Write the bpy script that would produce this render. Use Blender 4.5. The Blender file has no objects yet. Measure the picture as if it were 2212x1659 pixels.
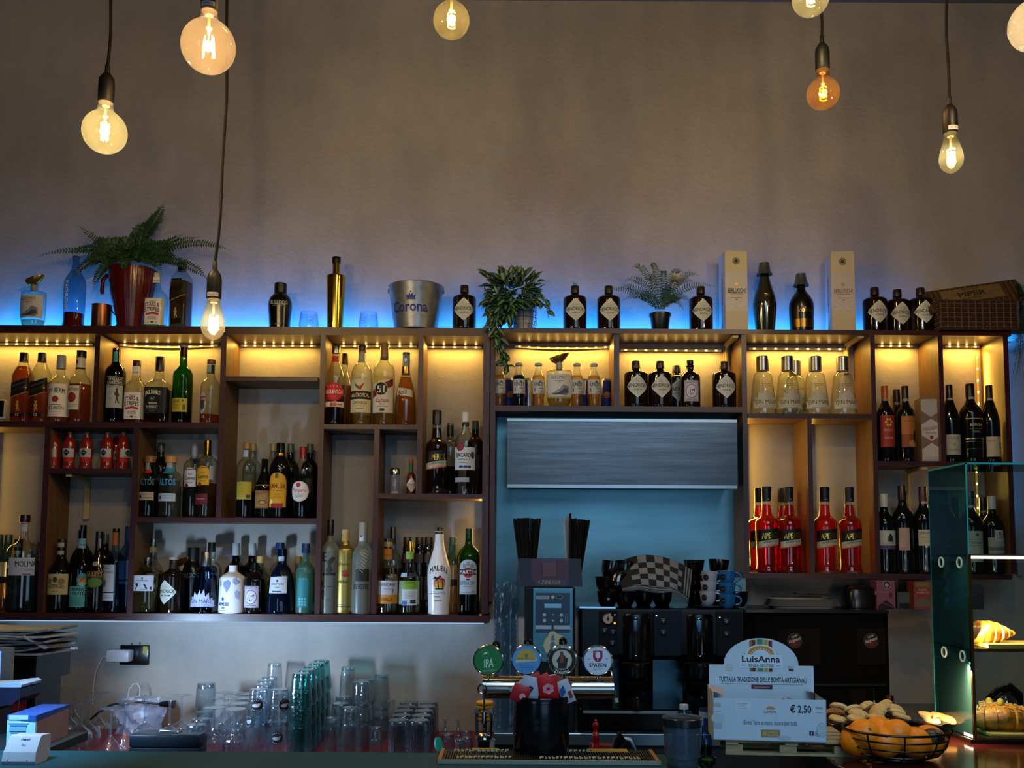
import bpy, bmesh, math, random
from mathutils import Vector, Matrix
from mathutils.geometry import tessellate_polygon
RN = random.Random(11)
sc = bpy.context.scene
COL = sc.collection
PI = math.pi
# ------------------------------------------------------------------ camera
FPX, PPX, PPY = 2000.0, 1106.0, 1036.0          # focal length and principal point, pixels of the 2212x1659 frame
EYE = Vector((0, 0, 1.55))
pit, rol = math.radians(4.69), math.radians(0.35)
FW = Vector((0, math.cos(pit), math.sin(pit)))
_U = Vector((0, -math.sin(pit), math.cos(pit))); _R = Vector((1, 0, 0))
RV = math.cos(rol)*_R + math.sin(rol)*_U
UV = -math.sin(rol)*_R + math.cos(rol)*_U
cam = bpy.data.cameras.new('camera'); camo = bpy.data.objects.new('camera', cam); COL.objects.link(camo)
cam.sensor_width = 36; cam.lens = 36*FPX/2212; cam.shift_y = (PPY-829.5)/2212; cam.clip_start = .05
camo.matrix_world = Matrix(((RV.x, UV.x, -FW.x, 0), (RV.y, UV.y, -FW.y, 0), (RV.z, UV.z, -FW.z, EYE.z), (0, 0, 0, 1)))
sc.camera = camo
# ------------------------------------------------------------------ view, world, big lights
sc.view_settings.view_transform = 'Standard'; sc.view_settings.look = 'None'
sc.view_settings.gamma = 1; sc.view_settings.exposure = 0.0; sc.view_settings.use_curve_mapping = False
cy = sc.cycles
cy.max_bounces = 9; cy.diffuse_bounces = 3; cy.glossy_bounces = 4; cy.transmission_bounces = 8; cy.transparent_max_bounces = 40
cy.caustics_reflective = False; cy.caustics_refractive = False; cy.use_denoising = True
cy.sample_clamp_indirect = 4.0; cy.use_adaptive_sampling = True; cy.adaptive_threshold = 0.02
W = bpy.data.worlds.new('world'); sc.world = W; W.use_nodes = True
W.node_tree.nodes['Background'].inputs[0].default_value = (.55, .62, .80, 1)
W.node_tree.nodes['Background'].inputs[1].default_value = 0.04
def area(name, loc, target, sx, sy, col, watts, spread=None):
    l = bpy.data.lights.new(name, 'AREA'); l.shape = 'RECTANGLE'; l.size = sx; l.size_y = sy
    l.color = col; l.energy = watts
    if spread: l.spread = math.radians(spread)
    o = bpy.data.objects.new(name, l); COL.objects.link(o); o.location = loc
    d = (Vector(target)-Vector(loc)).normalized()
    o.rotation_euler = d.to_track_quat('-Z', 'Y').to_euler()
    return o
def point(name, loc, col, watts, rad=.02):
    l = bpy.data.lights.new(name, 'POINT'); l.color = col; l.energy = watts; l.shadow_soft_size = rad
    o = bpy.data.objects.new(name, l); COL.objects.link(o); o.location = loc; return o
area('street_window_light', (1.2, -3.0, 1.05), (.2, 3.7, 1.25), 2.4, 1.9, (.36, .66, 1.0), 27)
area('added_cool_bar_fill', (.75, .2, 2.9), (.55, 2.15, 1.2), 1.7, 1.2, (.50, .76, 1.0), 9, 80)  # added cool fill lifting the bar front and carton, no real fixture behind it
area('shopfront_light', (-2.4, -2.2, 1.3), (-.4, 3.7, 1.3), 1.0, 1.6, (.50, .68, 1.0), 12)
# ------------------------------------------------------------------ pixel -> place
def P(x, y, Y):
    d = FW + RV*((x-PPX)/FPX) + UV*((PPY-y)/FPX)
    return EYE + d*(Y/d.y)
def S(Y): return Y/FPX
# ------------------------------------------------------------------ colours and materials
def lin(h, a=1.0):
    if not isinstance(h, str): return (*h[:3], a)
    h = h.lstrip('#'); o = []
    for i in (0, 2, 4):
        c = int(h[i:i+2], 16)/255
        o.append(c/12.92 if c <= .04045 else ((c+.055)/1.055)**2.4)
    return (*o, a)
_mc = {}
def newmat(name):
    m = bpy.data.materials.new(name); m.use_nodes = True; nt = m.node_tree
    for n in list(nt.nodes): nt.nodes.remove(n)
    out = nt.nodes.new('ShaderNodeOutputMaterial'); return m, nt, out
def bsdf(nt, col, rough, metal=0, spec=.5, coat=0):
    b = nt.nodes.new('ShaderNodeBsdfPrincipled')
    b.inputs['Base Color'].default_value = lin(col); b.inputs['Roughness'].default_value = rough
    b.inputs['Metallic'].default_value = metal; b.inputs['Specular IOR Level'].default_value = spec
    b.inputs['Coat Weight'].default_value = coat; b.inputs['Coat Roughness'].default_value = .05
    return b
def noise(nt, scale, detail=4, rough=.6, vec=None, stretch=None):
    tc = nt.nodes.new('ShaderNodeTexCoord'); n = nt.nodes.new('ShaderNodeTexNoise')
    n.inputs['Scale'].default_value = scale; n.inputs['Detail'].default_value = detail; n.inputs['Roughness'].default_value = rough
    if stretch:
        mp = nt.nodes.new('ShaderNodeMapping'); mp.inputs['Scale'].default_value = stretch
        nt.links.new(tc.outputs['Object'], mp.inputs[0]); nt.links.new(mp.outputs[0], n.inputs[0])
    else: nt.links.new(tc.outputs['Object'], n.inputs[0])
    return n
def M(col, rough=.5, metal=0, spec=.5, coat=0, emit=0, bump=0, bscale=60, var=0, stretch=None):
    k = (str(col), rough, metal, spec, coat, emit, bump, bscale, var, stretch)
    if k in _mc: return _mc[k]
    m, nt, out = newmat('surface'); b = bsdf(nt, col, rough, metal, spec, coat)
    if emit: b.inputs['Emission Color'].default_value = lin(col); b.inputs['Emission Strength'].default_value = emit
    if bump or var:
        n = noise(nt, bscale, stretch=stretch)
        if bump:
            bp = nt.nodes.new('ShaderNodeBump'); bp.inputs['Strength'].default_value = bump; bp.inputs['Distance'].default_value = .004
            nt.links.new(n.outputs[0], bp.inputs['Height']); nt.links.new(bp.outputs[0], b.inputs['Normal'])
        if var:
            r = nt.nodes.new('ShaderNodeValToRGB'); c = lin(col)
            r.color_ramp.elements[0].color = (c[0]*(1-var), c[1]*(1-var), c[2]*(1-var), 1); r.color_ramp.elements[0].position = .3
            r.color_ramp.elements[1].color = (min(1, c[0]*(1+var)), min(1, c[1]*(1+var)), min(1, c[2]*(1+var)), 1); r.color_ramp.elements[1].position = .7
            nt.links.new(n.outputs[0], r.inputs[0]); nt.links.new(r.outputs[0], b.inputs['Base Color'])
    nt.links.new(b.outputs[0], out.inputs[0]); _mc[k] = m; return m
def glass(tint='#f4f8f6', edge=.35, haze=0, ior=1.5, gr=.03, refl=.8, fp=4.5, ribs=0):
    """thin-walled glass: tinted see-through, fresnel reflection, darker where seen edge-on"""
    k = ('g', tint, edge, haze, ior, gr, refl, fp, ribs)
    if k in _mc: return _mc[k]
    m, nt, out = newmat('glass'); t = nt.nodes.new('ShaderNodeBsdfTransparent'); g = nt.nodes.new('ShaderNodeBsdfGlossy')
    g.inputs['Roughness'].default_value = gr; g.inputs[0].default_value = (1, 1, 1, 1)
    lw = nt.nodes.new('ShaderNodeLayerWeight'); lw.inputs['Blend'].default_value = .5
    mt = nt.nodes.new('ShaderNodeMath'); mt.operation = 'POWER'; mt.inputs[1].default_value = 2.6
    nt.links.new(lw.outputs['Facing'], mt.inputs[0])
    mx = nt.nodes.new('ShaderNodeMix'); mx.data_type = 'RGBA'; c = lin(tint)
    mx.inputs['A'].default_value = c; mx.inputs['B'].default_value = (c[0]**1.6*edge, c[1]**1.6*edge, c[2]**1.6*edge, 1)
    nt.links.new(mt.outputs[0], mx.inputs['Factor']); nt.links.new(mx.outputs['Result'], t.inputs[0])
    p5 = nt.nodes.new('ShaderNodeMath'); p5.operation = 'POWER'; p5.inputs[1].default_value = fp; nt.links.new(lw.outputs['Facing'], p5.inputs[0])
    f0 = ((ior-1)/(ior+1))**2; fr = nt.nodes.new('ShaderNodeMath'); fr.operation = 'MULTIPLY_ADD'; fr.inputs[1].default_value = refl*(1-f0); fr.inputs[2].default_value = f0
    nt.links.new(p5.outputs[0], fr.inputs[0])
    ms = nt.nodes.new('ShaderNodeMixShader'); nt.links.new(fr.outputs[0], ms.inputs[0])
    nt.links.new(t.outputs[0], ms.inputs[1]); nt.links.new(g.outputs[0], ms.inputs[2]); last = ms
    if haze:
        d = nt.nodes.new('ShaderNodeBsdfDiffuse'); d.inputs[0].default_value = c
        tl = nt.nodes.new('ShaderNodeBsdfTranslucent'); tl.inputs[0].default_value = c
        h = nt.nodes.new('ShaderNodeMixShader'); h.inputs[0].default_value = .6
        nt.links.new(d.outputs[0], h.inputs[1]); nt.links.new(tl.outputs[0], h.inputs[2])
        m2 = nt.nodes.new('ShaderNodeMixShader'); m2.inputs[0].default_value = haze
        nt.links.new(ms.outputs[0], m2.inputs[1]); nt.links.new(h.outputs[0], m2.inputs[2]); last = m2
    if ribs:
        n = noise(nt, ribs, 2, .5); bp = nt.nodes.new('ShaderNodeBump'); bp.inputs['Strength'].default_value = .28; bp.inputs['Distance'].default_value = .004
        nt.links.new(n.outputs[0], bp.inputs['Height']); nt.links.new(bp.outputs[0], g.inputs['Normal']); nt.links.new(bp.outputs[0], lw.inputs['Normal'])
    nt.links.new(last.outputs[0], out.inputs[0]); _mc[k] = m; return m
def liquid(col, rough=0.0):
    k = ('l', col, rough)
    if k in _mc: return _mc[k]
    c = lin(col); _mc[k] = glass(tuple(min(1, 1.15*v**.5) for v in c[:3]), .5, .04, 1.12); return _mc[k]
def emis(col, strength):
    k = ('e', col, strength)
    if k in _mc: return _mc[k]
    m, nt, out = newmat('glow'); e = nt.nodes.new('ShaderNodeEmission'); e.inputs[0].default_value = lin(col); e.inputs[1].default_value = strength
    nt.links.new(e.outputs[0], out.inputs[0]); _mc[k] = m; return m
def plaster():
    m, nt, out = newmat('plaster'); b = bsdf(nt, '#a8988a', .85, spec=.2)
    n1 = noise(nt, 1.1, 6, .62); r = nt.nodes.new('ShaderNodeValToRGB')
    e = r.color_ramp.elements; e[0].position = .33; e[0].color = lin('#8e877f'); e[1].position = .68; e[1].color = lin('#aaa299')
    nt.links.new(n1.outputs[0], r.inputs[0])
    n4 = noise(nt, 2.6, 5, .6, stretch=(1.6, 1, .5)); r4 = nt.nodes.new('ShaderNodeValToRGB')
    r4.color_ramp.elements[0].position = .35; r4.color_ramp.elements[0].color = (.80, .82, .86, 1)
    r4.color_ramp.elements[1].position = .62; r4.color_ramp.elements[1].color = (1.0, .985, .97, 1)
    nt.links.new(n4.outputs[0], r4.inputs[0])
    mm = nt.nodes.new('ShaderNodeMix'); mm.data_type = 'RGBA'; mm.blend_type = 'MULTIPLY'; mm.inputs['Factor'].default_value = 1
    nt.links.new(r.outputs[0], mm.inputs['A']); nt.links.new(r4.outputs[0], mm.inputs['B']); nt.links.new(mm.outputs['Result'], b.inputs['Base Color'])
    n2 = noise(nt, 38, 6, .55, stretch=(1, 1, 1.5)); n3 = noise(nt, 7, 3, .5)
    ad = nt.nodes.new('ShaderNodeMath'); ad.operation = 'MULTIPLY_ADD'; ad.inputs[1].default_value = 2.0
    nt.links.new(n3.outputs[0], ad.inputs[0]); nt.links.new(n2.outputs[0], ad.inputs[2])
    bp = nt.nodes.new('ShaderNodeBump'); bp.inputs['Strength'].default_value = .24; bp.inputs['Distance'].default_value = .006
    nt.links.new(ad.outputs[0], bp.inputs['Height']); nt.links.new(bp.outputs[0], b.inputs['Normal'])
    nt.links.new(b.outputs[0], out.inputs[0]); return m
def wood(c1, c2, rough=.45, axis='x', sc_=9, coat=0):
    k = ('w', c1, c2, rough, axis, sc_)
    if k in _mc: return _mc[k]
    m, nt, out = newmat('wood'); b = bsdf(nt, c1, rough, coat=coat)
    st = {'x': (1, 9, 9), 'z': (9, 9, 1), 'y': (9, 1, 9)}[axis]
    n = noise(nt, sc_, 6, .65, stretch=st); r = nt.nodes.new('ShaderNodeValToRGB')
    r.color_ramp.elements[0].position = .35; r.color_ramp.elements[0].color = lin(c1)
    r.color_ramp.elements[1].position = .65; r.color_ramp.elements[1].color = lin(c2)
    nt.links.new(n.outputs[0], r.inputs[0]); nt.links.new(r.outputs[0], b.inputs['Base Color'])
    nt.links.new(b.outputs[0], out.inputs[0]); _mc[k] = m; return m
# ------------------------------------------------------------------ mesh building
class MB:
    def __init__(s): s.v = []; s.f = []; s.m = []
    def add(s, vs, fs, mi=0, T=None):
        o = len(s.v)
        s.v += [tuple(T @ Vector(p)) if T else tuple(p) for p in vs]
        s.f += [tuple(i+o for i in f) for f in fs]; s.m += [mi]*len(fs)
    def box(s, a, b, mi=0, T=None, bev=0):
        x0, y0, z0 = [min(a[i], b[i]) for i in range(3)]; x1, y1, z1 = [max(a[i], b[i]) for i in range(3)]
        if bev:
            bm = bmesh.new(); bmesh.ops.create_cube(bm, size=1)
            for v in bm.verts: v.co = Vector(((x0+x1)/2+v.co.x*(x1-x0), (y0+y1)/2+v.co.y*(y1-y0), (z0+z1)/2+v.co.z*(z1-z0)))
            bmesh.ops.bevel(bm, geom=bm.edges[:], offset=bev, segments=2, profile=.5, affect='EDGES')
            bm.verts.index_update(); s.add([v.co.copy() for v in bm.verts], [[v.index for v in f.verts] for f in bm.faces], mi, T); bm.free(); return s
        s.add([(x0,y0,z0),(x1,y0,z0),(x1,y1,z0),(x0,y1,z0),(x0,y0,z1),(x1,y0,z1),(x1,y1,z1),(x0,y1,z1)],
              [(0,3,2,1),(4,5,6,7),(0,1,5,4),(1,2,6,5),(2,3,7,6),(3,0,4,7)], mi, T); return s
    def lathe(s, prof, seg=28, n=2, dep=1, mi=0, T=None, capb=True, capt=True, rib=None):
        """prof: (r,z) list; n: superellipse exponent; dep: depth/width ratio"""
        vs = []; fs = []
        for (r, z) in prof:
            for k in range(seg):
                a = 2*PI*k/seg; c, q = math.cos(a), math.sin(a)
                if n != 2:
                    d = (abs(c)**n+abs(q)**n)**(-1/n)
                else: d = 1
                rr = r*d*(1 + (rib(a, z) if rib else 0))
                vs.append((rr*c, rr*q*dep, z))
        for i in range(len(prof)-1):
            for k in range(seg):
                a = i*seg+k; b = i*seg+(k+1) % seg; fs.append((a, b, b+seg, a+seg))
        if capb: fs.append(tuple(reversed(range(seg))))
        if capt: fs.append(tuple(range((len(prof)-1)*seg, len(prof)*seg)))
        s.add(vs, fs, mi, T); return s
    def tube(s, pts, r, seg=8, mi=0, closed=False, T=None, caps=True):
        pts = [Vector(p) for p in pts]; n = len(pts); vs = []; fs = []; up = None
        for i, p in enumerate(pts):
            if closed: t = (pts[(i+1) % n]-pts[i-1]).normalized()
            else: t = (pts[min(i+1, n-1)]-pts[max(i-1, 0)]).normalized()
            if up is None: up = Vector((0, 0, 1)) if abs(t.z) < .9 else Vector((1, 0, 0))
            x = t.cross(up).normalized(); y = x.cross(t).normalized(); up = y
            rr = r(i/(n-1)) if callable(r) else r
            for k in range(seg):
                a = 2*PI*k/seg; vs.append(p+(x*math.cos(a)+y*math.sin(a))*rr)
        m = n if closed else n-1
        for i in range(m):
            for k in range(seg):
                a = i*seg+k; b = i*seg+(k+1) % seg; c = ((i+1) % n)*seg
                fs.append((a, c+k, c+(k+1) % seg, b))
        if not closed and caps: fs.append(tuple(range(seg))); fs.append(tuple(reversed(range((n-1)*seg, n*seg))))
        s.add(vs, fs, mi, T); return s
    def cyl(s, a, b, r, seg=16, mi=0, T=None): return s.tube([a, b], r, seg, mi, T=T)
    def prism(s, poly, y0, y1, mi=0, T=None):
        """polygon in xz extruded along y"""
        n = len(poly); vs = [(p[0], y0, p[1]) for p in poly]+[(p[0], y1, p[1]) for p in poly]; fs = []
        for t in tessellate_polygon([[Vector((p[0], p[1], 0)) for p in poly]]):
            fs.append(tuple(t)); fs.append(tuple(i+n for i in reversed(t)))
        for i in range(n): j = (i+1) % n; fs.append((i, j, j+n, i+n))
        s.add(vs, fs, mi, T); return s
    def sphere(s, c, r, seg=16, rings=10, mi=0, sq=(1, 1, 1), T=None):
        vs = [(c[0], c[1], c[2]-r*sq[2])]; fs = []
        for i in range(1, rings):
            t = -PI/2+PI*i/rings
            for k in range(seg):
                a = 2*PI*k/seg; vs.append((c[0]+r*sq[0]*math.cos(t)*math.cos(a), c[1]+r*sq[1]*math.cos(t)*math.sin(a), c[2]+r*sq[2]*math.sin(t)))
        vs.append((c[0], c[1], c[2]+r*sq[2])); top = len(vs)-1
        for k in range(seg):
            j = (k+1) % seg; fs.append((0, 1+j, 1+k)); fs.append((top, top-seg+k, top-seg+j))
            for i in range(rings-2): a = 1+i*seg; fs.append((a+k, a+j, a+seg+j, a+seg+k))
        s.add(vs, fs, mi, T); return s
    def build(s, name, mats, parent=None, smooth=True, loc=None, fix=False):
        me = bpy.data.meshes.new(name); me.from_pydata(s.v, [], s.f)
        if not isinstance(mats, (list, tuple)): mats = [mats]
        for m in mats: me.materials.append(m)
        me.polygons.foreach_set('material_index', s.m)
        if fix:
            bm = bmesh.new(); bm.from_mesh(me); bmesh.ops.recalc_face_normals(bm, faces=bm.faces); bm.to_mesh(me); bm.free()
        me.update()
        if smooth:
            me.polygons.foreach_set('use_smooth', [True]*len(me.polygons))
            try: me.set_sharp_from_angle(angle=math.radians(38))
            except Exception: pass
        o = bpy.data.objects.new(name, me); COL.objects.link(o)
        if loc is not None: o.location = loc
        if parent: o.parent = parent
        return o
def tag(o, label, cat, group=None, kind=None):
    if kind: o['kind'] = kind
    if label: o['label'] = label
    if cat: o['category'] = cat
    if group: o['group'] = group
    return o
def thing(name, label, cat, loc, group=None, rz=0):
    o = bpy.data.objects.new(name, None); COL.objects.link(o); o.empty_display_size = .02
    o.location = loc; o.rotation_euler = (0, 0, rz); return tag(o, label, cat, group)
def copy_tree(o, parent=None):
    c = o.copy(); COL.objects.link(c); c.parent = parent
    for ch in list(o.children): copy_tree(ch, c)
    return c
def struct(o): o['kind'] = 'structure'; return o
# ------------------------------------------------------------------ lettering
def slice_x(v, f, step):
    """cut flat geometry into narrow columns so it can follow a curved surface"""
    bm = bmesh.new(); vs = [bm.verts.new((x, y, 0)) for x, y in v]
    for q in f:
        try: bm.faces.new([vs[i] for i in q])
        except ValueError: pass
    if v:
        x0 = min(p[0] for p in v); x1 = max(p[0] for p in v); k = 1
        while x0+k*step < x1:
            bmesh.ops.bisect_plane(bm, geom=bm.verts[:]+bm.edges[:]+bm.faces[:], plane_co=(x0+k*step, 0, 0), plane_no=(1, 0, 0)); k += 1
    bm.verts.index_update(); r = [(q.co.x, q.co.y) for q in bm.verts], [tuple(w.index for w in q.verts) for q in bm.faces]
    bm.free(); return r
_tc = {}
def text_geo(txt, bold=0.02):
    k = (txt, bold)
    if k in _tc: return _tc[k]
    cu = bpy.data.curves.new('t', 'FONT'); cu.body = txt; cu.size = 1; cu.resolution_u = 2; cu.offset = 0 if 'M' in txt else bold*.45
    ob = bpy.data.objects.new('t', cu); me = bpy.data.meshes.new_from_object(ob)
    v, f = slice_x([(p.co.x, p.co.y) for p in me.vertices], [tuple(q.vertices) for q in me.polygons], .22)
    bpy.data.objects.remove(ob); bpy.data.curves.remove(cu); bpy.data.meshes.remove(me)
    if not v: v = [(0, 0)]
    if 'M' in txt and bold > .03: n_ = len(v); f = f+[tuple(i+n_ for i in q) for q in f]; v = v+[(a+.035, b) for a, b in v]
    x0 = min(p[0] for p in v); x1 = max(p[0] for p in v)
    v = [((p[0]-x0)/(x1-x0+1e-9)-.5, p[1]/.7) for p in v]     # x: -.5..+.5, cap height 1
    _tc[k] = (v, f); return _tc[k]
def art(mb, items, fn, pal, lay0=0, ncol=10):
    """draw flat artwork items through fn(x, h, layer)->point. pal: list collecting colours"""
    def ci(c):
        if c not in pal: pal.append(c)
        return pal.index(c)
    def strip(x0, x1, lo, hi, L, m, nc=None, nr=3):
        nc = nc or ncol; vs = []; fs = []
        for i in range(nc+1):
            x = x0+(x1-x0)*i/nc; a, b = lo(x), hi(x)
            for j in range(nr+1): vs.append(fn(x, a+(b-a)*j/nr, L))
        for i in range(nc):
            for j in range(nr): q = i*(nr+1)+j; fs.append((q, q+nr+1, q+nr+2, q+1))
        mb.add(vs, fs, m)
    for L, it in enumerate(items):
        L += lay0; k = it[0]
        if k == 'r': strip(it[1], it[3], lambda x: it[2], lambda x: it[4], L, ci(it[5]))
        elif k == 's':     # slanted band x0,x1, lo_left,lo_right, hi_left,hi_right
            x0, x1, a, b, c, d = it[1:7]
            strip(x0, x1, lambda x: a+(b-a)*(x-x0)/(x1-x0), lambda x: c+(d-c)*(x-x0)/(x1-x0), L, ci(it[7]))
        elif k == 'e':
            cx, cyy, rx, ry = it[1:5]
            g = lambda x: ry*math.sqrt(max(0, 1-((x-cx)/rx)**2))
            strip(cx-rx*.999, cx+rx*.999, lambda x: cyy-g(x), lambda x: cyy+g(x), L, ci(it[5]), 16)
        elif k == 'd':
            cx, cyy, rx, ry = it[1:5]; g = lambda x: ry*max(0, 1-abs(x-cx)/rx)**.85
            strip(cx-rx, cx+rx, lambda x: cyy-g(x), lambda x: cyy+g(x), L, ci(it[5]), 12)
        elif k == 'a':     # arch-topped: x0,h0,x1,h1(spring), top
            x0, h0, x1, h1, top = it[1:6]; cx = (x0+x1)/2; rx = (x1-x0)/2
            strip(x0, x1, lambda x: h0, lambda x: h1+(top-h1)*math.sqrt(max(0, 1-((x-cx)/rx)**2)), L, ci(it[6]), 14)
        elif k == 't':     # text, cx, baseline h, cap height, width, colour, [bend, slant, bold, rot90]
            txt, cx, h, ch, w, c = it[1:7]; op = it[7] if len(it) > 7 else {}
            v, f = text_geo(txt, op.get('bold', .02)); be = op.get('bend', 0); sl = op.get('slant', 0); rt = op.get('rot', 0)
            pts = []
            for (a, b) in v:
                x = a*w; y = b*ch
                if be: y += be*(1-(2*a)**2)
                y += sl*x
                if rt: x, y = (y-ch/2)*(1 if rt > 0 else -1), -x*(1 if rt > 0 else -1)
                pts.append(fn(cx+x, h+y, L))
            mb.add(pts, f, ci(c))
        elif k == 'p':
            pts = it[1]; fs = [tuple(t) for t in tessellate_polygon([[Vector((p[0], p[1], 0)) for p in pts]])]
            v2, f2 = slice_x(pts, fs, 4)
            mb.add([fn(p[0], p[1], L) for p in v2], f2, ci(it[2]))
def paper(c):
    if c.startswith('*'): return M(c[1:], .25, 1)        # foil
    if c.startswith('!'): return emis(c[1:], .6)
    return M(c, .55, 0, .3)
def flat_art(name, items, fn, parent=None, ncol=2):
    pal = []; mb = MB(); art(mb, items, fn, pal, ncol=ncol)
    return mb.build(name, [paper(c) for c in pal], parent, smooth=False)
# ------------------------------------------------------------------ room shell
YW, YF = 3.75, 3.57            # wall plane, shelf front plane
pl = plaster()
struct(MB().box((-4, YW, -.1), (4, YW+.15, 4.3)).build('wall_back', pl, smooth=False))
ZC = P(1106, 1, YW).z
struct(MB().box((-4, -4, ZC), (4, YW+.15, ZC+.1)).build('ceiling', M('#5a534e', .8), smooth=False))
struct(MB().box((-4, -4, -.1), (4, YW+.15, 0)).build('floor', M('#3a3532', .5, var=.2, bscale=3), smooth=False))
struct(MB().box((-4.1, -4, 0), (-4, YW, ZC)).build('wall_left', M('#6b625a', .85), smooth=False))
struct(MB().box((4, -4, 0), (4.1, YW, ZC)).build('wall_right', M('#6b625a', .85), smooth=False))
# ------------------------------------------------------------------ shelving
lw_x = wood('#553a1f', '#6c4d2b', .5, 'x'); lw_z = wood('#553a1f', '#6c4d2b', .5, 'z')
mah_x = wood('#260a09', '#3e1210', .38, 'x', 14, 0); mah_z = wood('#260a09', '#3e1210', .38, 'z', 14, 0)
BZ = {}
def front(x, y): p = P(x, y, YF); return p.x, p.z
def board(par, nm, x0, x1, ytop, thick, key=None, top=False):
    """shelf board: pixels on the front plane, thickness in px; mahogany front edge, paler faces"""
    xm = (x0+x1)/2; z = front(xm, ytop)[1]; xa = front(x0, ytop)[0]; xb = front(x1, ytop)[0]; t = thick*S(YF)
    mb = MB(); mb.box((xa, YF, z-t), (xb, YF+.003, z), 1); mb.box((xa, YF+.003, z-t), (xb, YW-.001, z), 1 if top else 0)
    if key: BZ[key] = z
    o = mb.build(nm, [lw_x, mah_x], par, smooth=False); return o
def upright(par, x0, x1, y0, y1, w=11, ya=None):
    ym = (y0+y1)/2; xa = front(x0, ym)[0]; xb = front(x1, ym)[0]; za = front(x0, y0)[1]; zb = front(x0, y1)[1]
    mb = MB(); mb.box((xa, YF+.0005, zb), (xb, YF+.003, za), 1); mb.box((xa, YF+.003, zb), (xb, YW-.001, za), 0)
    return mb.build('upright', [lw_z, mah_z], par, smooth=False)
su = thing('shelving_unit', 'mahogany-edged wall shelving left of the steel hood, nine compartments of bottles', 'shelving unit', (0, 0, 0))
board(su, 'top_board', -260, 1057, 704.5, 18, 'top', True)
board(su, 'shelf_board', -260, 484, 910.5, 13, 'A')
board(su, 'shelf_board', 101, 281, 1012, 10.5, 'E')
board(su, 'shelf_board', 293, 689, 1118.5, 10, 'F')
board(su, 'shelf_board', 484, 686, 813.5, 9.5, 'H')
board(su, 'shelf_board', 697, 902, 917, 10, 'I')
board(su, 'shelf_board', 816, 1042, 1066.5, 10.5, 'K')
board(su, 'bottom_board', -260, 1057, 1325.5, 15.5, 'bot', True)
for a in ((-260, -249, 723, 1326), (202, 213, 723, 911), (88, 100, 923, 1326), (281, 293, 923, 1326), (472, 484, 723, 1119),
          (686, 697, 723, 1326), (902, 913, 723, 1067), (805, 816, 927, 1326), (1042, 1056, 723, 1326)): upright(su, *a)
sr = thing('shelving_unit', 'mahogany-edged wall shelving bridging the steel hood and running right to the dark basket', 'shelving unit', (0, 0, 0))
board(sr, 'top_board', 1058, 2184, 711.5, 11, 'topR', True)
board(sr, 'shelf_board', 1069, 1605, 877.5, 12, 'O')
board(sr, 'shelf_board', 1616, 1886, 893.5, 10.5, 'R')
board(sr, 'shelf_board', 1896, 2176, 997, 9.5, 'U')
board(sr, 'bottom_board', 1605, 2186, 1239, 11.5, 'botR', True)
for a in ((1058, 1069, 723, 1300), (1326, 1338, 723, 878), (1605, 1616, 723, 1240), (1747, 1757, 904, 1240), (1886, 1896, 723, 1240),
          (2030, 2040, 723, 998), (2176, 2187, 723, 1240)): upright(sr, *a)
# white painted steel brackets in the corners of the cells
def bracket(x, y, drop, lab):
    p = P(x, y, YF); t = thing('shelf_bracket', lab, 'bracket', (p.x, YW, p.z))
    mb = MB(); mb.tube([(0, -.165, -.006), (0, -.08, -.008), (0, -.03, -.014), (0, -.014, -.03), (0, -.012, -drop)], .006, 6)
    mb.box((-.011, -.17, -.011), (.011, -.02, -.0005)); mb.box((-.011, -.012, -drop), (.011, 0, -.012))
    mb.build('arm', M('#b79a62', .5), t)
bracket(1590, 722.6, .12, 'cream shelf bracket in the cell holding the rightmost black apothecary gin')
bracket(1862, 722.6, .12, 'cream shelf bracket at the right of the tapered clear gin bottles')
bracket(2000, 1006.8, .2, 'cream curved shelf bracket behind the wine bottles left of the glass display')
bracket(146, 1023, .17, 'dark shelf bracket behind the amaro bottle with cream label')
# ------------------------------------------------------------------ LED strips
WARM = (1.0, .57, .085)
tape = M('#c9a74a', .5, emit=.25); diode = emis('#ffdf90', 26)
def strip_h(x0, x1, ytop, lab, n, watts, drop=0., Y=3.735, sag=0):
    """warm strip along the top rear of a cell"""
    a = P(x0, ytop, Y); b = P(x1, ytop, Y); c = (a+b)/2; L = b.x-a.x
    c.z = min(c.z, (BZ['top']-18*S(YF) if x1 < 1050 else BZ['topR']-11*S(YF))-.006)
    t = thing('led_strip', lab, 'led strip', (c.x, c.y, c.z), 'warm led strips in the upper cells')
    f = lambda u: -sag*math.sin(PI*u)
    mb = MB(); q = 10
    for i in range(q):
        u0, u1 = i/q, (i+1)/q; mb.add([(-L/2+L*u0, 0, f(u0)-.004), (-L/2+L*u1, 0, f(u1)-.004), (-L/2+L*u1, 0, f(u1)+.004), (-L/2+L*u0, 0, f(u0)+.004),
            (-L/2+L*u0, .002, f(u0)-.004), (-L/2+L*u1, .002, f(u1)-.004), (-L/2+L*u1, .002, f(u1)+.004), (-L/2+L*u0, .002, f(u0)+.004)],
            [(0,1,2,3),(7,6,5,4),(0,4,5,1),(3,2,6,7)])
    mb.build('tape', tape, t, smooth=False)
    me = None
    for i in range(n):
        u = (i+.5)/n; 
        if me is None:
            d = MB().box((-.0028, -.0022, -.002), (.0028, 0, .002)).build('diode', diode, t, smooth=False); me = d
        else: d = me.copy(); COL.objects.link(d)
        d.location = (-L/2+L*u, 0, f(u))
    o = area('led_strip_light', (c.x, c.y-.020, c.z-.002), (c.x, c.y-.024, c.z-.06), L*.96, .008, WARM, watts)
    return o
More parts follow.
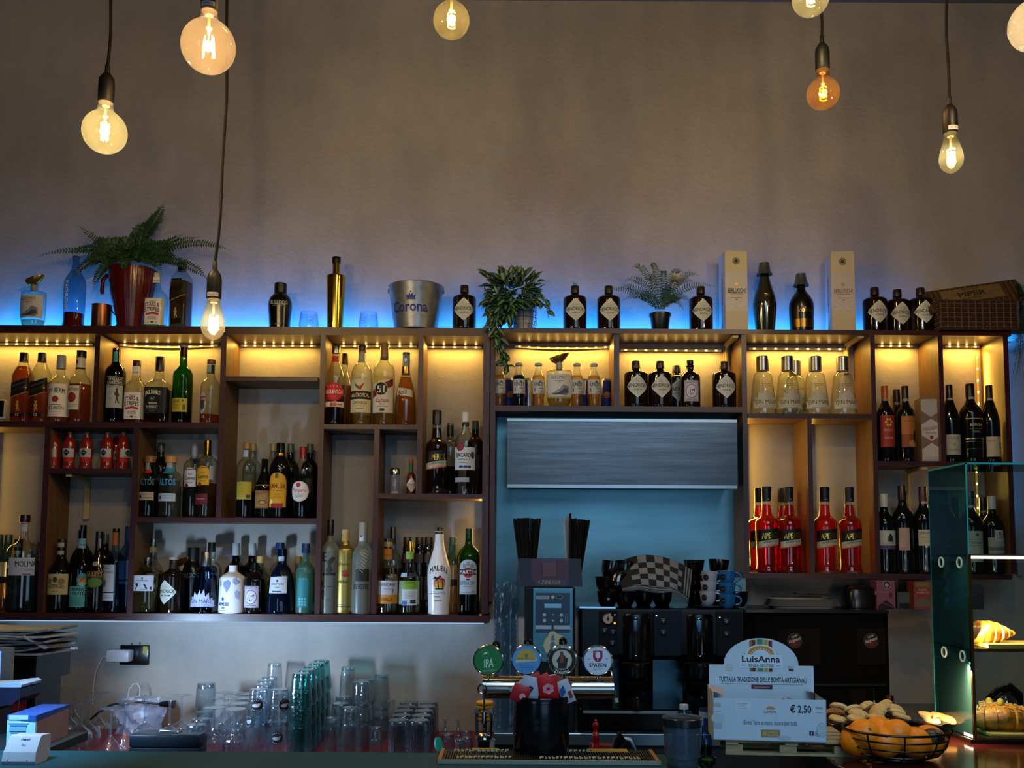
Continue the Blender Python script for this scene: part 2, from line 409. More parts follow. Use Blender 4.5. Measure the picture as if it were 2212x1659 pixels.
def strip_v(x, y0, y1, lab, n, watts, Y=3.735, tx=1):
    a = P(x, y0, Y); b = P(x, y1, Y); c = (a+b)/2; L = a.z-b.z
    t = thing('led_strip', lab, 'led strip', (c.x, c.y, c.z), 'vertical warm led strips')
    MB().box((-.004, 0, -L/2), (.004, .002, L/2)).build('tape', tape, t, smooth=False); me = None
    for i in range(n):
        if me is None: d = MB().box((-.002, -.0022, -.0028), (.002, 0, .0028)).build('diode', diode, t, smooth=False); me = d
        else: d = me.copy(); COL.objects.link(d)
        d.location = (0, 0, -L/2+L*(i+.5)/n)
    l = bpy.data.lights.new('led_strip_light', 'AREA'); l.shape = 'RECTANGLE'; l.size = .01; l.size_y = L*.96; l.color = WARM; l.energy = watts
    o = bpy.data.objects.new('led_strip_light', l); COL.objects.link(o); o.location = (c.x+tx*.01, c.y-.014, c.z)
    o.rotation_euler = Vector((tx*.8, -.6, 0)).to_track_quat('-Z', 'Y').to_euler()
KW = 2.2
strip_h(-40, 200, 737, 'warm led strip above the slanted-label whisky bottles at far left', 11, .62*KW)
strip_h(258, 470, 742, 'sagging warm led strip above the green scotch bottles', 9, .62*KW, sag=.008)
strip_h(520, 683, 746, 'warm led strip in the empty shallow cell', 8, .5*KW)
strip_h(730, 900, 748, 'warm led strip above the cachaca bottles', 7, .5*KW)
strip_h(924, 1040, 750, 'warm led strip in the tall cell over the dark orange aperitif bottle', 5, .36*KW)
strip_h(1112, 1318, 749, 'sagging warm led strip above the small tonic bottles', 10, .8*KW, sag=.006)
strip_h(1341, 1558, 757, 'warm led strip above the four black apothecary gins', 10, .8*KW)
strip_h(1618, 1826, 754, 'warm led strip above the tapered clear gin bottles', 9, .8*KW)
strip_h(1896, 1972, 748, 'short warm led strip above the wine and the hexagon-print box', 4, .4*KW)
strip_h(2042, 2116, 747, 'short warm led strip above the three wines at far right', 4, .4*KW)
strip_v(2114, 760, 985, 'warm led strip running down the wall behind the three wines', 9, .5*KW, tx=1)
strip_v(2112, 1006, 1190, 'warm led strip running down behind the glass display top', 7, .35*KW, tx=-1)
strip_v(1603, 912, 1228, 'warm led strip hidden beside the left pair of red aperitif bottles', 10, .62*KW, tx=1)
strip_v(1748, 912, 1228, 'warm led strip hidden beside the right pair of red aperitif bottles', 10, .22*KW, tx=1)
strip_v(1043.5, 1084, 1300, 'warm led strip hidden behind the green vermouth bottle', 8, .2*KW, tx=-1)
strip_v(-24, 925, 1300, 'warm led strip at the far left edge behind the anise liqueur', 8, .30*KW, tx=1)
# blue strip behind the top board
def blue(x0, x1, y, w, lab):
    a = P(x0, y, 3.715); b = P(x1, y, 3.715)
    z = (BZ['top'] if x0 < 1000 else BZ['topR'])
    o = MB().box((a.x, 3.722, z), (b.x, 3.732, z+.003)).build('led_strip', emis('#1f7dff', 3), smooth=False); tag(o, lab, 'led strip', 'blue led strips')
    area('blue_strip_light', ((a.x+b.x)/2, 3.690, z+.008), ((a.x+b.x)/2, 3.76, z+.10), b.x-a.x, .012, (.015, .27, 1.0), w)
blue(-40, 1050, 706, 11, 'blue led strip lying behind the bottles on the left top board')
blue(1062, 2190, 712, 11, 'blue led strip lying behind the bottles on the right top board')
p = P(2160, 900, 3.72)
o = MB().box((p.x-.015, 3.735, P(2160, 1240, 3.72).z), (p.x-.009, 3.74, P(2160, 730, 3.72).z)).build('led_strip', emis('#1f7dff', 2), smooth=False)
tag(o, 'blue led strip hidden on the wall behind the right end of the shelving', 'led strip')
area('blue_strip_light', (p.x-.005, 3.728, p.z), (p.x+.06, 3.745, p.z), .01, .9, (.03, .30, 1.0), .9)
# cool strip below the left bottom board
o = MB().box((P(-30, 1341, 3.74).x, 3.742, BZ['bot']-.0445), (P(1045, 1341, 3.74).x, 3.7495, BZ['bot']-.0415)).build('led_strip', emis('#9cc4ec', 1.0), smooth=False)
tag(o, 'cool white led strip under the bottom board above the upturned glasses', 'led strip')
area('cool_strip_light', ((P(0, 1341, 3.7).x+P(1045, 1341, 3.7).x)/2, 3.70, BZ['bot']-.036), ((P(0, 1341, 3.7).x+P(1045, 1341, 3.7).x)/2, 3.73, .9), 1.85, .012, (.36, .62, 1.0), .75)
# ------------------------------------------------------------------ bottles
SN = 3.61/FPX
def chaikin(p, it=2):
    for _ in range(it):
        q = [p[0]]
        for a, b in zip(p, p[1:]):
            q.append((a[0]*.75+b[0]*.25, a[1]*.75+b[1]*.25)); q.append((a[0]*.25+b[0]*.75, a[1]*.25+b[1]*.75))
        q.append(p[-1]); p = q
    return p
def pf_round(sh, nk, nr, b=.95):
    d = nk-sh; return [(b-.06, 0), (b, .004), (1, .025), (1, sh), (.95, sh+.3*d), (.76, sh+.66*d), (max(nr*1.3, .5), sh+.88*d), (nr, nk+.02), (nr, .97), (nr, 1)]
def pf_cone(sh, nk, nr, b=.95): return [(b-.04, 0), (b, .004), (1, .025), (1, sh-.02), (.97, sh+.02), (nr*1.1, nk-.01), (nr, nk+.03), (nr, .97), (nr, 1)]
PFS = {'aperol': [(.94, 0), (1.0, .01), (1.0, .035), (.90, .07), (.91, .2), (.95, .34), (1.0, .50), (1.0, .57), (.92, .61), (.62, .645), (.52, .66), (.50, .68), (.47, .72), (.40, .80), (.38, 1)],
 'burg': [(.9, 0), (.97, .006), (1, .02), (1, .50), (.95, .56), (.78, .66), (.52, .76), (.36, .82), (.33, .86), (.33, 1)],
 'wine': [(.9, 0), (.97, .006), (1, .02), (1, .60), (.97, .64), (.84, .69), (.55, .735), (.38, .78), (.35, .83), (.36, 1)],
 'pros': [(.72, 0), (.78, .01), (.80, .04), (.93, .25), (1, .40), (.98, .46), (.84, .58), (.58, .72), (.38, .86), (.33, .94), (.33, 1)],
 'corm': [(.90, 0), (.94, .01), (.96, .2), (1, .40), (1, .50), (.92, .60), (.66, .70), (.38, .78), (.30, .86), (.28, 1)],
 'kinley': [(.82, 0), (.86, .02), (.88, .1), (.84, .22), (.98, .30), (1, .50), (.98, .62), (.90, .70), (.60, .78), (.48, .84), (.44, .92), (.44, 1)],
 'malibu': [(.88, 0), (.93, .01), (.90, .06), (.94, .18), (1, .42), (1, .50), (.94, .57), (.76, .66), (.52, .78), (.40, .86), (.36, 1)],
 'mare': [(.96, 0), (1, .012), (1, .04), (.94, .18), (.76, .55), (.68, .66), (.62, .70), (.40, .745), (.34, .77), (.34, 1)],
 'capri': [(.94, 0), (.98, .012), (1, .04), (.98, .2), (.86, .45), (.74, .60), (.56, .70), (.34, .76), (.30, .80), (.32, .86), (.32, 1)],
 'bulldog': [(.80, 0), (.86, .01), (.86, .04), (.92, .3), (1, .50), (.98, .60), (.86, .69), (.60, .76), (.50, .79), (.52, .80), (.50, 1)],
 'gold': [(.78, 0), (.82, .004), (.82, .03), (.92, .4), (1, .72), (1, .745), (.6, .752), (.40, .757), (.38, .78), (.38, 1)],
 'nordes': [(.90, 0), (.96, .01), (1, .04), (.97, .4), (.95, .70), (.90, .76), (.55, .83), (.34, .86), (.30, .9), (.30, 1)],
 'tonic': [(.9, 0), (1, .03), (1, .55), (.9, .66), (.5, .8), (.4, .84), (.4, 1)],
 'alk': [(.62, 0), (.74, .02), (.90, .1), (.98, .22), (1, .5), (1, .68), (.97, .715), (.85, .73), (.40, .745), (.30, .77), (.30, .96), (.30, 1)],
 'nordik': [(.98, 0), (1, .01), (1, .05), (.93, .11), (.97, .25), (1, .45), (1, .62), (.92, .68), (.5, .78), (.34, .83), (.28, .9), (.30, 1)],
 'gobl': [(.9, 0), (1, .02), (1, .6), (.96, .66), (.72, .76), (.5, .84), (.44, 1)],
 'hur': [(.95, 0), (1, .02), (1, .47), (.93, .52), (.52, .62), (.40, .70), (.42, .8), (.44, 1)],
 'mole': [(1, 0), (1, .03), (.93, .35), (.86, .6), (.80, .66), (.5, .71), (.33, .76), (.27, .84), (.27, 1)],
 'gmatl': [(.94, 0), (1, .02), (1, .58), (.90, .66), (.45, .72), (.30, .75), (.30, 1)]}
K = {}
def Kd(key, name, w, h, pf, g='clear', liq=None, cap=(), lab=(), nlab=(), n=2, dep=1, extra=None, seg=28, lrough=0):
    K[key] = dict(name=name, w=w, h=h, pf=pf, g=g, liq=liq, cap=cap, lab=lab, nlab=nlab, n=n, dep=dep, extra=extra, seg=seg, proto=None)
GL = {'clear': lambda: glass('#f1f4ee', .22, ior=1.6), 'green': lambda: glass('#4c9a30', .2), 'dgreen': lambda: glass('#1d3a1c', .2), 'blue': lambda: glass('#8fb4d2', .4),
      'dark': lambda: M('#0a0806', .07, 0, .55), 'brown': lambda: M('#140a05', .07, 0, .55), 'black': lambda: M('#070708', .22, 0, .5), 'wine': lambda: M('#070a08', .08, 0, .5),
      'frost': lambda: glass('#c9cfc4', .55, .38, gr=.35), 'gfrost': lambda: glass('#7fb8a0', .5, .35, gr=.3), 'gold': lambda: M('#c9a23a', .12, 1), 'matgold': lambda: M('#a8924c', .35, .85),
      'white': lambda: M('#d8d6d8', .22, 0, .5, .4), 'chrome': lambda: M('#8f8f80', .1, 1), 'lblue': lambda: glass('#b9d6ea', .4), 'navy': lambda: glass('#28406e', .3, .15),
      'steel': lambda: M('#8d8f92', .3, 1), 'juice': lambda: M('#7a1c10', .12, 0, .5, .5), 'pale': lambda: glass('#dfe8c8', .4)}
def mats(c):
    return M('#8e9092', .3, 1) if c == 'steel' else M('#c0983c', .22, 1) if c == 'gold' else M('#9c4a26', .3, 1) if c == 'copper' else M(c, .35, 0, .45)
def make(k):
    d = K[k]; W2 = d['w']*SN/2; H = d['h']*SN; prof = d['pf']
    if isinstance(prof, str): prof = PFS[prof]
    prof = [(r*W2, z*H) for r, z in chaikin(prof)]
    zs = [p[1] for p in prof]; ztop = H
    def rad(z):
        if z <= prof[0][1]: return prof[0][0]
        for (r0, z0), (r1, z1) in zip(prof, prof[1:]):
            if z <= z1: return r0+(r1-r0)*(z-z0)/(z1-z0+1e-9)
        return prof[-1][0]
    n, dep = d['n'], d['dep']
    t = thing(d['name'], None, 'bottle', (0, 0, 0))
    seg = d['seg'] if n == 2 else 40
    g = GL[d['g']](); solid = d['g'] in ('dark', 'brown', 'black', 'wine', 'gold', 'matgold', 'white', 'chrome', 'steel', 'juice')
    MB().lathe(prof, seg, n, dep, capt=solid or True).build('body', g, t)
    if d['liq']:
        lv, lc = d['liq'][:2]; zz = lv*H; pr = []; th = .0025
        for r, z in [(r, z) for r, z in prof if z < zz]: pr.append((max(r-th, .002), max(z, .006)))
        while len(pr) > 1 and pr[1][1] <= .0061: pr.pop(0)
        pr.append((max(rad(zz)-th, .002), zz))
        MB().lathe(pr, seg, n, dep).build('liquid', liquid(lc) if len(d['liq']) < 3 else M(lc, .1, coat=.3), t)
    nn = n if n < 4 else 2
    for ci, c in enumerate(d['cap']):
        z0, z1, r, col = c[:4]; r *= W2; z0 *= H; z1 *= H; e = min(.002, (z1-z0)/4)
        cn = c[4] if len(c) > 4 else ('cap' if ci == 0 else 'neck_wrap')
        r2 = (c[5] if len(c) > 5 else 1)*r
        pr = [(r, z0), (r, z0+e), (r2, z1-e), (r2*.92, z1)]
        MB().lathe(pr, 24).build(cn, mats(col), t)
    def fn(dx, h, L):
        z = h*SN; rr = rad(z); eps = .0006+.00007*L
        if n == 2:
            a = max(-1.52, min(1.52, dx*SN/max(rr, .45*W2))); return ((rr+eps)*math.sin(a), -(rr+eps)*math.cos(a)*dep, z)
        x = dx*SN; x = max(-.985*rr, min(.985*rr, x))
        y = -dep*rr*max(0, 1-abs(x/rr)**n)**(1/n); return (x, y-eps, z)
    for nm, items in (('label', d['lab']), ('neck_label', d['nlab'])):
        if items: flat_art(nm, list(items), fn, t, ncol=14)
    if d['extra']: d['extra'](t, W2, H)
    bpy.context.view_layer.update()
    return t
ROW = {'f': 3.618, 'b': 3.700, 'm': 3.655, 't': 3.635}
def place(k, x, bk, row, label, group=None, rz=0, dz=0):
    Y = ROW.get(row, row); z = BZ[bk]+dz; d = K[k]
    xx = P(x, 1200-(z-1.55)*FPX/Y - d['h']*.4, Y).x
    if K[k]['proto'] is None: K[k]['proto'] = t = make(k)
    else:
        t = copy_tree(K[k]['proto'])
        if 'group' in t: del t['group']
    t.location = (xx, Y, z); t.rotation_euler = (0, 0, math.radians(rz)); t['label'] = label
    if group: t['group'] = group
    return t
C1 = '#d9d4c8'; INK = '#15130f'; WH = '#cfcfca'; GD = '#b08c3c'
man = [('p', [(-3,22),(-1,22),(0,29),(3,24),(5,25),(2,32),(3,38),(1,42),(3,45),(0,47),(-3,45),(-2,41),(-5,37),(-3,36),(-3,31)], GD)]
def lines(x0, x1, h0, n, gap, c, th=.7): return [('r', x0+(i % 2)*2, h0-i*gap, x1-(i % 3)*2, h0-i*gap+th, c) for i in range(n)]
jwlab = [('s', -19.5, 19.5, 52, 66, 84, 98, '#0b0b0d'), ('s', -19.5, 19.5, 52, 66, 53.5, 67.5, GD), ('t', 'BLACK LABEL', 0, 69, 7, 34, '*cfae62', {'slant': .36}), ('t', 'JOHNNIE WALKER', 0, 81, 3.5, 26, '#6a5a3a', {'slant': .36})] + man + [('r', -17, 12, 17, 20, '#0b0b0d'), ('t', '12', 0, 13.5, 5, 7, '#cfc6a8')]
Kd('jw', 'whisky_bottle', 39, 155, pf_cone(.66, .86, .40), 'clear', (.80, '#a0420e'), [(.87, 1, .46, '#0c0c0d')], jwlab, [('e', 0, 117, 3, 3, GD)], n=5, dep=.92)
Kd('jw2', 'whisky_bottle', 39, 155, pf_cone(.66, .86, .40), 'clear', (.58, '#a0480f'), [(.87, 1, .46, '#0c0c0d')], jwlab, n=5, dep=.92)
Kd('jw3', 'whisky_bottle', 42, 153, pf_cone(.72, .88, .40), 'clear', (.70, '#7c2a0c'), [(.87, 1, .42, '#0c0c0d')],
   [('s', -20, 20, 60, 74, 90, 104, '#17140c'), ('s', -20, 20, 60, 74, 61.5, 75.5, GD), ('t', 'BLACK LABEL', 0, 76, 7, 34, '*cfae62', {'slant': .36}), ('r', -13, 100, 13, 112, '*d8b04a')] + man + [('r', -14, 10, 14, 22, '*8a7038')], n=5, dep=.9)
Kd('jb', 'bourbon_bottle', 45, 150, pf_round(.57, .70, .38), 'clear', (.13, '#b5551c'), [(.80, 1, .43, '#8b9096')],
   [('r', -40, 12, 40, 84, '#d6d2c8'), ('t', 'JIM BEAM', 1, 62, 11, 38, INK, {'bend': 2, 'bold': .04}), ('e', 1, 50, 7, 7, '#8f2a20'), ('r', -12, 37, 13, 38.5, '#8f2a20'), ('t', 'BOURBON', 2, 27, 8, 33, '#242424')]+lines(-12, 14, 22, 3, 3.5, '#a07a6a'))
Kd('fr', 'bourbon_bottle', 47, 160, pf_round(.54, .68, .42), 'clear', (.53, '#a8501c'), [(.91, 1, .44, '#101012')],
   [('r', -23, 27, 9, 80, '#c9c2b0'), ('t', 'Four Roses', -7, 69, 8, 30, '#2a2620'), ('e', -8, 54, 11, 11, '#7c1c1c'), ('e', -8, 54, 9, 9, '#94302a')]+lines(-20, 6, 38, 2, 4, '#6c6456'),
   [('r', -14, 122, 14, 144, '#c9c2b0'), ('e', -5, 134, 4, 4, '#7c1c1c'), ('r', -14, 118, 14, 122, '#1a1412')], n=2)
Kd('wl', 'scotch_bottle', 44, 166, pf_round(.66, .80, .38), 'dgreen', (.7, '#0c1c0a'), [(.93, 1, .38, '#0e1210')],
   [('r', -10, 32, 26, 100, '#9aa0a0'), ('r', -10, 82, 26, 99, '#101417'), ('t', 'WILLIAM', 8, 91.5, 6.5, 28, WH), ('t', "LAWSON'S", 8, 83.5, 6.5, 31, WH), ('p', [(10,42),(12,42),(12,50),(16,42),(18,42),(15,55),(18,60),(14,70),(16,73),(13,76),(10,73),(11,69),(7,62),(11,57)], '#1c1e22'), ('t', 'BLENDED SCOTCH', 6, 77, 3.5, 26, '#2a2e30')]+lines(-6, 5, 66, 6, 4, '#5c6468'),
   [('r', -3, 135, 7, 158, '#3c8a98')])
sslab = [('r', -40, 8, 40, 67, '#d4d0d2'), ('t', 'RESERVE', 0, 58, 3, 14, '#5a5450'), ('t', 'STARS &', -1, 46, 9, 32, '#5c1c1c', {'bend': 3, 'bold': .05}), ('t', 'STRIPES', -1, 35, 9, 32, '#33201e', {'bend': 3, 'bold': .05}), ('s', -14, 0, 28, 31, 33, 36, '#b03230'), ('s', 0, 14, 31, 28, 36, 33, '#b03230'), ('t', 'BLENDED', 0, 23, 3, 18, '#3a3636'), ('t', 'WHISKEY', 0, 18.5, 3.5, 20, '#2a2626'), ('r', -3, 11, 3, 15, '#3a4050'), ('r', -12, 12, -6, 13, '#a03838'), ('r', 6, 12, 12, 13, '#a03838')]
Kd('ss', 'whiskey_bottle', 44, 139, pf_round(.52, .70, .36), 'clear', (.06, '#7c3216'), [(.91, 1, .38, '#3a1210')], sslab, [('r', -12, 107, 12, 127, '#d8d4ce'), ('t', '* * * * *', 0, 120, 3, 12, '#8c2a2a'), ('t', 'STARS STRIPES', 0, 110, 4, 14, '#2a2222')], n=4.5, dep=.85)
Kd('ss2', 'whiskey_bottle', 46, 128, pf_round(.56, .72, .34), 'clear', (.09, '#9c5a1c'), [(.90, 1, .34, '#c9c4bc')], sslab, [('r', -12, 105, 12, 118, '#d8d4ce'), ('t', 'STARS STRIPES', 0, 107, 4, 14, '#2a2222')], n=4.5, dep=.85)
Kd('jd', 'whiskey_bottle', 53, 148, pf_round(.52, .66, .32), 'clear', (.50, '#2c1206'), [(.79, 1, .34, '#101214')],
   [('r', -26, 20, 26, 77, '#0f1416'), ('r', -21, 24, 14, 73, '#3a4244'), ('r', -20.3, 24.7, 13.3, 72.3, '#0f1416'), ('t', "JACK DANIEL'S", -4, 59, 9, 33, WH, {'bend': 3, 'bold': .05}), ('e', -4, 52, 7, 5, '#4a5254'), ('e', -4, 52, 6.3, 4.3, '#0f1416'), ('t', 'No.7', -4, 50, 4.5, 8, WH), ('t', 'Tennessee', -4, 40, 4.5, 20, WH), ('t', 'WHISKEY', -4, 32, 5, 26, WH), ('r', -16, 28.5, 8, 29.2, '#8a9092'), ('t', '70cl 40%', -4, 23.5, 2.5, 12, '#8a9092')], n=6, dep=.95)
Kd('gl', 'scotch_bottle', 43, 174, pf_round(.60, .74, .38), 'green', (.17, '#1a3010'), [(.86, .98, .38, '#6a1418'), (.97, 1, .44, '#7a7a76', 'cap_lid')],
   [('r', -17, 24, 18, 54, '#b3a42c'), ('r', -13, 44, 5, 44.8, '#3c3810'), ('t', 'Jjjj', -6, 46, 5, 14, '#3c3810'), ('r', 8, 28, 14, 40, '#5c5416'), ('r', 7, 46, 11, 51, '#5c5416')]+lines(-14, 5, 40, 4, 3, '#5c5416'), [('r', 3, 132, 12, 140, '#14221a')])
Kd('cv', 'scotch_bottle', 42, 142, pf_round(.56, .72, .40), 'clear', (.14, '#b0542c'), [(.945, 1, .44, '#6a4a24')],
   [('e', -12, 45, 10, 24, '#b0b4ba'), ('e', -12, 42, 7, 14, '#3a4a6a'), ('r', -21, 48, -3, 58, '#7c2030'), ('t', 'CHIVAS', -11, 50, 6, 16, WH), ('r', -14, 10, -2, 18, '#5c1c28'), ('t', '12', -8, 11.5, 5, 6, WH)], [('r', -12, 110, 12, 130, '#1a1c22'), ('r', -8, 112, 3, 130, '#8a98a4')])
Kd('juice', 'juice_bottle', 27, 82, [(.84, 0), (.92, .02), (.94, .12), (.84, .22), (.98, .34), (1, .5), (.98, .66), (.86, .76), (.5, .86), (.38, .9), (.34, 1)], 'juice', None, [(.955, 1, .36, '#6a6e6a')],
   [('r', -16, 25, 16, 45, '#a2a8ae'), ('r', -16, 16, 16, 26, '#a82420'), ('d', 0, 36, 7, 7, '#14181e'), ('r', -4, 35.5, 4, 36.5, '#a2a8ae'), ('r', -9, 28, 4, 28.8, '#5c6064')], [('r', 2, 70, 5, 78, '#8a9a90')])
Kd('altd', 'tequila_bottle', 42, 134, pf_round(.64, .74, .44), 'clear', (.6, '#140c0a'), [(.895, 1, .55, '#8a5a34')],
   [('t', 'ALTOS', 0, 70, 13, 34, '#3a6c86', {'bold': .06}), ('r', -20, 37, 17, 55, '#a09c88'), ('e', -12, 45, 3, 4, '#1a1a1c'), ('r', -5, 42, 14, 43, '#7c3030'), ('r', -5, 46, 14, 50, '#b48c88')], [('r', -7, 96, 7, 103, '#a82828'), ('r', -8, 104, 2, 122, '#8a9090')])
Kd('altb', 'tequila_bottle', 47, 134, pf_round(.66, .76, .44), 'clear', (.6, '#a8b0b4'), [(.895, 1, .54, '#c08a58')],
   [('t', 'ALTOS', 0, 70, 13, 38, '#4498cc', {'bold': .06}), ('r', -22, 35, 20, 52, '#b0b4b8'), ('e', -14, 43, 3, 4, '#1c2a3a'), ('r', -8, 41, 14, 43, '#4498cc'), ('r', -8, 46, 14, 48, '#6ca8c8')], [('r', -12, 95, 12, 111, '#2f86a8'), ('r', -7, 108, 7, 124, '#9aa2a6')])
def cuervo(c, low): return [('a', -16, 70, 12, 100, 112, c), ('t', 'Jose', -1, 96, 4, 8, INK), ('t', 'Cuervo', -2, 85, 8, 24, INK, {'bold': .05}), ('t', 'Especial', -2, 78, 3.5, 14, '#5c3a10'), ('e', -8, 72, 4.5, 4.5, '#7c241c'), ('r', -14, 107, 10, 109, '#8a4a1c')] + ([('r', -22, 28, 10, 52, '#5a1c24'), ('t', 'SILVER SPECIAL', -6, 39, 3, 22, '#b4888c')] if low else [])
Kd('cus', 'tequila_bottle', 47, 167, pf_round(.70, .80, .28), 'clear', (.5, '#606468'), [(.80, 1, .31, '#8a94a8')], cuervo('#c4c6c8', 0))
Kd('cug', 'tequila_bottle', 46, 170, pf_round(.68, .80, .28), 'clear', (.44, '#8a5a1c'), [(.80, 1, .31, 'gold')], cuervo('#c9971c', 1)+[('r', 12, 82, 21, 112, '#8f949a')])
Kd('rumc', 'rum_bottle', 42, 164, pf_round(.66, .80, .34), 'clear', (.33, '#141008'), [(.92, 1, .40, '#8a6c3c')], [('r', -16, 40, 18, 78, '#a8922c'), ('r', 6, 42, 16, 50, '#4a4014')]+lines(-12, 4, 72, 5, 5, '#7c6a1c'), [('r', -12, 133, 6, 148, '#9aa8ac')])
Kd('zac', 'rum_bottle', 40, 129, pf_cone(.52, .80, .34), 'dark', None, [(.78, 1, .33, '#161214')], [('r', -17, 20, 16, 72, '#8a6a3c'), ('t', 'Matusalem', 0, 52, 9, 30, '#7a1c1c', {'slant': .25}), ('e', 2, 34, 9, 5, '#6a3c1c'), ('e', 2, 34, 6, 3, '#a8844c'), ('r', -17, 20, 16, 22, '#2c1c10')])
Kd('kah', 'coffee_liqueur_bottle', 46, 164, pf_round(.62, .84, .40), 'dark', None, [(.86, 1, .40, '#08080a')], [('a', -20, 24, 20, 80, 98, '#c08a18'), ('t', 'KAHLÚA', 0, 62, 11, 36, '#7a1c14', {'bend': 2, 'bold': .05}), ('t', 'THE ORIGINAL', 0, 58, 2.5, 24, '#7a1c14'), ('t', 'COFFEE', 0, 49, 4, 14, '#9c5a14'), ('t', 'LIQUEUR', 0, 43, 4, 18, '#9c5a14'), ('r', -13, 22, 13, 32, '#8c1c18'), ('e', -13, 36, 3, 5, '#d8c890'), ('r', -4, 86, 4, 98, '*a88a3c')], [('r', -14, 135, 14, 141, '*c0902c')])
Kd('pam', 'rum_bottle', 44, 156, pf_round(.66, .80, .36), 'clear', (.28, '#16100a'), [(.84, 1, .36, '#8c1420')], [('e', -2, 58, 22, 22, '#b8b0ac'), ('e', -2, 58, 20, 20, '#c8c2be'), ('e', -4, 72, 5, 5, '#a02830'), ('t', 'Pampero', -2, 57, 8, 30, '#a02830'), ('t', 'BLANCO', -2, 45, 4, 16, '#4a4444')]+lines(-14, 10, 52, 2, 3, '#8a7c78'))
Kd('plainb', 'spirit_bottle', 42, 168, pf_round(.66, .80, .34), 'clear', (.42, '#1c140c'), [(.90, 1, .37, '#7a6a44')], [('r', -14, 60, 14, 96, '#6c6450')])
Kd('darkb', 'spirit_bottle', 40, 168, pf_round(.64, .80, .36), 'dark', None, [(.88, 1, .38, '#3a4a44')], [('r', -12, 60, 12, 90, '#2a2a22')])
Kd('mol', 'anise_liqueur_bottle', 70, 208, pf_round(.62, .72, .26), 'clear', (.42, '#6a7c86'), [(.925, 1, .30, '#10121e')],
   [('r', -22, 78, 38, 116, '#b4bacc'), ('t', 'MOLINARI', 22, 97, 12, 56, '#101426', {'bold': .06}), ('t', 'SAMBUCA', 26, 88, 4, 24, '#5a6078'), ('r', 10, 80, 30, 82, '#8c2830')], [('r', -16, 172, 16, 190, '#b4bcc8'), ('r', -16, 171, 16, 172, '#8c2830'), ('r', -16, 189, 16, 190, '#8c2830')], dep=.6)
Kd('mon', 'amaro_bottle', 49, 156, pf_cone(.56, .74, .34), 'dark', None, [(.955, 1, .36, '#14100e')],
   [('r', -27, 38, 27, 82, '#b4a878'), ('t', 'MONTENEGRO', 0, 50, 8, 38, '#241c14', {'bend': 2, 'bold': .05}), ('e', -13, 66, 7, 7, '#8a6a50'), ('e', 13, 66, 7, 7, '#8a6a50'), ('e', 0, 70, 5, 6, '#3a3428'), ('t', 'Amaro', 0, 58, 3, 12, '#241c14'), ('t', 'ITALIA', 0, 44, 2.5, 10, '#4a3c2c')], [('r', -11, 139, 11, 150, '#a09a88'), ('r', -11, 123, 11, 131, '#a89c80')])
Kd('bra', 'mint_liqueur_bottle', 42, 176, pf_cone(.52, .78, .38), 'dgreen', (.6, '#08140c'), [(.90, 1, .32, '#101a2a')],
   [('r', -21, 12, 19, 56, '#5cb0b4'), ('t', 'BRANCA', 8, 46, 7, 34, '#101c24', {'bold': .06}), ('t', 'MENTA', 8, 37, 7, 32, '#101c24', {'bold': .06}), ('e', 12, 70, 11, 14, '#3c8c98'), ('e', 12, 67, 8, 7, '#c07a4c'), ('p', [(6,76),(11,72),(18,78),(13,70),(9,66),(10,71)], '#101c24'), ('e', 12, 60, 7, 4, '#7cc0c4')]+lines(-17, 15, 32, 6, 3.2, '#2a6a70'), [('r', -12, 137, 14, 158, '#6c9cb4'), ('r', -2, 139, 14, 145, '#2a4a60')])
Kd('broad', 'amaro_bottle', 52, 188, pf_round(.52, .76, .26), 'wine', None, [(.90, 1, .24, '#5a1a22')])
Kd('bai', 'cream_liqueur_bottle', 46, 173, pf_cone(.50, .74, .34), 'dark', None, [(.90, 1, .34, '#0c0a0c')],
   [('e', 0, 68, 20, 17, '#2c4424'), ('e', 2, 64, 16, 10, '#5c8440'), ('s', -21, 21, 76, 76, 88, 88, '#8a6a3c'), ('r', -20, 77, 20, 87, '#1a1410'), ('t', 'BAILEYS', 0, 78, 8, 36, '#b08c4c', {'bold': .05}), ('t', 'ORIGINAL', 0, 43, 4, 24, '#4c3c24')], [('e', 1, 104, 6, 5, '#8c8c84'), ('r', 4, 138, 9, 158, '#8c8c88')])
Kd('mos', 'grappa_bottle', 46, 180, pf_round(.58, .72, .30), 'lblue', (.08, '#8c7434'), [(.955, 1, .32, '#101014')],
   [('r', -24, 26, 8, 102, '#b0bccc'), ('t', 'NONINO', -9, 93, 4, 14, '#5a6474'), ('t', 'MOSCARDELLA', -8, 84, 5, 28, '#2a3444'), ('r', -20, 52, -8, 74, '#d0a894'), ('e', -14, 63, 5, 9, '#4c6484'), ('r', -24, 42, 8, 44, '#14202c'), ('r', -20, 32, 4, 33, '#6a7684')], [('r', -10, 144, 10, 171, '#a85c2c')])
Kd('clr', 'spirit_bottle', 44, 150, pf_round(.62, .76, .34), 'lblue', None, [(.90, 1, .38, '#8c7040')], [('r', -14, 40, 14, 80, '#8a9aa8'), ('e', 2, 90, 9, 9, '#3c5a7c')])
Kd('bluec', 'spirit_bottle', 42, 186, pf_round(.62, .78, .32), 'lblue', None, [(.83, 1, .34, '#1c3a7c')], [('r', -13, 60, 14, 110, '#8a8c94'), ('r', -13, 66, 14, 70, '#7c2c34')])
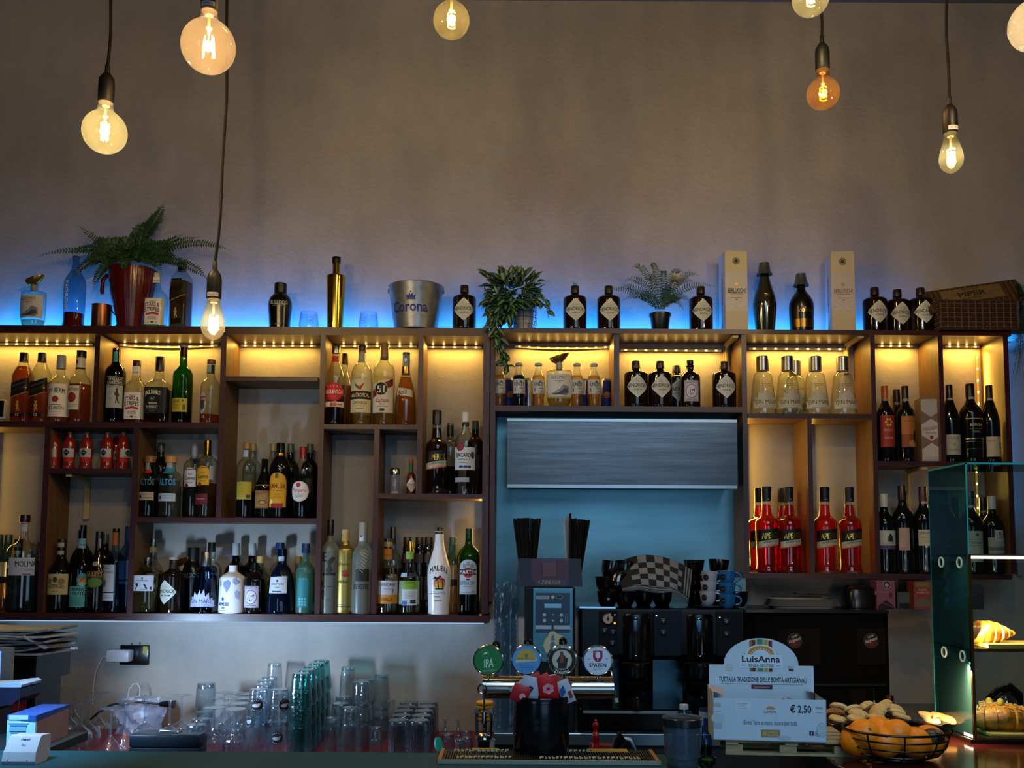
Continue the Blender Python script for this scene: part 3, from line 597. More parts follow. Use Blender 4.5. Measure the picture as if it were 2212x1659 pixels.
Kd('roku', 'gin_bottle', 54, 118, pf_cone(.70, .82, .32), 'clear', (.42, '#a89a50'), [(.94, 1, .28, 'steel'), (.86, .94, .27, '#0c0c10', 'cap_collar')],
   [('r', -26, 47, 22, 80, '#a8aebc'), ('p', [(-16,62),(-10,64),(-8,60),(-14,50),(-17,50),(-12,58)], '#101018'), ('p', [(2,62),(6,62),(12,52),(8,51)], '#101018'), ('r', -14, 68, 12, 69.5, '#101018'), ('p', [(-2,76),(1,76),(1,70),(-1,70)], '#101018'), ('r', 16, 50, 19, 56, '#101018')]+lines(-6, 10, 50, 1, 3, '#4a4a54'), n=3)
hlab = [('d', 0, 45, 25.5, 25.5, '#c6c8bf'), ('d', 0, 45, 23.6, 23.6, '#9fa29a'), ('d', 0, 45, 23, 23, '#b2b4aa'), ('p', [(-9,56),(-2,62),(2,57),(9,58),(4,52),(-6,52)], '#a2a69c'), ('t', "HENDRICK'S", 0, 42, 7.6, 47, '#14150f', {'bend': 1.2, 'bold': .03}), ('t', 'GIN', 0, 35.5, 4, 15, '#2c2c26'), ('r', -9, 36.5, -8.3, 39, '#2c2c26'), ('r', 8.3, 36.5, 9, 39, '#2c2c26'), ('p', [(-4,32),(4,32),(0,26)], '#a2a69c')]
Kd('hen', 'gin_bottle', 52, 104, [(.92, 0), (.98, .01), (1, .03), (1, .70), (.97, .735), (.80, .765), (.40, .80), (.34, .82), (.32, .86), (.32, 1)], 'brown', None, [(.845, 1, .37, '#1c1512', 'cap', .95)], hlab)
Kd('hen2', 'gin_bottle', 50, 119, [(.92, 0), (.98, .01), (1, .03), (1, .66), (.97, .70), (.80, .73), (.40, .78), (.34, .80), (.32, .86), (.32, 1)], 'brown', None, [(.80, .96, .36, '#1c1512', 'cap', .95), (.955, 1, .38, '#8c9094', 'seal')], [(i[0], i[1]-4 if i[0] in 'dtr' and not isinstance(i[1], str) else i[1], *i[2:]) for i in hlab])
Kd('mareb', 'gin_bottle', 60, 131, 'mare', 'blue', None, [(.755, 1, .36, 'steel')],
   [('r', -34, 16, 34, 17, '#8c98b4'), ('p', [(-28,20),(28,20),(24,34),(18,30),(16,44),(9,36),(6,52),(0,40),(-3,50),(-8,38),(-16,46),(-18,34),(-25,36)], '#a4aed0'), ('r', -30, 14, 30, 28, '#9aa6c8'), ('t', 'GIN MARE', -1, 22, 9, 48, '#141c3c', {'bold': .03})]+lines(-20, 22, 18, 2, 3, '#5c6890'))
mcl = [('p', [(-27,20),(27,20),(23,36),(19,34),(15,48),(10,44),(5,56),(0,50),(-4,54),(-9,43),(-15,48),(-19,35),(-24,38)], '#a8a290'), ('r', -30, 12, 30, 27, '#b4ae9c'), ('t', 'GIN MARE', 0, 21, 9.5, 50, '#17151c', {'bold': .03}), ('r', -24, 17.5, 24, 18, '#5c5648'), ('r', -18, 13.5, 18, 14.3, '#6c6656'), ('r', -12, 66, 12, 66.8, '#5c4a24'), ('r', -9, 62, 13, 62.8, '#5c4a24')]
Kd('marec', 'gin_bottle', 58, 130, 'mare', 'clear', None, [(.755, 1, .46, 'steel')], mcl)
Kd('nor', 'gin_bottle', 58, 102, 'nordes', 'white', None, [(.80, 1, .24, '#12163c')], [('p', [(-26,66),(-20,72),(-18,60),(-24,56)], '#7c86ac'), ('p', [(-12,68),(-2,72),(4,66),(2,56),(-4,44),(-8,52),(-13,60)], '#7c86ac'), ('p', [(8,74),(20,78),(24,66),(14,60),(8,66)], '#8c94b4'), ('p', [(12,46),(16,50),(24,44),(22,30),(14,34)], '#9aa2bc'), ('e', -13, 31, 3, 4, '#1c4c9c'), ('t', 'NORDES', -12, 17, 7, 26, '#142c6c', {'bold': .06}), ('t', 'GIN', -12, 11, 4, 8, '#142c6c'), ('r', -22, 7, 0, 7.8, '#5c6c9c')])
mklab = [('r', -18, 13, 16, 59, '#b0a8b4'), ('r', -17, 14, 15, 58, '#5c5468'), ('r', -16, 15, 14, 57, '#a8a0b0'), ('e', -1, 35, 13, 15, '#5c5468'), ('e', -1, 35, 11.5, 13.5, '#b8b2bc'), ('p', [(-8,34),(-4,40),(2,39),(7,42),(5,36),(8,31),(4,31),(0,35),(-4,31),(-8,29)], '#3c3640'), ('t', '47', -1, 26, 5, 7, '#3c3640'), ('t', 'MONKEY 47', -1, 52.5, 3.5, 24, '#2c2830'), ('r', -12, 17, 10, 18, '#3c3640')]
Kd('mnk', 'gin_bottle', 44, 106, [(.92, 0), (.98, .01), (1, .03), (1, .62), (.95, .68), (.7, .74), (.40, .78), (.34, .82), (.34, .86), (.42, .88), (.42, .90), (.34, .91), (.34, 1)], 'brown', None, [(.90, 1, .28, '#5a4438', 'stopper'), (.985, 1, .32, '#8a8480', 'stopper_top')], mklab)
Kd('mnk2', 'gin_bottle', 46, 108, [(.92, 0), (.98, .01), (1, .03), (1, .62), (.95, .68), (.7, .74), (.40, .80), (.30, .84), (.28, .9), (.3, 1)], 'dark', None, [(.88, 1, .22, '#7c8488')], mklab)
Kd('tanq', 'gin_bottle', 50, 150, pf_round(.56, .72, .30), 'dgreen', (.5, '#10280c'), [(.82, 1, .33, '#8f979c')])
Kd('capri', 'gin_bottle', 62, 138, 'capri', 'navy', (.36, '#30203c'), [(.91, 1, .28, '#9c6c44', 'cork'), (.80, .90, .30, '#8f98a4', 'neck_ring')], [('s', -24, 18, 44, 44, 78, 80, '#b4bac4'), ('t', 'GIN MARE', -3, 61, 5, 28, '#1c2434'), ('t', 'Capri', -3, 55, 4, 11, '#3c4454'), ('e', -3, 70, 2.4, 2.4, '#1c2434'), ('r', -14, 47, 6, 49, '#2c3444'), ('r', -22, 46, 15, 46.5, '#6c7484')], [('r', -9, 112, 9, 122, '#8f9aa8')])
Kd('gfr', 'vodka_bottle', 40, 150, pf_round(.56, .74, .30), 'gfrost', None, [(.86, 1, .44, '#14284c')], [('r', -14, 14, 12, 98, '#1f6c70'), ('t', 'VODKA', -1, 72, 5, 20, '#4c9c9c')]+[('e', -7+(i % 3)*6, 20+6*(i//3), 2.4, 2.4, '#4f9a9c') for i in range(9)])
Kd('clr2', 'gin_bottle', 46, 152, pf_round(.60, .72, .34), 'clear', (.1, '#7c6c34'), [(.86, 1, .36, '#13141a')], [('a', -8, 40, 24, 92, 104, '#8c98a0'), ('a', -6, 42, 22, 90, 101, '#1c262c'), ('t', 'BOMBAY', 8, 80, 6, 24, '#8c98a0')])
Kd('clr3', 'spirit_bottle', 44, 160, pf_round(.52, .68, .36), 'clear', (.55, '#7c6c30'), [(.90, 1, .34, 'steel'), (.80, .88, .37, '#8a8060', 'neck_wrap')], [('r', -6, 50, 20, 84, '#8a8468'), ('e', 8, 68, 8, 9, '#2c2c20')])
Kd('clr4', 'spirit_bottle', 44, 122, pf_round(.60, .74, .32), 'pale', (.1, '#7c9c2c'), [(.88, 1, .36, '#a08c54')])
Kd('blu2', 'spirit_bottle', 44, 152, pf_round(.56, .72, .32), 'clear', (.5, '#8a8c7c'), [(.86, 1, .44, '#162c58')], [('s', -26, -8, 70, 60, 96, 78, '#8c9098')])
Kd('buldog', 'gin_bottle', 52, 106, 'bulldog', 'black', None, [(.80, 1, .52, '#0a0a0c')], [('t', 'BULLDOG', 3, 55, 8.5, 40, '#a8a8a4', {'bend': -1.5, 'bold': .03}), ('t', 'LONDON DRY GIN', 4, 49, 3, 32, '#6c6c6a'), ('t', 'Dry Gin', 2, 9, 3, 12, '#8c8c74', {'slant': .1})])
Kd('bdog2', 'gin_bottle', 50, 140, 'bulldog', 'black', None, [(.80, 1, .52, '#0a0a0c')], [('t', 'BULLDOG', 0, 75, 10, 40, '#6c6c60')])
Kd('kbt', 'vodka_bottle', 42, 202, pf_round(.64, .76, .28), 'frost', (.35, '#a8923c'), [(.83, 1, .34, '#0b0b0c')], [('t', 'K', -10, 57, 14, 8, '#0c0c0c'), ('t', 'O', -10, 32, 20, 6, '#0c0c0c', {'bold': .05}), ('r', -2, 58, 10, 59.5, '#2c2c24'), ('r', -3, 30, 6, 31, '#2c2c24'), ('t', 'E', -8, 112, 20, 9, '#14140f'), ('p', [(-2,112),(8,122),(16,120),(6,104),(10,92),(2,86),(-6,92),(0,102)], '#2c2c24'), ('r', -12, 82, 16, 88, '#23231c')])
Kd('goldv', 'vodka_bottle', 40, 181, [(.95, 0), (1, .01), (1, .74), (.96, .77), (.78, .785), (.56, .80), (.40, .82), (.38, 1)], 'matgold', None, [(.86, .955, .42, '#a88440'), (.95, 1, .44, '#a8906a', 'cap_lid')], [('t', 'ISSMAN', -4, 103, 6, 26, '#201a10'), ('e', 4, 90, 8, 4, '#8c3424'), ('e', 5, 83, 9, 4, '#7c2c20'), ('t', 'Gold B Vodka', -4, 66, 6, 28, '#201a10'), ('r', -17, 60, -10, 61, '#201a10'), ('r', -17, 15, 16, 16.5, '#201a10'), ('r', -12, 19, 4, 20.5, '#201a10')]+lines(-17, -11, 50, 5, 4, '#3c3420'))
Kd('belv', 'vodka_bottle', 46, 196, pf_round(.62, .76, .40), 'frost', (.42, '#b09a48'), [(.78, 1, .42, '#8a8a7c')], [('r', -12, 70, 18, 96, '#1c1c14'), ('t', 'BELVEDERE', 0, 54, 10, 34, '#14140f')]+[('s', -4+i, 4+i*2, 96+i*6, 88+i*6, 97+i*6, 89.3+i*6, '#a8a890') for i in range(8)], [('r', -8, 156, 2, 192, '#b4b8bc'), ('r', -5, 162, -1, 186, '#2c2c30')])
Kd('hurr', 'tequila_bottle', 47, 162, 'hur', 'clear', (.08, '#c98c24'), [(.955, 1, .40, '#15120e'), (.89, .955, .40, '#a88848', 'cap_ring'), (.86, .89, .40, '#15120e', 'cap_collar')], [('r', -27, 23, 27, 72, '#a9aab0'), ('r', -27, 23, 27, 42, '#b8761c'), ('t', 'HURRICANE', 0, 60, 6, 38, '#1c1c20', {'bend': 1}), ('t', 'VANILLA', 0, 29, 7, 24, '#5c3008', {'bold': .05}), ('t', 'R', 12, 78, 8, 7, '#8c8c84'), ('t', '?', 14, 46, 8, 5, '#3c3c34'), ('r', -6, 54, 10, 54.8, '#5c5c60')], [('r', -11, 117, 11, 140, '#b06a18'), ('t', 'VANILLA', 0, 124, 5, 14, '#6a3c10')])
Kd('lime', 'tequila_bottle', 48, 156, 'hur', 'clear', (.08, '#a89a4c'), [(.84, 1, .38, 'gold', 'jigger', .62)], [('r', -27, 22, 27, 72, '#7c8474'), ('r', -12, 54, 22, 72, '#6c9424'), ('r', -15, 20, 20, 54, '#b4b6b8'), ('t', 'PUERTO', 3, 66, 4, 22, '#2c4410'), ('r', 4, 24, 16, 32, '#2c2c2c'), ('r', -14, 21, -3, 30, '#2c5a9c'), ('r', -20, 80, -4, 88, '#9ab4c8'), ('r', 0, 80, 14, 88, '#2c2c30')]+lines(-10, 15, 48, 5, 3.2, '#7c7e80'), [('r', -10, 118, 10, 134, '#7ca040')])
Kd('mali', 'rum_bottle', 50, 178, 'malibu', 'white', None, [(.865, 1, .37, '#0c0c10'), (.94, .995, .30, '#a4a8ac', 'seal')], [('t', 'MALIBU', 0, 86, 12, 40, '#17120f', {'bend': 8, 'bold': .04}), ('e', 3, 67, 13, 13, '#c86c4c'), ('e', 3, 61, 10, 7, '#c8a424'), ('p', [(1,54),(3,54),(1,70),(-2,78),(-3,78),(-1,70)], '#141010'), ('p', [(-12,76),(-6,82),(-2,79),(4,84),(8,80),(2,78),(10,74),(0,76),(-4,72),(-8,70),(-4,76)], '#141010'), ('p', [(10,54),(12,54),(11,66),(9,74),(8,74),(9,66)], '#141010'), ('p', [(4,74),(8,78),(14,76),(16,70),(10,74)], '#8c2030'), ('r', -6, 54, 12, 56.5, '#141010'), ('r', -16, 48, 14, 49.3, '#5c5658'), ('r', -18, 44.5, 16, 45.6, '#5c5658'), ('r', -8, 38, 5, 39.3, '#a05048'), ('t', 'JAMAICA', 0, 29, 3.5, 16, '#17120f')])
Kd('mart', 'vermouth_bottle', 50, 184, pf_round(.66, .80, .30), 'green', (.64, '#14400c'), [(.94, 1, .30, '#1c4424')], [('a', -20, 44, 20, 100, 118, '#8a949c'), ('a', -19, 45, 19, 100, 117, '#a4aeb8'), ('e', 0, 90, 11, 11, '#a02028'), ('r', -22, 86, 22, 97, '#0c1410'), ('t', 'MARTINI', 0, 87.5, 8, 39, '#d0d4d8', {'bold': .05}), ('e', -8, 104, 4, 5, '#7c868e'), ('e', 8, 104, 4, 5, '#7c868e'), ('e', 0, 108, 4, 5, '#7c868e'), ('t', 'EXTRA DRY', 0, 64, 8, 32, '#14506c', {'bold': .02}), ('r', -4, 74, 4, 77, '#1c2c5c'), ('r', -10, 60, 9, 61.5, '#6c7c8c'), ('r', -17, 47, 17, 47.6, '#4c5860'), ('r', 8, 50, 15, 51, '#4c5860')])
Kd('amb', 'whisky_bottle', 46, 188, pf_round(.50, .74, .30), 'clear', (.52, '#8c3c0c'), [(.80, 1, .30, '#0c0b0a')], [('r', -12, 60, 14, 84, '#7c7c64')])
Kd('ambb', 'whisky_bottle', 46, 188, pf_round(.52, .72, .30), 'clear', (.66, '#c88418'), [(.80, 1, .32, '#0f0d0c')], [('r', -16, 60, 8, 96, '#9aa09c')])
Kd('ylw', 'liqueur_bottle', 40, 166, pf_round(.62, .80, .42), 'clear', (.42, '#c89c18'), [(.86, 1, .40, '#3c443c')], [('r', -14, 106, 14, 150, '#23402c'), ('r', -20, 60, 20, 74, '#1c1008')])
Kd('slim', 'liqueur_bottle', 24, 166, pf_round(.72, .86, .70), 'dark', None, [(.90, 1, .74, '#2a1c16')], [('r', -9, 110, 9, 130, '#4c3c34'), ('r', -9, 30, 9, 80, '#3c4438')])
Kd('kegl', 'vodka_bottle', 47, 178, pf_cone(.60, .80, .34), 'clear', (.22, '#3c0c1c'), [(.90, 1, .38, 'steel')], [('e', 0, 72, 23, 20, '#a01828'), ('r', -26, 39, 26, 50, '#c8b8ac'), ('e', 0, 72, 20, 17, '#b42030'), ('r', -25, 64, 25, 79, '#a41c2a'), ('t', 'KEGLEVICH', 0, 68, 8, 42, '#d4b8a4', {'bold': .05}), ('e', -3, 44, 4, 4, '#a03c1c'), ('e', 4, 44, 4, 4, '#b04c20'), ('r', 8, 43, 20, 46, '#a84838')]+[('s', -14+i*7, -12+i*7, 82, 84, 84, 86, '#d4a894') for i in range(5)], [('r', -10, 140, 10, 154, '#a8281c')])
Kd('ora', 'liqueur_bottle', 40, 170, pf_cone(.56, .80, .30), 'clear', (.56, '#9c4c10'), [(.86, 1, .34, '#2c1a10')])
Kd('arat', 'cachaca_bottle', 47, 178, pf_round(.62, .80, .34), 'clear', (.12, '#c0a050'), [(.95, 1, .35, '#18181c'), (.92, .95, .36, '#5c1418', 'cap_ring')], [('r', -27, 27, 27, 100, '#b9ac82'), ('r', -27, 56, 27, 74, '#17150f'), ('t', 'ARATROPICAL', 0, 61, 8, 43, '#c8b888', {'bold': .05}), ('t', 'CACHACA', 0, 45, 7, 32, '#4c422a'), ('p', [(-14,94),(-8,86),(0,84),(6,90),(10,92),(6,84),(2,76),(-4,78),(-10,84)], '#8c3018'), ('p', [(-14,94),(-10,84),(-4,82),(-2,84),(-8,88)], '#2c5a5c'), ('r', -12, 41, 10, 41.8, '#6c6044'), ('r', -8, 34, 8, 35.5, '#8c4020')], [('r', -9, 138, 9, 162, '#8c8a70'), ('p', [(-4,158),(0,154),(4,158),(0,150)], '#2c4c3c')])
Kd('c51', 'cachaca_bottle', 48, 184, pf_round(.64, .80, .34), 'clear', (.14, '#c8a458'), [(.80, 1, .38, '#7c5a34')], [('r', -27, 27, 27, 106, '#b9b09c'), ('p', [(-24,106),(24,106),(24,104),(-24,90)], '#b8913c'), ('s', -26, 26, 58, 88, 76, 104, '#6c1414'), ('e', -3, 79, 15, 15, '#b0a070'), ('e', -3, 79, 13.5, 13.5, '#101010'), ('t', '51', -3, 71, 15, 17, '#d8d4c4', {'bold': .06}), ('t', 'Cachaca', 0, 50, 9, 29, '#a0242c', {'bold': .03}), ('t', 'Brasil', 0, 44, 4, 12, '#4c443c'), ('r', -12, 40, 12, 41.5, '#7c2c2c'), ('e', 0, 33, 6, 3, '#2c2420')], [('r', -10, 146, 10, 152, '#5c4020')])
Kd('bols', 'liqueur_bottle', 47, 163, [(.94, 0), (1, .02), (1, .25), (.94, .38), (.76, .52), (.5, .66), (.36, .74), (.34, 1)], 'clear', (.66, '#c47c28'), [(.70, .97, .36, '#6c747c'), (.96, 1, .36, '#2c2824', 'cap_lid')], [('s', -19, 19, 66, 62, 84, 78, '#b8aa9c'), ('t', 'Bols', -5, 67, 12, 20, '#241c1c', {'slant': .25})], [('e', 0, 146, 4, 4, '#c8ccd0'), ('t', 'A', 0, 150, 8, 6, '#1c1c1c'), ('r', -9, 116, 9, 132, '*a87c34')])
aplab = [('s', -27, 27, 66, 74, 90, 97, '#0d0d14'), ('s', -27, 27, 52, 60, 66, 74, '#a8a48c'), ('s', -27, 27, 51, 59, 53, 61, '#a83c1c'), ('t', 'APEROL', 3, 74, 12, 42, '*d8b44c', {'slant': .1, 'bold': .06}), ('t', 'APERITIVO', 2, 64, 4.5, 34, '#14203c', {'slant': .12}), ('t', 'Dal Original', 4, 58, 4, 22, '#b03c2c', {'slant': .12})]
Kd('aper', 'aperitif_bottle', 50, 186, 'aperol', 'clear', (.79, '#e8210c'), [(.83, 1, .41, '#101014', 'cap', 1.04)], aplab, [('r', -2, 157, 4, 184, '#5c6474')])
Kd('aperd', 'aperitif_bottle', 49, 184, 'aperol', 'clear', (.79, '#4c0c06'), [(.83, 1, .40, '#101014', 'cap', 1.04)], aplab)
Kd('baca', 'rum_bottle', 47, 180, pf_round(.62, .76, .30), 'clear', None, [(.88, 1, .34, '#b8b8b4'), (.83, .87, .32, '#15151a', 'neck_ring')], [('r', -27, 52, 27, 102, '#b4b8bc'), ('r', -27, 26, 10, 36, '#848a94'), ('e', -11, 102, 9, 9, '#5c1c24'), ('e', -11, 102, 7, 7, '#8c2830'), ('t', 'BACARDÍ', -2, 80, 9, 36, '#1c1c24', {'bold': .05}), ('t', 'CARTA BLANCA', -2, 73, 3.5, 26, '#3c3c48'), ('e', 18, 84, 5, 8, '#2c3040'), ('e', -8, 59, 5, 3, '#24406c'), ('e', 2, 59, 5, 3, '#24406c'), ('e', 10, 59, 4, 3, '#24406c'), ('r', -16, 67, 8, 68, '#7c8088')], [('r', -6, 134, -1, 152, '#8ca8a0')])
Kd('tall', 'spirit_bottle', 40, 162, pf_round(.64, .78, .36), 'clear', (.4, '#1c1408'), [(.82, .97, .38, '#14120f'), (.96, 1, .36, '#6a6458', 'cap_lid')])
kin = [('r', -15, 29, 15, 61, '#a4a4a0'), ('t', 'KINLEY', 1, 46, 8, 23, '#15151c', {'bold': .05}), ('e', 4, 55, 2.5, 2.5, '#3c4450'), ('r', 2, 40, 12, 41.5, '#3c3c44'), ('r', -10, 34, -7, 42, '#5c5c60'), ('p', [(2,30),(14,30),(14,36),(8,38)], '#84868a')]
Kd('kin', 'tonic_bottle', 29, 98, 'kinley', 'clear', (.72, '#c89a4c'), [(.945, 1, .58, '#8a8c84')], kin)
Kd('kinb', 'tonic_bottle', 29, 98, 'kinley', 'clear', (.72, '#0c1c4c'), [(.945, 1, .58, '#8a8c84')], kin)
def shell(t, W2, H):
    mb = MB(); prs = [(.0, .0), (.25, .012), (.36, .03), (.44, .055), (.47, .07)]
    vs = []; q = 20
    for (a, z) in [(.05, 0), (.42, .008), (.72, .022), (.95, .042), (1.0, .052), (.9, .046), (.5, .03), (.05, .022)]:
        for k in range(q):
            c = 2*PI*k/q; vs.append((a*W2*.78*math.cos(c), a*W2*.42*math.sin(c), z*.62+.012*math.cos(c)*a))
    fs = [(i*q+k, i*q+(k+1) % q, (i+1)*q+(k+1) % q, (i+1)*q+k) for i in range(7) for k in range(q)]
    mb.add([(x, y, z+H*.845) for x, y, z in vs], fs); mb.build('stopper', M('#9c6c24', .25, .85), t)
alklab = [('r', -34, 22, 34, 72, '#b6b4b0'), ('t', 'ALKEMIST', -2, 61, 6.5, 36, '#23222a', {'bold': .02}), ('r', -14, 56.5, 9, 57.5, '#5c5c64'), ('r', -4, 53, 3, 53.7, '#5c5c64'), ('p', [(-20,28),(-8,34),(2,40),(8,48),(16,46),(22,44),(22,30),(14,24),(2,26),(-10,25)], '#6c7080'), ('p', [(-16,27),(0,32),(10,40),(18,40),(20,32),(6,27)], '#3a3c48'), ('p', [(-12,30),(2,35),(9,43),(4,36),(-4,31)], '#b0b0b4')]
Kd('alk', 'gin_bottle', 56, 116, [(r, z*.98) for r, z in PFS['alk']], 'clear', (.16, '#a09a7c'), [(.72, .86, .24, '#8c8c88', 'neck_seal')], alklab, extra=shell, dep=.72)
Kd('nordik', 'vodka_bottle', 46, 165, 'nordik', 'lblue', (.21, '#8c0a10', 1), [(.96, 1, .34, '#3c5c5c', 'stopper')], [('t', 'NORDIK', -8, 70, 8, 68, '#cfd8e0', {'rot': 1, 'bold': .05})])
Kd('goldb', 'vodka_bottle', 42, 167, 'gold', 'gold', None, [(.935, 1, .46, '#14120e'), (.91, .93, .44, '#14120e', 'cap_ring')], [('t', 'GLD', -11, 4, 10, 7, '#6c5420')])
def cup_on(t, W2, H):
    MB().lathe([(.33*W2*2*.97, 0), (.031, .001), (.0295, .008), (.026, .012), (.019, .050), (.0, .0505)][1:], 24, capb=False).build('metal_cup', M('#7c8486', .35, .9), t, loc=(0, 0, H*.875))
Kd('pros', 'prosecco_bottle', 52, 150, 'pros', 'chrome', None, [(.86, .99, .32, '#15130f')], [('t', 'W', 0, 82, 14, 9, '*c0a03c', {'rot': 1}), ('t', 'NEVE', 2, 62, 4, 16, '*c0a03c', {'rot': 1})], extra=cup_on)
Kd('corm', 'prosecco_bottle', 54, 122, 'corm', 'black', None, [(.84, .99, .27, '*c', 'neck_foil')] if 0 else [(.84, .97, .29, '#a08038', 'neck_foil')], [('t', 'CORNER', 3, 42, 7, 32, '*c8a850', {'bend': 1}), ('p', [(-3,51),(0,55),(3,51)], '*c8a850'), ('r', -28, 10, 28, 28, '*8c6c30')], extra=cup_on)
def wk(key, w, h, pf, cap, lab, nl=True):
    Kd(key, 'wine_bottle', w, h, pf, 'wine', None, [(.83, 1, .385 if pf == 'wine' else .36, cap, 'capsule')], lab, [('r', -9, h*.80, 9, h*.83, '#8c8c80')] if nl else ())
wk('w_red', 38, 168, 'wine', '#a8501c', [('r', -18, 32, 18, 101, '#8c2a1c'), ('t', 'PRIMOSOLE', 0, 66, 5, 22, '#c89c84'), ('t', 'Catarratto', 0, 50, 5, 20, '#c89c84')]+[('e', 6*math.cos(i*PI/3), 86+7*math.sin(i*PI/3), 2.2, 2.6, '#c8a43c') for i in range(6)])
wk('w_or', 38, 168, 'wine', '#141014', [('r', -17, 32, 17, 100, '#9c5c24'), ('r', -17, 32, 17, 60, '#7c3c18'), ('e', 8, 40, 10, 8, '#a86a3c'), ('e', 12, 56, 4, 14, '#1c1410'), ('r', -10, 88, 10, 89.5, '#5c3010')])
wk('w_pl', 40, 168, 'wine', '#141014', [])
wk('w_b1', 40, 171, 'burg', '#0c0c0c', [('r', -18, 16, 18, 60, '#9c9484'), ('t', 'AMARONE', 0, 50, 4, 18, '#4c443c'), ('t', 'CLASSICO', 0, 24, 4, 22, '#6c5c44'), ('e', -2, 38, 3, 2, '#7c7464')])
wk('w_b2', 40, 171, 'burg', '#0c0c0c', [('r', -18, 12, 18, 56, '#a49a80'), ('t', 'C', 12, 30, 13, 8, '#3c3428'), ('t', 'Barolo', -8, 45, 4, 14, '#6c5c44')])
wk('w_bd', 48, 174, 'wine', '#0c0c0c', [('s', -22, 22, 94, 94, 95.5, 95.5, GD), ('t', 'BORGHI', 0, 78, 6, 26, '#b0a07c'), ('r', -14, 72, 14, 73, '#7c7054'), ('t', 'RISERVA', 0, 64, 4, 16, '#8c8064'), ('s', -22, 22, 50, 50, 52, 52, '*b8a070'), ('s', -22, 22, 44, 44, 45, 45, '*b8a070'), ('s', -22, 22, 28, 28, 29, 29, '*b8a070')])
wk('w_wh', 44, 172, 'wine', '#b8b4a4', [('r', -22, 60, 22, 92, '#a4a498'), ('r', -22, 52, 22, 60, '#4c3c5c'), ('p', [(-2,68),(10,68),(10,78),(4,86),(-2,78)], '#23232c'), ('t', 'CASATE', -2, 62, 4, 22, '#6c6c64')], False)
wk('w_pk', 46, 190, 'wine', '#2c0c10', [('r', -18, 50, 4, 98, '#a08478'), ('r', -14, 54, 0, 55, '#6c5048')], False)
wk('w_lc', 46, 188, 'wine', '#3c1c24', [('r', -21, 60, 21, 94, '#aca48c'), ('t', 'Scrivello', -8, 84, 6, 22, '#3c342c'), ('r', -16, 77, 16, 78, '#4c4438'), ('r', -8, 56, 8, 60, '*b08a4c')]+lines(-16, 10, 72, 2, 4, '#8c8470'))
wk('w_gh', 46, 190, 'wine', '#3c4c50', [('r', -18, 96, 18, 98, '#3c5c64'), ('t', 'Barolo', 0, 78, 7, 24, '#5c7c84'), ('r', -18, 58, 18, 60, '#6c8c94')])
wk('w_gr', 46, 178, 'wine', '#1c2c4c', [('r', -20, 26, 20, 92, '#8c948c'), ('e', 2, 84, 4, 3, '#3c4440'), ('t', 'VITTORINO', 2, 64, 5, 26, '#2c3430'), ('r', -16, 74, 18, 75, '#3c4440'), ('r', -14, 60, 16, 61, '#5c6460')])
wk('w_wc', 44, 168, 'wine', '#a8aca8', [('r', -20, 44, 20, 78, '#8c8c84'), ('r', -6, 70, 14, 94, '#a4a49c'), ('p', [(-2,74),(10,74),(10,84),(4,91),(-2,84)], '#23232c'), ('r', -20, 50, 20, 58, '#5c605c')], False)
# ---- compartments, left unit
place('jw', 48, 'A', 'f', 'full amber square whisky bottle with slanted black label, leftmost of the two alike')
place('jw2', 87, 'A', 'f', 'part-full square whisky bottle with slanted black label beside the grey-capped bourbon')
place('jb', 129, 'A', 'f', 'nearly empty bourbon bottle with white label, red seal and grey cap')
place('fr', 172, 'A', 'f', 'bourbon bottle with cream label bearing a dark red disc')
place('wl', 248, 'A', 'f', 'tall dark green scotch bottle with kilted figure on its label')
place('ss', 293, 'A', 'f', 'square whiskey bottle with red cap, red ribbon label, beside the dark green scotch')
place('jd', 343, 'A', 'f', 'square whiskey bottle with black label and white lettering')
place('gl', 394, 'A', 'f', 'bright green scotch bottle with red neck and yellow back label')
place('cv', 454, 'A', 'f', 'nearly empty round scotch bottle with crest label turned left')
for x, lb, rz in ((116, 'leftmost of the five front red juice bottles on the low shelf, label turned left', -22), (149, 'second red juice bottle from the left on the low shelf', 0),
              (186, 'middle red juice bottle of the five in front on the low shelf', 0), (231, 'fourth red juice bottle from the left on the low shelf', -10), (265, 'rightmost front red juice bottle on the low shelf, label turned away', 70)):
    place('juice', x, 'E', 'f', lb, 'red juice bottles on the low shelf', rz)
place('juice', 249, 'E', 'b', 'red juice bottle standing behind the two rightmost of its row', 'red juice bottles on the low shelf', 40)
place('altd', 322, 'F', 'f', 'dark tequila bottle with blue lettering and wide wooden cap')
place('altb', 367, 'F', 'f', 'clear tequila bottle with bright blue neck and wide wooden cap')
place('darkb', 345, 'F', 'b', 'dark bottle behind the two wooden-capped tequilas')
place('cus', 418, 'F', 'b', 'tequila bottle with silver neck and pale arched label')
place('cug', 446, 'F', 'f', 'tequila bottle with gold neck and yellow arched label')
place('plainb', 544, 'F', 'b', 'clear bottle behind the one with beige back label')
place('rumc', 531, 'F', 'f', 'clear bottle with beige back label and grey neck seal')
place('plainb', 588, 'F', 'b', 'pale-necked clear bottle behind the dark script rum')
place('zac', 570, 'F', 'f', 'dark rum bottle with tan label and red slanted script')
place('kah', 604, 'F', 'f', 'dark coffee liqueur bottle with large yellow arched label')
place('darkb', 626, 'F', 'b', 'dark bottle behind the coffee liqueur and the red-capped rum')
place('pam', 653, 'F', 'f', 'clear rum bottle with red cap and pear-shaped white label')
place('darkb', 668, 'F', 'b', 'dark-capped bottle behind the red-capped clear rum')
place('ylw', -6, 'bot', 'b', 'yellow-green bottle cut by the left edge of the picture on the bottom board')
place('ylw', 14, 'bot', 'b', 'yellow-green bottle with black cap behind the big anise liqueur, leftmost')
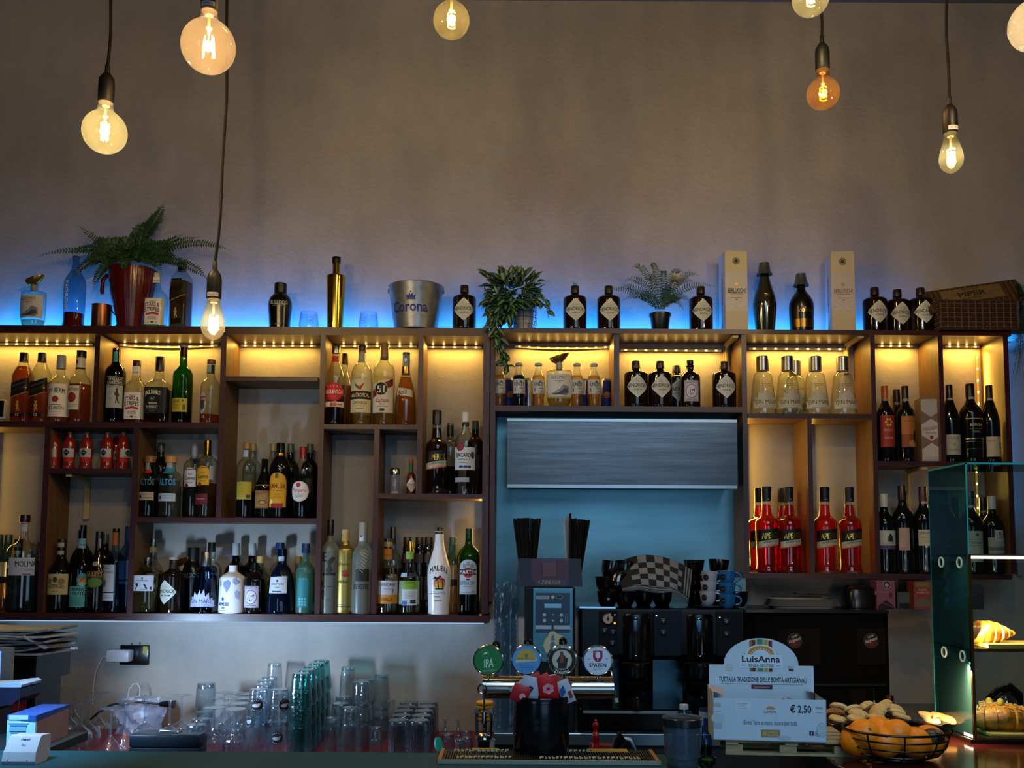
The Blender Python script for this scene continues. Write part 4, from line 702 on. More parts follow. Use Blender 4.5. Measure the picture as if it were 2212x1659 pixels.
place('mon', 36, 'bot', 'b', 'dark amaro bottle behind the big anise liqueur', dz=0)
place('clr', 72, 'bot', 'b', 'clear bottle behind the right shoulder of the big anise liqueur')
place('mol', 48, 'bot', 'f', 'large clear anise liqueur bottle with white label cut by the upright')
place('broad', 176, 'bot', 'b', 'broad-shouldered dark bottle behind the mint liqueur')
place('mon', 130, 'bot', 'f', 'amaro bottle with cream crest label and white neck bands')
place('bra', 174, 'bot', 'f', 'green mint liqueur bottle with turquoise label and eagle roundel')
place('darkb', 224, 'bot', 'b', 'black-necked bottle behind the cream liqueur')
place('bai', 211, 'bot', 'f', 'dark cream liqueur bottle with gold-rimmed black band')
place('mos', 247, 'bot', 'f', 'pale clear bottle with copper neck and tall white label')
place('bluec', 274, 'bot', 'b', 'blue-capped clear bottle mostly hidden by the upright')
place('clr3', 329, 'bot', 'b', 'yellowish clear bottle with steel cap behind the hexagonal gin')
place('roku', 317, 'bot', 'f', 'hexagonal clear gin bottle with brush-stroke sign on white label')
place('alk', 392, 'bot', 'b', 'gin bottle with brown shell stopper behind the black apothecary gin', dz=.0)
place('bdog2', 416, 'bot', 'b', 'black gin bottle showing two letters behind the blue tapered gin')
place('hen2', 373, 'bot', 'f', 'black apothecary gin on the bottom board, diamond label turned left', rz=-12)
place('clr2', 455, 'bot', 'b', 'pale blue gin bottle with black cap behind the blue tapered gin')
place('mareb', 443, 'bot', 'f', 'blue tapered gin bottle with tall steel cap on the bottom board')
place('tanq', 508, 'bot', 'b', 'round green gin bottle with silver cap behind the white ceramic gin')
place('tanq', 543, 'bot', 'b', 'green gin bottle with silver cap behind the small square-labelled gin')
place('nor', 502, 'bot', 'f', 'white ceramic gin bottle printed with a blue-grey map')
place('clr4', 561, 'bot', 3.68, 'pale green-tinged bottle right behind the small square-labelled gin')
place('mnk2', 549, 'bot', 'f', 'small dark gin bottle with grey square label on the bottom board')
place('blu2', 603, 'bot', 'b', 'blue-capped clear bottle behind the corked tapered gin')
place('capri', 608, 'bot', 'f', 'dark blue tapered gin bottle with cork and slanting white label')
place('clr4', 643, 'bot', 'b', 'small brass-capped bottle behind the frosted green vodka')
place('gfr', 659, 'bot', 'f', 'frosted green vodka bottle with navy cap and teal label')
place('kbt', 712, 'bot', 'f', 'frosted vodka bottle with black cap and black vertical letters')
place('belv', 783, 'bot', 'f', 'frosted vodka bottle with grey neck and white tree drawing')
place('goldv', 745, 'bot', 3.628, 'matt gold vodka bottle printed with red lips')
place('amb', 848, 'bot', 'b', 'round whisky bottle with black cap behind the orange-labelled tequila')
place('slim', 879, 'bot', 'b', 'slim brown-capped bottle behind the one with a cup on top', 'slim dark bottles behind')
place('slim', 905, 'bot', 'b', 'slim black-capped bottle right of the brown-capped one, second of three', 'slim dark bottles behind')
place('slim', 925, 'bot', 3.71, 'slim bottle left of the white rum neck, third of three', 'slim dark bottles behind')
place('hurr', 838, 'bot', 'f', 'tequila bottle with white and orange vanilla label')
place('lime', 885, 'bot', 'f', 'clear tequila bottle with green label and metal jigger on top')
place('ambb', 950, 'bot', 'b', 'golden whisky bottle with black cap behind the white rum')
place('ylw', 978, 'bot', 'b', 'yellow liqueur bottle with dark green neck label right of the white rum')
place('mali', 948, 'bot', 'f', 'white rum bottle with palm tree and sunset print')
place('mart', 1012, 'bot', 'f', 'green vermouth bottle with red disc and white banner label')
place('ora', 744, 'I', 'b', 'orange liqueur bottle right behind the red-labelled vodka')
place('kegl', 724, 'I', 'f', 'clear vodka bottle with round red label and dark liquid')
place('arat', 781, 'I', 'f', 'cachaca bottle with parrot above a black banner')
place('c51', 829, 'I', 'f', 'cachaca bottle with black disc numeral and red sash')
place('bols', 876, 'I', 'f', 'conical amber liqueur bottle with grey capsule and script label')
place('tall', 972, 'K', 'b', 'thin clear bottle with black neck between the dark aperitif and white-capped rum')
place('darkb', 1026, 'K', 'b', 'dark bottle behind the white-capped rum')
place('aperd', 943, 'K', 'f', 'dark red aperitif bottle with black and cream slanted label in the tall cell')
place('baca', 1005, 'K', 'f', 'clear rum bottle with white cap and red roundel label')
# ---- bridging shelf
for x, lb in ((1079, 'leftmost small tonic bottle under the trailing plant'), (1163, 'small tonic bottle just left of the round gin bottle with shell stopper'),
              (1246, 'small tonic bottle just right of the round gin bottle with shell stopper'), (1283, 'rightmost small tonic bottle')):
    place('kin', x, 'O', 'f', lb, 'small tonic bottles')
place('kinb', 1121, 'O', 'f', 'small tonic bottle that looks dark blue, second from left')
place('alk', 1208, 'O', 'f', 'round clear gin bottle with gold shell stopper under the led strip')
place('hen', 1374, 'O', 'f', 'black apothecary gin, leftmost in the lit cell over the hood', 'black apothecary gins in the lit cell')
place('hen', 1462, 'O', 'b', 'black apothecary gin set back behind the square-labelled gin', 'black apothecary gins in the lit cell')
place('hen', 1426, 'O', 'f', 'black apothecary gin, second from left in the lit cell over the hood', 'black apothecary gins in the lit cell')
place('mnk', 1491, 'O', 'f', 'small brown gin bottle with square grey label and cork')
place('hen', 1564, 'O', 'f', 'black apothecary gin alone at the right of the lit cell over the hood', 'black apothecary gins in the lit cell')
place('marec', 1718, 'R', 'b', 'tapered clear gin bottle set back behind the second from left', 'tapered clear gin bottles')
for x, lb in ((1648, 'leftmost tapered clear gin bottle with steel cap'), (1702, 'second tapered clear gin bottle from the left, in front of another'),
              (1762, 'third tapered clear gin bottle in the front row'), (1821, 'rightmost tapered clear gin bottle, by the bracket')):
    place('marec', x, 'R', 'f', lb, 'tapered clear gin bottles')
for x, r, lb in ((1640, 'b', 'bright red aperitif bottle at the back left beside the upright'), (1692, 'b', 'bright red aperitif bottle behind the second one'), (1657, 'f', 'bright red aperitif bottle, front left of the left compartment'),
              (1705, 'f', 'bright red aperitif bottle, front right of the left compartment'), (1783, 'f', 'bright red aperitif bottle, left one of the right compartment'), (1836, 'f', 'bright red aperitif bottle, rightmost of all')):
    place('aper', x, 'botR', r, lb, 'bright red aperitif bottles')
place('w_red', 1913, 'U', 'f', 'wine bottle with red label and orange capsule')
place('w_pl', 1939, 'U', 'b', 'dark wine bottle behind the orange-labelled one')
place('w_or', 1957, 'U', 'f', 'wine bottle with orange picture label beside the hexagon-print box')
place('w_b1', 2053, 'U', 'f', 'sloping-shouldered wine with cream label, leftmost in the end compartment')
place('w_bd', 2098, 'U', 'f', 'high-shouldered wine with gold-lined black label in the end compartment')
place('w_b2', 2139, 'U', 'f', 'sloping-shouldered wine with large letter C label at the right end')
place('w_pl', 2016, 'botR', 'b', 'dark wine set back at the left edge of the glass display')
place('w_pl', 2066, 'botR', 'b', 'dark wine set back behind the display glass, by the bracket')
place('w_pl', 2126, 'botR', 'b', 'dark wine set back left of the white-capped one at the right')
place('w_wh', 1911, 'botR', 'f', 'wine bottle with white capsule and purple-edged label at the left')
place('w_pk', 1951, 'botR', 'f', 'tall dark wine bottle with narrow pinkish label')
place('w_lc', 1996, 'botR', 'f', 'wine bottle with cream script label just left of the glass display')
place('w_gh', 2041, 'botR', 'f', 'dark wine bottle seen through the teal side glass')
place('w_gr', 2098, 'botR', 'f', 'wine bottle with tall white label seen through the display corner')
place('w_wc', 2145, 'botR', 'f', 'wine bottle with white cap and tower label at the right end')
# ---- top boards
place('alk', 72, 'top', 't', 'round clear gin bottle with shell stopper at the far left of the top board', rz=-6)
place('nordik', 161, 'top', 't', 'tall clear vodka bottle with sideways white letters and red drink')
place('ss2', 337, 'top', 't', 'square whiskey bottle with red ribbon label beside the red pot')
place('jw3', 391, 'top', 't', 'square whisky bottle with slanted gold-black label on the top board', rz=-14)
place('buldog', 605, 'top', 't', 'black gin bottle with rounded shoulders and white lettering on the top board')
place('goldb', 725, 'top', 't', 'mirror-gold vodka bottle, tallest on the top board')
g5 = 'black apothecary gins on the top board'
place('hen', 1003, 'top', 't', 'black apothecary gin right of the metal ice bucket', g5)
h2 = place('hen', 1242, 'topR', 't', 'black apothecary gin with blue paper tuft on its cap', g5)
place('hen', 1315, 'topR', 't', 'black apothecary gin left of the flowering fern', g5)
place('hen', 1514, 'topR', 't', 'black apothecary gin left of the white box beside the fern', g5)
place('pros', 1652, 'topR', 't', 'silvery gold sparkling wine bottle with grey cup on its neck')
place('corm', 1731, 'topR', 't', 'black sparkling wine bottle with gold band and grey cup on its neck')
place('hen', 1890, 'topR', 't', 'black apothecary gin, left of the three beside the wicker hamper', g5)
place('hen', 1939, 'topR', 3.66, 'black apothecary gin, middle of the three beside the wicker hamper', g5)
place('hen', 1989, 'topR', 't', 'black apothecary gin, right of the three beside the wicker hamper', g5)
tf = MB()
for i in range(14):
    a = RN.uniform(0, 6.3); r = RN.uniform(.002, .012); tf.tube([(0, 0, 0), (r*math.cos(a)*.6, r*math.sin(a)*.6, .008), (r*math.cos(a), r*math.sin(a), RN.uniform(.010, .02))], .0013, 4)
tf.build('paper_tuft', M('#5c9cc8', .7), h2, loc=(0, 0, 104*SN))
# ------------------------------------------------------------------ pendant lamps
def pendant(px, py, wpx, Y, kind, fil, lab, tint, watts, cordtop=0, bend=0, fcol='#ffd9a0', fst=40, sticker=False, hz=.10):
    """px,py: centre of the bulb's widest part, wpx its width"""
    c = P(px, py, Y); r = wpx*S(Y)/2
    t = thing('pendant_lamp', lab, 'pendant lamp', (c.x, c.y, c.z), 'pendant bulbs on black cords')
    if kind == 'globe':
        pr = [(r*math.sin(a), -r*math.cos(a)) for a in [PI*i/22 for i in range(1, 19)]]
        pr = [(0.0005, -r)]+pr; nr = .0165; z_ = pr[-1][1]; zt = z_+.034
        pr += [(r*.42, z_+.006), (nr*1.22, z_+.012), (nr*1.14, z_+.026), (nr*.95, zt)]
    else:   # ST64 teardrop
        q = r/.032
        pr = [(.0005, -.038*q), (.004*q, -.0375*q), (.006*q, -.035*q), (.016*q, -.031*q), (.026*q, -.02*q), (.031*q, -.007*q), (.032*q, .003*q), (.030*q, .018*q), (.0245*q, .038*q), (.019*q, .058*q), (.0165*q, .072*q), (.0155*q, .078*q)]
        zt = .078*q
    MB().lathe(chaikin(pr, 1), 32, capt=False).build('bulb', glass(tint, .45, hz*.07), t)
    fz = 0 if kind == 'globe' else .012*r/.032; fm = emis(fcol, fst); mb = MB(); h = (.42 if kind == 'globe' else .62)*r
    if kind == 'tear': watts *= .45
    if fil == 'rods':
        for k in range(6):
            a = 2*PI*k/6+.3; mb.cyl((.007*math.cos(a), .007*math.sin(a), fz-h), (.010*math.cos(a), .010*math.sin(a), fz+h), .0013, 6)
    elif fil == 'pair':
        for sx in (-1, 1):
            for k in (0, 1): mb.cyl((sx*(.011+.003*k), k*.006, fz-h), (sx*(.008+.002*k), k*.004, fz+h), .0014, 6)
    else:
        R0 = .0095; mb.tube([(R0*math.cos(u*2*PI*4), R0*math.sin(u*2*PI*4), fz-h+2*h*u) for u in [i/64 for i in range(65)]], .0016, 6)
    mb.build('filament', fm, t)
    mb = MB(); mb.cyl((0, 0, zt-.004), (0, 0, fz+h+.004), .0035, 8); mb.cyl((0, 0, fz+h), (0, 0, fz-h*.6), .0012, 6)
    mb.lathe([(.009, zt-.012), (.010, zt-.004), (.012, zt+.002)], 16); mb.build('stem', glass('#e8dcc0', .5, .3), t)
    mb = MB(); sr = .0205 if kind == 'globe' else .0195
    mb.lathe([(sr*.9, zt-.003), (sr, zt), (sr, zt+.052), (sr*.9, zt+.064), (sr*.6, zt+.074), (.0065, zt+.080), (.006, zt+.100), (.0045, zt+.103)], 24)
    mb.build('lamp_holder', M('#0b0809', .5, 0, .3), t)
    if sticker:
        pal = []; mb = MB(); f = lambda x, h2, L: ((sr+.0006+.00006*L)*math.sin(x), -(sr+.0006+.00006*L)*math.cos(x), zt+h2)
        art(mb, [('r', -.7, .002, .9, .013, '#b4b0a4'), ('t', 'MAX 60 W', .1, .005, .005, 1.2, '#2c2c2c')], f, pal); mb.build('sticker', [paper(x) for x in pal], t, smooth=False)
    z1 = ZC-c.z; z0 = zt+.10; q = 24
    mb = MB(); mb.tube([(bend*math.sin(PI*1.5*i/q)*(1-i/q)+.0022*math.sin(i*1.1), .002*math.sin(i*.8), z0+(z1-z0)*i/q) for i in range(q+1)], .0042, 8)
    mb.build('cord', M('#060506', .8, 0, .2), t)
    mb = MB(); mb.lathe([(.045, z1-.022), (.045, z1-.004), (.045, z1)], 24); mb.build('ceiling_rose', M('#171214', .5), t)
    pl_ = point('bulb_light', (c.x, c.y, c.z+fz), (1.0, .88, .74), watts*2.75, .012)
    return t
pendant(226, 285, 96, 2.35, 'globe', 'rods', 'round pale-yellow bulb pendant high at the left', '#f0dfa0', 7.5, bend=.006, fst=70, hz=.16)
pendant(450, 100, 120, 2.05, 'globe', 'pair', 'largest round amber bulb pendant at top left, holder cut by the top edge', '#f2cf98', 7.5, fst=60, sticker=True, hz=.13)
pendant(460, 706, 52, 2.45, 'tear', 'pair', 'lowest pendant, teardrop bulb hanging in front of the shelving', '#f4e0b0', 4.5, bend=.022, fst=60, sticker=True, hz=.12)
pendant(975, 44, 82, 2.35, 'globe', 'coil', 'round bulb pendant at top centre with coiled filament', '#dfc884', 6.0, fst=26, hz=.10)
pendant(1751, -4, 82, 2.35, 'globe', 'coil', 'round bulb pendant cut by the top edge right of centre', '#e4d7a0', 6.0, fst=26, hz=.10)
pendant(1778, 202, 72, 2.6, 'globe', 'coil', 'small round orange-glowing bulb pendant with coiled filament', '#f0b468', 3.5, fcol='#ffb030', fst=14, hz=.10)
pendant(2055, 346, 52, 2.45, 'tear', 'coil', 'teardrop bulb pendant at the right with coiled filament', '#ece0a8', 6.0, fst=30, sticker=True, hz=.14)
pendant(2238, 54, 116, 2.1, 'globe', 'rods', 'round bulb pendant cut by the right edge at the top', '#f2dfb8', 7.5, fst=70, hz=.18)
# ------------------------------------------------------------------ things on the top boards
ZT, ZR, YT = BZ['top'], BZ['topR'], 3.635
def onT(x, z, Y=YT): return (P(x, 700, Y).x, Y, z)
s0 = S(YT)
# copper mug
t = thing('copper_mug', 'brushed copper mug between the red-liquid bottle and the red pot', 'mug', onT(219, ZT))
cu = M('#b0683e', .28, 1); r = 21*s0
MB().lathe([(r*.96, 0), (r, .002), (r, 52*s0), (r*1.03, 54*s0), (r*.97, 54*s0), (r*.94, 50*s0), (r*.94, .004)], 36, capt=True).build('body', cu, t)
MB().tube([(r*.98, -.006, 44*s0), (r*1.25, -.01, 38*s0), (r*1.75, -.012, 28*s0), (r*1.9, -.012, 17*s0), (r*1.7, -.012, 6*s0), (r*1.25, -.01, 1.6*s0), (r*.99, -.006, 9*s0)], .0032, 8).build('handle', cu, t)
# red fluted jug pot with fern
def fluted(a, z): return .03*abs(math.sin(a*11))
t = thing('plant_pot', 'glossy red fluted jug-like pot holding the big fern', 'pot', onT(283, ZT, 3.64))
redp = M('#4a0a08', .25, 0, .3, .15)
MB().lathe([(24*s0, 0), (27*s0, .004), (31*s0, 28*s0), (42*s0, 75*s0), (49*s0, 120*s0), (50*s0, 134*s0), (47*s0, 134*s0), (45*s0, 120*s0), (30*s0, 60*s0)], 88, rib=fluted).build('body', redp, t)
MB().tube([(-46*s0, 0, 118*s0), (-57*s0, 0, 122*s0), (-66*s0, 0, 112*s0), (-67*s0, 0, 88*s0), (-65*s0, 0, 80*s0)], lambda u: .010-.003*u, 12).build('handle', redp, t)
MB().lathe([(44*s0, 120*s0), (10*s0, 126*s0)], 24).build('soil', M('#1c130c', .9), t)
def frond(mb, pts, ll, n, col=0, w=.42, droop=.15, seed=0):
    """pinnate frond along control points (start, middle, end)"""
    rn = random.Random(seed); a, b, c = [Vector(p) for p in pts]
    q = [a*(1-u)**2+b*2*u*(1-u)+c*u*u for u in [i/n for i in range(n+1)]]
    mb.tube(q, lambda u: .0016*(1-u*.7), 5, col)
    for i in range(2, n+1):
        u = i/n; t_ = (q[i]-q[i-1]).normalized(); side = t_.cross(Vector((rn.uniform(-.25, .25), -1, .25))).normalized()
        L = ll*math.sin(PI*min(1, .12+u*.93))**.6*rn.uniform(.85, 1.1)
        for s in (-1, 1):
            d = (side*s+t_*.35+Vector((0, rn.uniform(-.2, .2), -droop))).normalized(); nrm = d.cross(t_).normalized(); ww = L*w*.5
            p = q[i]; v = [p, p+d*L*.35+t_*ww, p+d*L*.75+t_*ww*.7, p+d*L, p+d*L*.75-t_*ww*.6, p+d*L*.35-t_*ww, p+d*L*.5+nrm*ww*.25]
            mb.add(v, [(0, 1, 6), (1, 2, 6), (2, 3, 6), (3, 4, 6), (4, 5, 6), (5, 0, 6)], col)
fern = thing('fern', 'big dark green fern spreading from the red fluted pot', 'plant', onT(283, ZT+126*s0, 3.64))
fg = M('#1c3a1e', .55, var=.4, bscale=30); fo = Vector(fern.location)
def W2(x, y, Y): return tuple(P(x, y, Y)-fo)
fr = [((275, 540, 3.64), (330, 500, 3.62), (357, 432, 3.64), .034, 26), ((270, 545, 3.62), (300, 500, 3.6), (335, 470, 3.6), .034, 22), ((265, 540, 3.63), (290, 520, 3.58), (322, 500, 3.60), .03, 18),
      ((265, 560, 3.64), (225, 530, 3.6), (166, 485, 3.6), .020, 22), ((262, 560, 3.62), (200, 520, 3.58), (140, 550, 3.58), .024, 22), ((262, 566, 3.6), (170, 520, 3.56), (76, 556, 3.56), .016, 24),
      ((262, 560, 3.62), (190, 540, 3.56), (150, 610, 3.56), .026, 22), ((262, 570, 3.6), (215, 560, 3.56), (200, 628, 3.55), .024, 20), ((262, 560, 3.6), (230, 545, 3.56), (218, 600, 3.55), .024, 18),
      ((300, 560, 3.64), (350, 530, 3.6), (400, 505, 3.6), .026, 20), ((300, 560, 3.62), (370, 520, 3.58), (432, 512, 3.58), .022, 22), ((300, 565, 3.62), (420, 500, 3.56), (499, 542, 3.56), .020, 28),
      ((300, 565, 3.62), (400, 545, 3.56), (458, 612, 3.57), .024, 26), ((290, 560, 3.6), (330, 540, 3.54), (350, 590, 3.54), .03, 18), ((275, 560, 3.6), (280, 540, 3.54), (262, 590, 3.54), .03, 16),
      ((290, 560, 3.6), (310, 530, 3.55), (318, 578, 3.54), .03, 16), ((285, 550, 3.63), (310, 510, 3.6), (300, 480, 3.6), .028, 18), ((280, 560, 3.6), (250, 530, 3.56), (235, 560, 3.54), .03, 16), ((300, 555, 3.6), (345, 545, 3.56), (385, 560, 3.55), .03, 18),
      ((270, 556, 3.6), (225, 548, 3.56), (180, 560, 3.56), .028, 18)]
rf = random.Random(31)
fr += [((280+rf.uniform(-15, 15), 562, 3.6), (280+dx*.5, 505+rf.uniform(0, 22), 3.57), (280+dx, 545+rf.uniform(-20, 38), 3.55+rf.uniform(0, .05)), .036, 17) for dx in [rf.uniform(-95, 105) for _ in range(34)]]
for i, (a, b, c, ll, n) in enumerate(fr):
    mb = MB(); frond(mb, [W2(*a), W2(*b), W2(*c)], ll*1.05, int(n*1.25), seed=i, w=.46); mb.build('frond', fg, fern, smooth=False)
# stemless glasses
def tumbler_glass(x, mk, lab):
    t = thing('stemless_glass', lab, 'glass', onT(x, ZT)); r = 22*s0
    MB().lathe([(r*.80, 0), (r*.98, .004), (r, .012), (r*.98, 14*s0), (r*.84, 40*s0), (r*.82, 41.5*s0), (r*.80, 40*s0), (r*.93, 14*s0), (r*.93, .012), (r*.5, .007)], 36, capt=True).build('bowl', glass('#eef6ff', .75), t)
    f = lambda a, h, L: (a*s0, -r*.95*math.sqrt(max(0, 1-(a*s0/r)**2))-.001, h*s0)
    flat_art('printed_square', [('r', mk-6, 13, mk-5.3, 26, '#2c4468'), ('r', mk+5.3, 13, mk+6, 26, '#2c4468'), ('r', mk-6, 13, mk+6, 13.7, '#2c4468'), ('r', mk-6, 25.3, mk+6, 26, '#2c4468'), ('t', 'Ad', mk, 17, 5, 6, '#2c4468')], f, t, ncol=3)
tumbler_glass(667, 8, 'stemless glass with printed square between the black gin and the gold bottle')
tumbler_glass(796, -10, 'stemless glass with printed square between the gold bottle and the ice bucket')
# ice bucket
t = thing('ice_bucket', 'galvanised metal beer bucket with blue blackletter lettering and crown', 'bucket', onT(898, ZT))
zn = M('#9a9c9c', .38, .85, bump=.15, bscale=30, var=.25)
R0, R1, H = 46*s0, 60*s0, 98*s0
MB().lathe([(R0, 0), (R0*1.01, .003), (R1, H-.004), (R1*1.02, H), (R1*.98, H+.001), (R1*.96, H-.006), (R0*.95, .006)], 56).build('body', zn, t)
bk_r = lambda z: R0+(R1-R0)*z/H
f = lambda x, h, L: ((bk_r(h*s0)+.0006+.00006*L)*math.sin(x*s0/bk_r(h*s0)-.12), -(bk_r(h*s0)+.0006+.00006*L)*math.cos(x*s0/bk_r(h*s0)-.12), h*s0)
bl = '#1c2c78'
flat_art('lettering', [('t', 'Corona', -4, 33, 22, 84, bl, {'bold': .05}), ('p', [(-8,60),(10,60),(12,68),(7,65),(4,72),(1,66),(-2,72),(-5,65),(-10,68)], bl), ('r', -9, 57, 11, 59, bl), ('e', 1, 74, 2, 2, bl)], f, t, ncol=8)
mb = MB()
for s in (-1, 1): mb.tube([(s*(R1+.002), .008*math.cos(a), H-.016+.008*math.sin(a)) for a in [i*PI/5 for i in range(10)]], .002, 6, closed=True)
mb.build('lug', zn, t)
MB().tube([(R1*1.03, 0, H-.014)]+[(R1*1.03*math.cos(a), R1*1.03*math.sin(a), H-.016+.010*math.sin(a)) for a in [PI*i/20 for i in range(1, 20)]]+[(-R1*1.03, 0, H-.014)], .0022, 6).build('bail_handle', zn, t)
# trailing pothos in wire basket
t = thing('trailing_plant', 'variegated trailing plant in white pot and wire basket, hanging over the shelf edge', 'plant', onT(1130, ZR, 3.64))
to = Vector(t.location)
MB().lathe([(20*s0, .004), (24*s0, 50*s0), (26*s0, 58*s0), (24*s0, 58*s0), (18*s0, 8*s0)], 24).build('pot', M('#8e8f94', .5), t)
mb = MB()
for h, r in ((2, 20), (14, 28), (28, 31), (42, 31), (56, 29)): mb.tube([(r*s0*math.cos(a), r*s0*math.sin(a), h*s0) for a in [2*PI*i/24 for i in range(24)]], .0011, 5, closed=True)
for k in range(12):
    a = 2*PI*k/12; mb.tube([(r*s0*math.cos(a), r*s0*math.sin(a), h*s0) for h, r in ((1, 16), (2, 20), (14, 28), (28, 31), (42, 31), (56, 29))], .0009, 4)
mb.build('wire_basket', M('#101012', .4, .6), t)
def leaf(mb, p, d, L, w, up):
    d = Vector(d).normalized(); sd = d.cross(Vector(up)).normalized(); nn = sd.cross(d); p = Vector(p)
    prof = [(0, 0), (.2, .7), (.42, 1), (.68, .72), (.88, .3), (1, 0)]; vs = []; fs = []
    for u, k in prof:
        c = p+d*L*u-nn*L*.25*u*u
        vs += [c-sd*w*k/2+nn*w*.12*k, c-sd*w*k*.2, c+sd*w*k*.2, c+sd*w*k/2+nn*w*.12*k]
    for i in range(5):
        a = i*4
        for j, m in ((0, 0), (1, 1), (2, 0)): mb.add([vs[a+j], vs[a+j+1], vs[a+j+5], vs[a+j+4]], [(0, 1, 2, 3)], m)
lfg = [M('#1e3a22', .4, 0, .5), M('#5a7a5c', .4, 0, .5)]
rn = random.Random(5); mb = MB()
for i in range(400):
    u = rn.random(); a = rn.uniform(0, 2*PI); px = rn.gauss(1106, 27); py = rn.uniform(592, 690)
    if abs(px-1108) > 62: continue
    if py > 655 and px > 1105: px -= 45
    if i % 4 == 0: px, py = rn.uniform(1070, 1150), rn.uniform(600, 660)
    Yq = 3.63-rn.uniform(.0, .09); p = P(px, py, Yq)-to
    dx = (px-1108)/50+rn.uniform(-.5, .5); dz = (645-py)/45+rn.uniform(-.7, .3)
    leaf(mb, p, (dx, -rn.uniform(.2, .9), dz), rn.uniform(.032, .048), rn.uniform(.020, .028), (rn.uniform(-.3, .3), -.6, .7))
mb.build('foliage', lfg, t, smooth=False)
for pts, n in (([(1085, 650, 3.58), (1072, 700, 3.54), (1088, 760, 3.54), (1098, 800, 3.545)], 30), ([(1070, 650, 3.58), (1065, 720, 3.54), (1100, 780, 3.54)], 16), ([(1060, 640, 3.58), (1046, 620, 3.57), (1052, 680, 3.56)], 10), ([(1150, 620, 3.6), (1175, 640, 3.58), (1186, 690, 3.58)], 7), ([(1145, 640, 3.58), (1168, 655, 3.56), (1182, 660, 3.56)], 4)):
    q = [P(*a)-to for a in pts]; full = []
    for a, b in zip(q, q[1:]): full += [a+(b-a)*i/8 for i in range(8)]
    mb = MB(); mb.tube(full+[q[-1]], .0012, 5, 0)
    for i in range(n):
        p = full[int(i/n*len(full))]; mb_d = (rn.uniform(-1, 1), rn.uniform(-.9, -.1), rn.uniform(-1, .1)); leaf(mb, p, mb_d, rn.uniform(.034, .050), rn.uniform(.017, .024), (rn.uniform(-.3, .3), -.7, .5))
    mb.build('vine', lfg, t, smooth=False)
# flowering fern in black pot
t = thing('potted_fern', 'fern with a white pompom flower in a small black pot', 'plant', onT(1426, ZR, 3.635)); to = Vector(t.location)
MB().lathe([(17*s0, 0), (18*s0, .002), (22*s0, 36*s0), (24*s0, 36*s0), (24*s0, 42*s0), (21*s0, 42*s0), (16*s0, 10*s0)], 28).build('pot', M('#0b0b0d', .35), t)
ends = [(1292, 630, 3.6), (1345, 650, 3.58), (1347, 607, 3.6), (1365, 578, 3.62), (1405, 573, 3.64), (1398, 600, 3.58), (1475, 588, 3.62), (1510, 595, 3.6), (1500, 610, 3.58), (1546, 620, 3.6), (1495, 655, 3.57), (1470, 660, 3.56), (1436, 590, 3.6), (1380, 640, 3.55), (1330, 625, 3.57), (1450, 630, 3.55), (1480, 676, 3.6)]
fg2 = M('#24462a', .5, var=.4, bscale=30)
for i, e in enumerate(ends):
    a = P(1426+RN.uniform(-10, 10), 668, 3.635)-to; b = P(1426+(e[0]-1426)*.5, min(e[1], 640)-22, (3.63+e[2])/2)-to; c = P(*e)-to
    mb = MB(); frond(mb, [a, b, c], .020 if i else .016, 26, seed=i+50, w=.26); mb.build('frond', fg2, t, smooth=False)
mb = MB(); c = P(1458, 606, 3.56)-to
for i in range(170):
    d = Vector((rn.gauss(0, 1), rn.gauss(0, 1)-.4, rn.gauss(0, 1))).normalized(); sd = d.cross(Vector((.3, .2, 1))).normalized()
    mb.add([c+d*.005-sd*.0018, c+d*.005+sd*.0018, c+d*.027+sd*.003, c+d*.030, c+d*.027-sd*.003], [(0, 1, 2, 3, 4)])
mb.build('flower', M('#c4c2b4', .7), t, smooth=False)
# tall white presentation boxes
def gift(x0, x1, xs, ytop, rz, lab, red=0):
    w = (x1-x0)*s0*1.02; x = P((x0+x1)/2, 650, 3.61).x; H = (710-ytop)*s0
    t = thing('bottle_box', lab, 'box', (x, 3.65, ZR), 'tall white bottle boxes', math.radians(rz)); d = w
    MB().box((-w/2, -d/2, 0), (w/2, d/2, H), bev=.0012).build('carton', M('#a9a5a2', .42), t, smooth=False)
    f = lambda a, h, L: (a*s0, -d/2-.0004-.00006*L, h*s0); dk = '#20242c'
    it = [('r', -24, 134, 24, 180, '#b4ab8e'), ('r', -24, 0, 24, 46, '#b4ab92'), ('e', 0, 157, 8, 8, '#5c5240'), ('e', 0, 157, 6, 6, '#9a9078'), ('e', 0, 157, 4.5, 4.5, '#3c3428'), ('e', 0, 105, 3.6, 3.6, '*c09a50'), ('t', 'BERLUCCHI', 0, 86, 10, 39, dk if not red else '#6c5048', {'bold': .03}), ('r', -14, 83, 15, 84, '#5c5c64'), ('r', -12, 75, 12, 76, '#b06c64'), ('r', -3, 70, 3, 71.5, '#3c3c3c'),
          ('s', -22, -6, 66, 54, 67, 55.5, '#c4c2be'), ('s', 6, 22, 54, 66, 55.5, 67, '#c4c2be'), ('s', -20, -8, 50, 52, 51, 53.5, '#c8bfa0'), ('s', 8, 20, 52, 50, 53.5, 51, '#c8bfa0')]
    flat_art('front_print', it, f, t)
    g = lambda a, h, L: (-w/2-.0004-.00006*L, -a*s0, h*s0)
    flat_art('side_print', [('t', 'BERLUCCHI', 0, 95, 10, 60, '#24344c', {'rot': -1}), ('t', 'FRANCIACORTA', 0, 40, 6, 50, '#24344c', {'rot': -1})], g, t)
gift(1565, 1614, 1552, 530, 2, 'tall white bottle box beside the fern, dark lettering')
gift(1798, 1848, 1787, 535, -5, 'tall white bottle box right of the black sparkling wine, coppery lettering', 1)
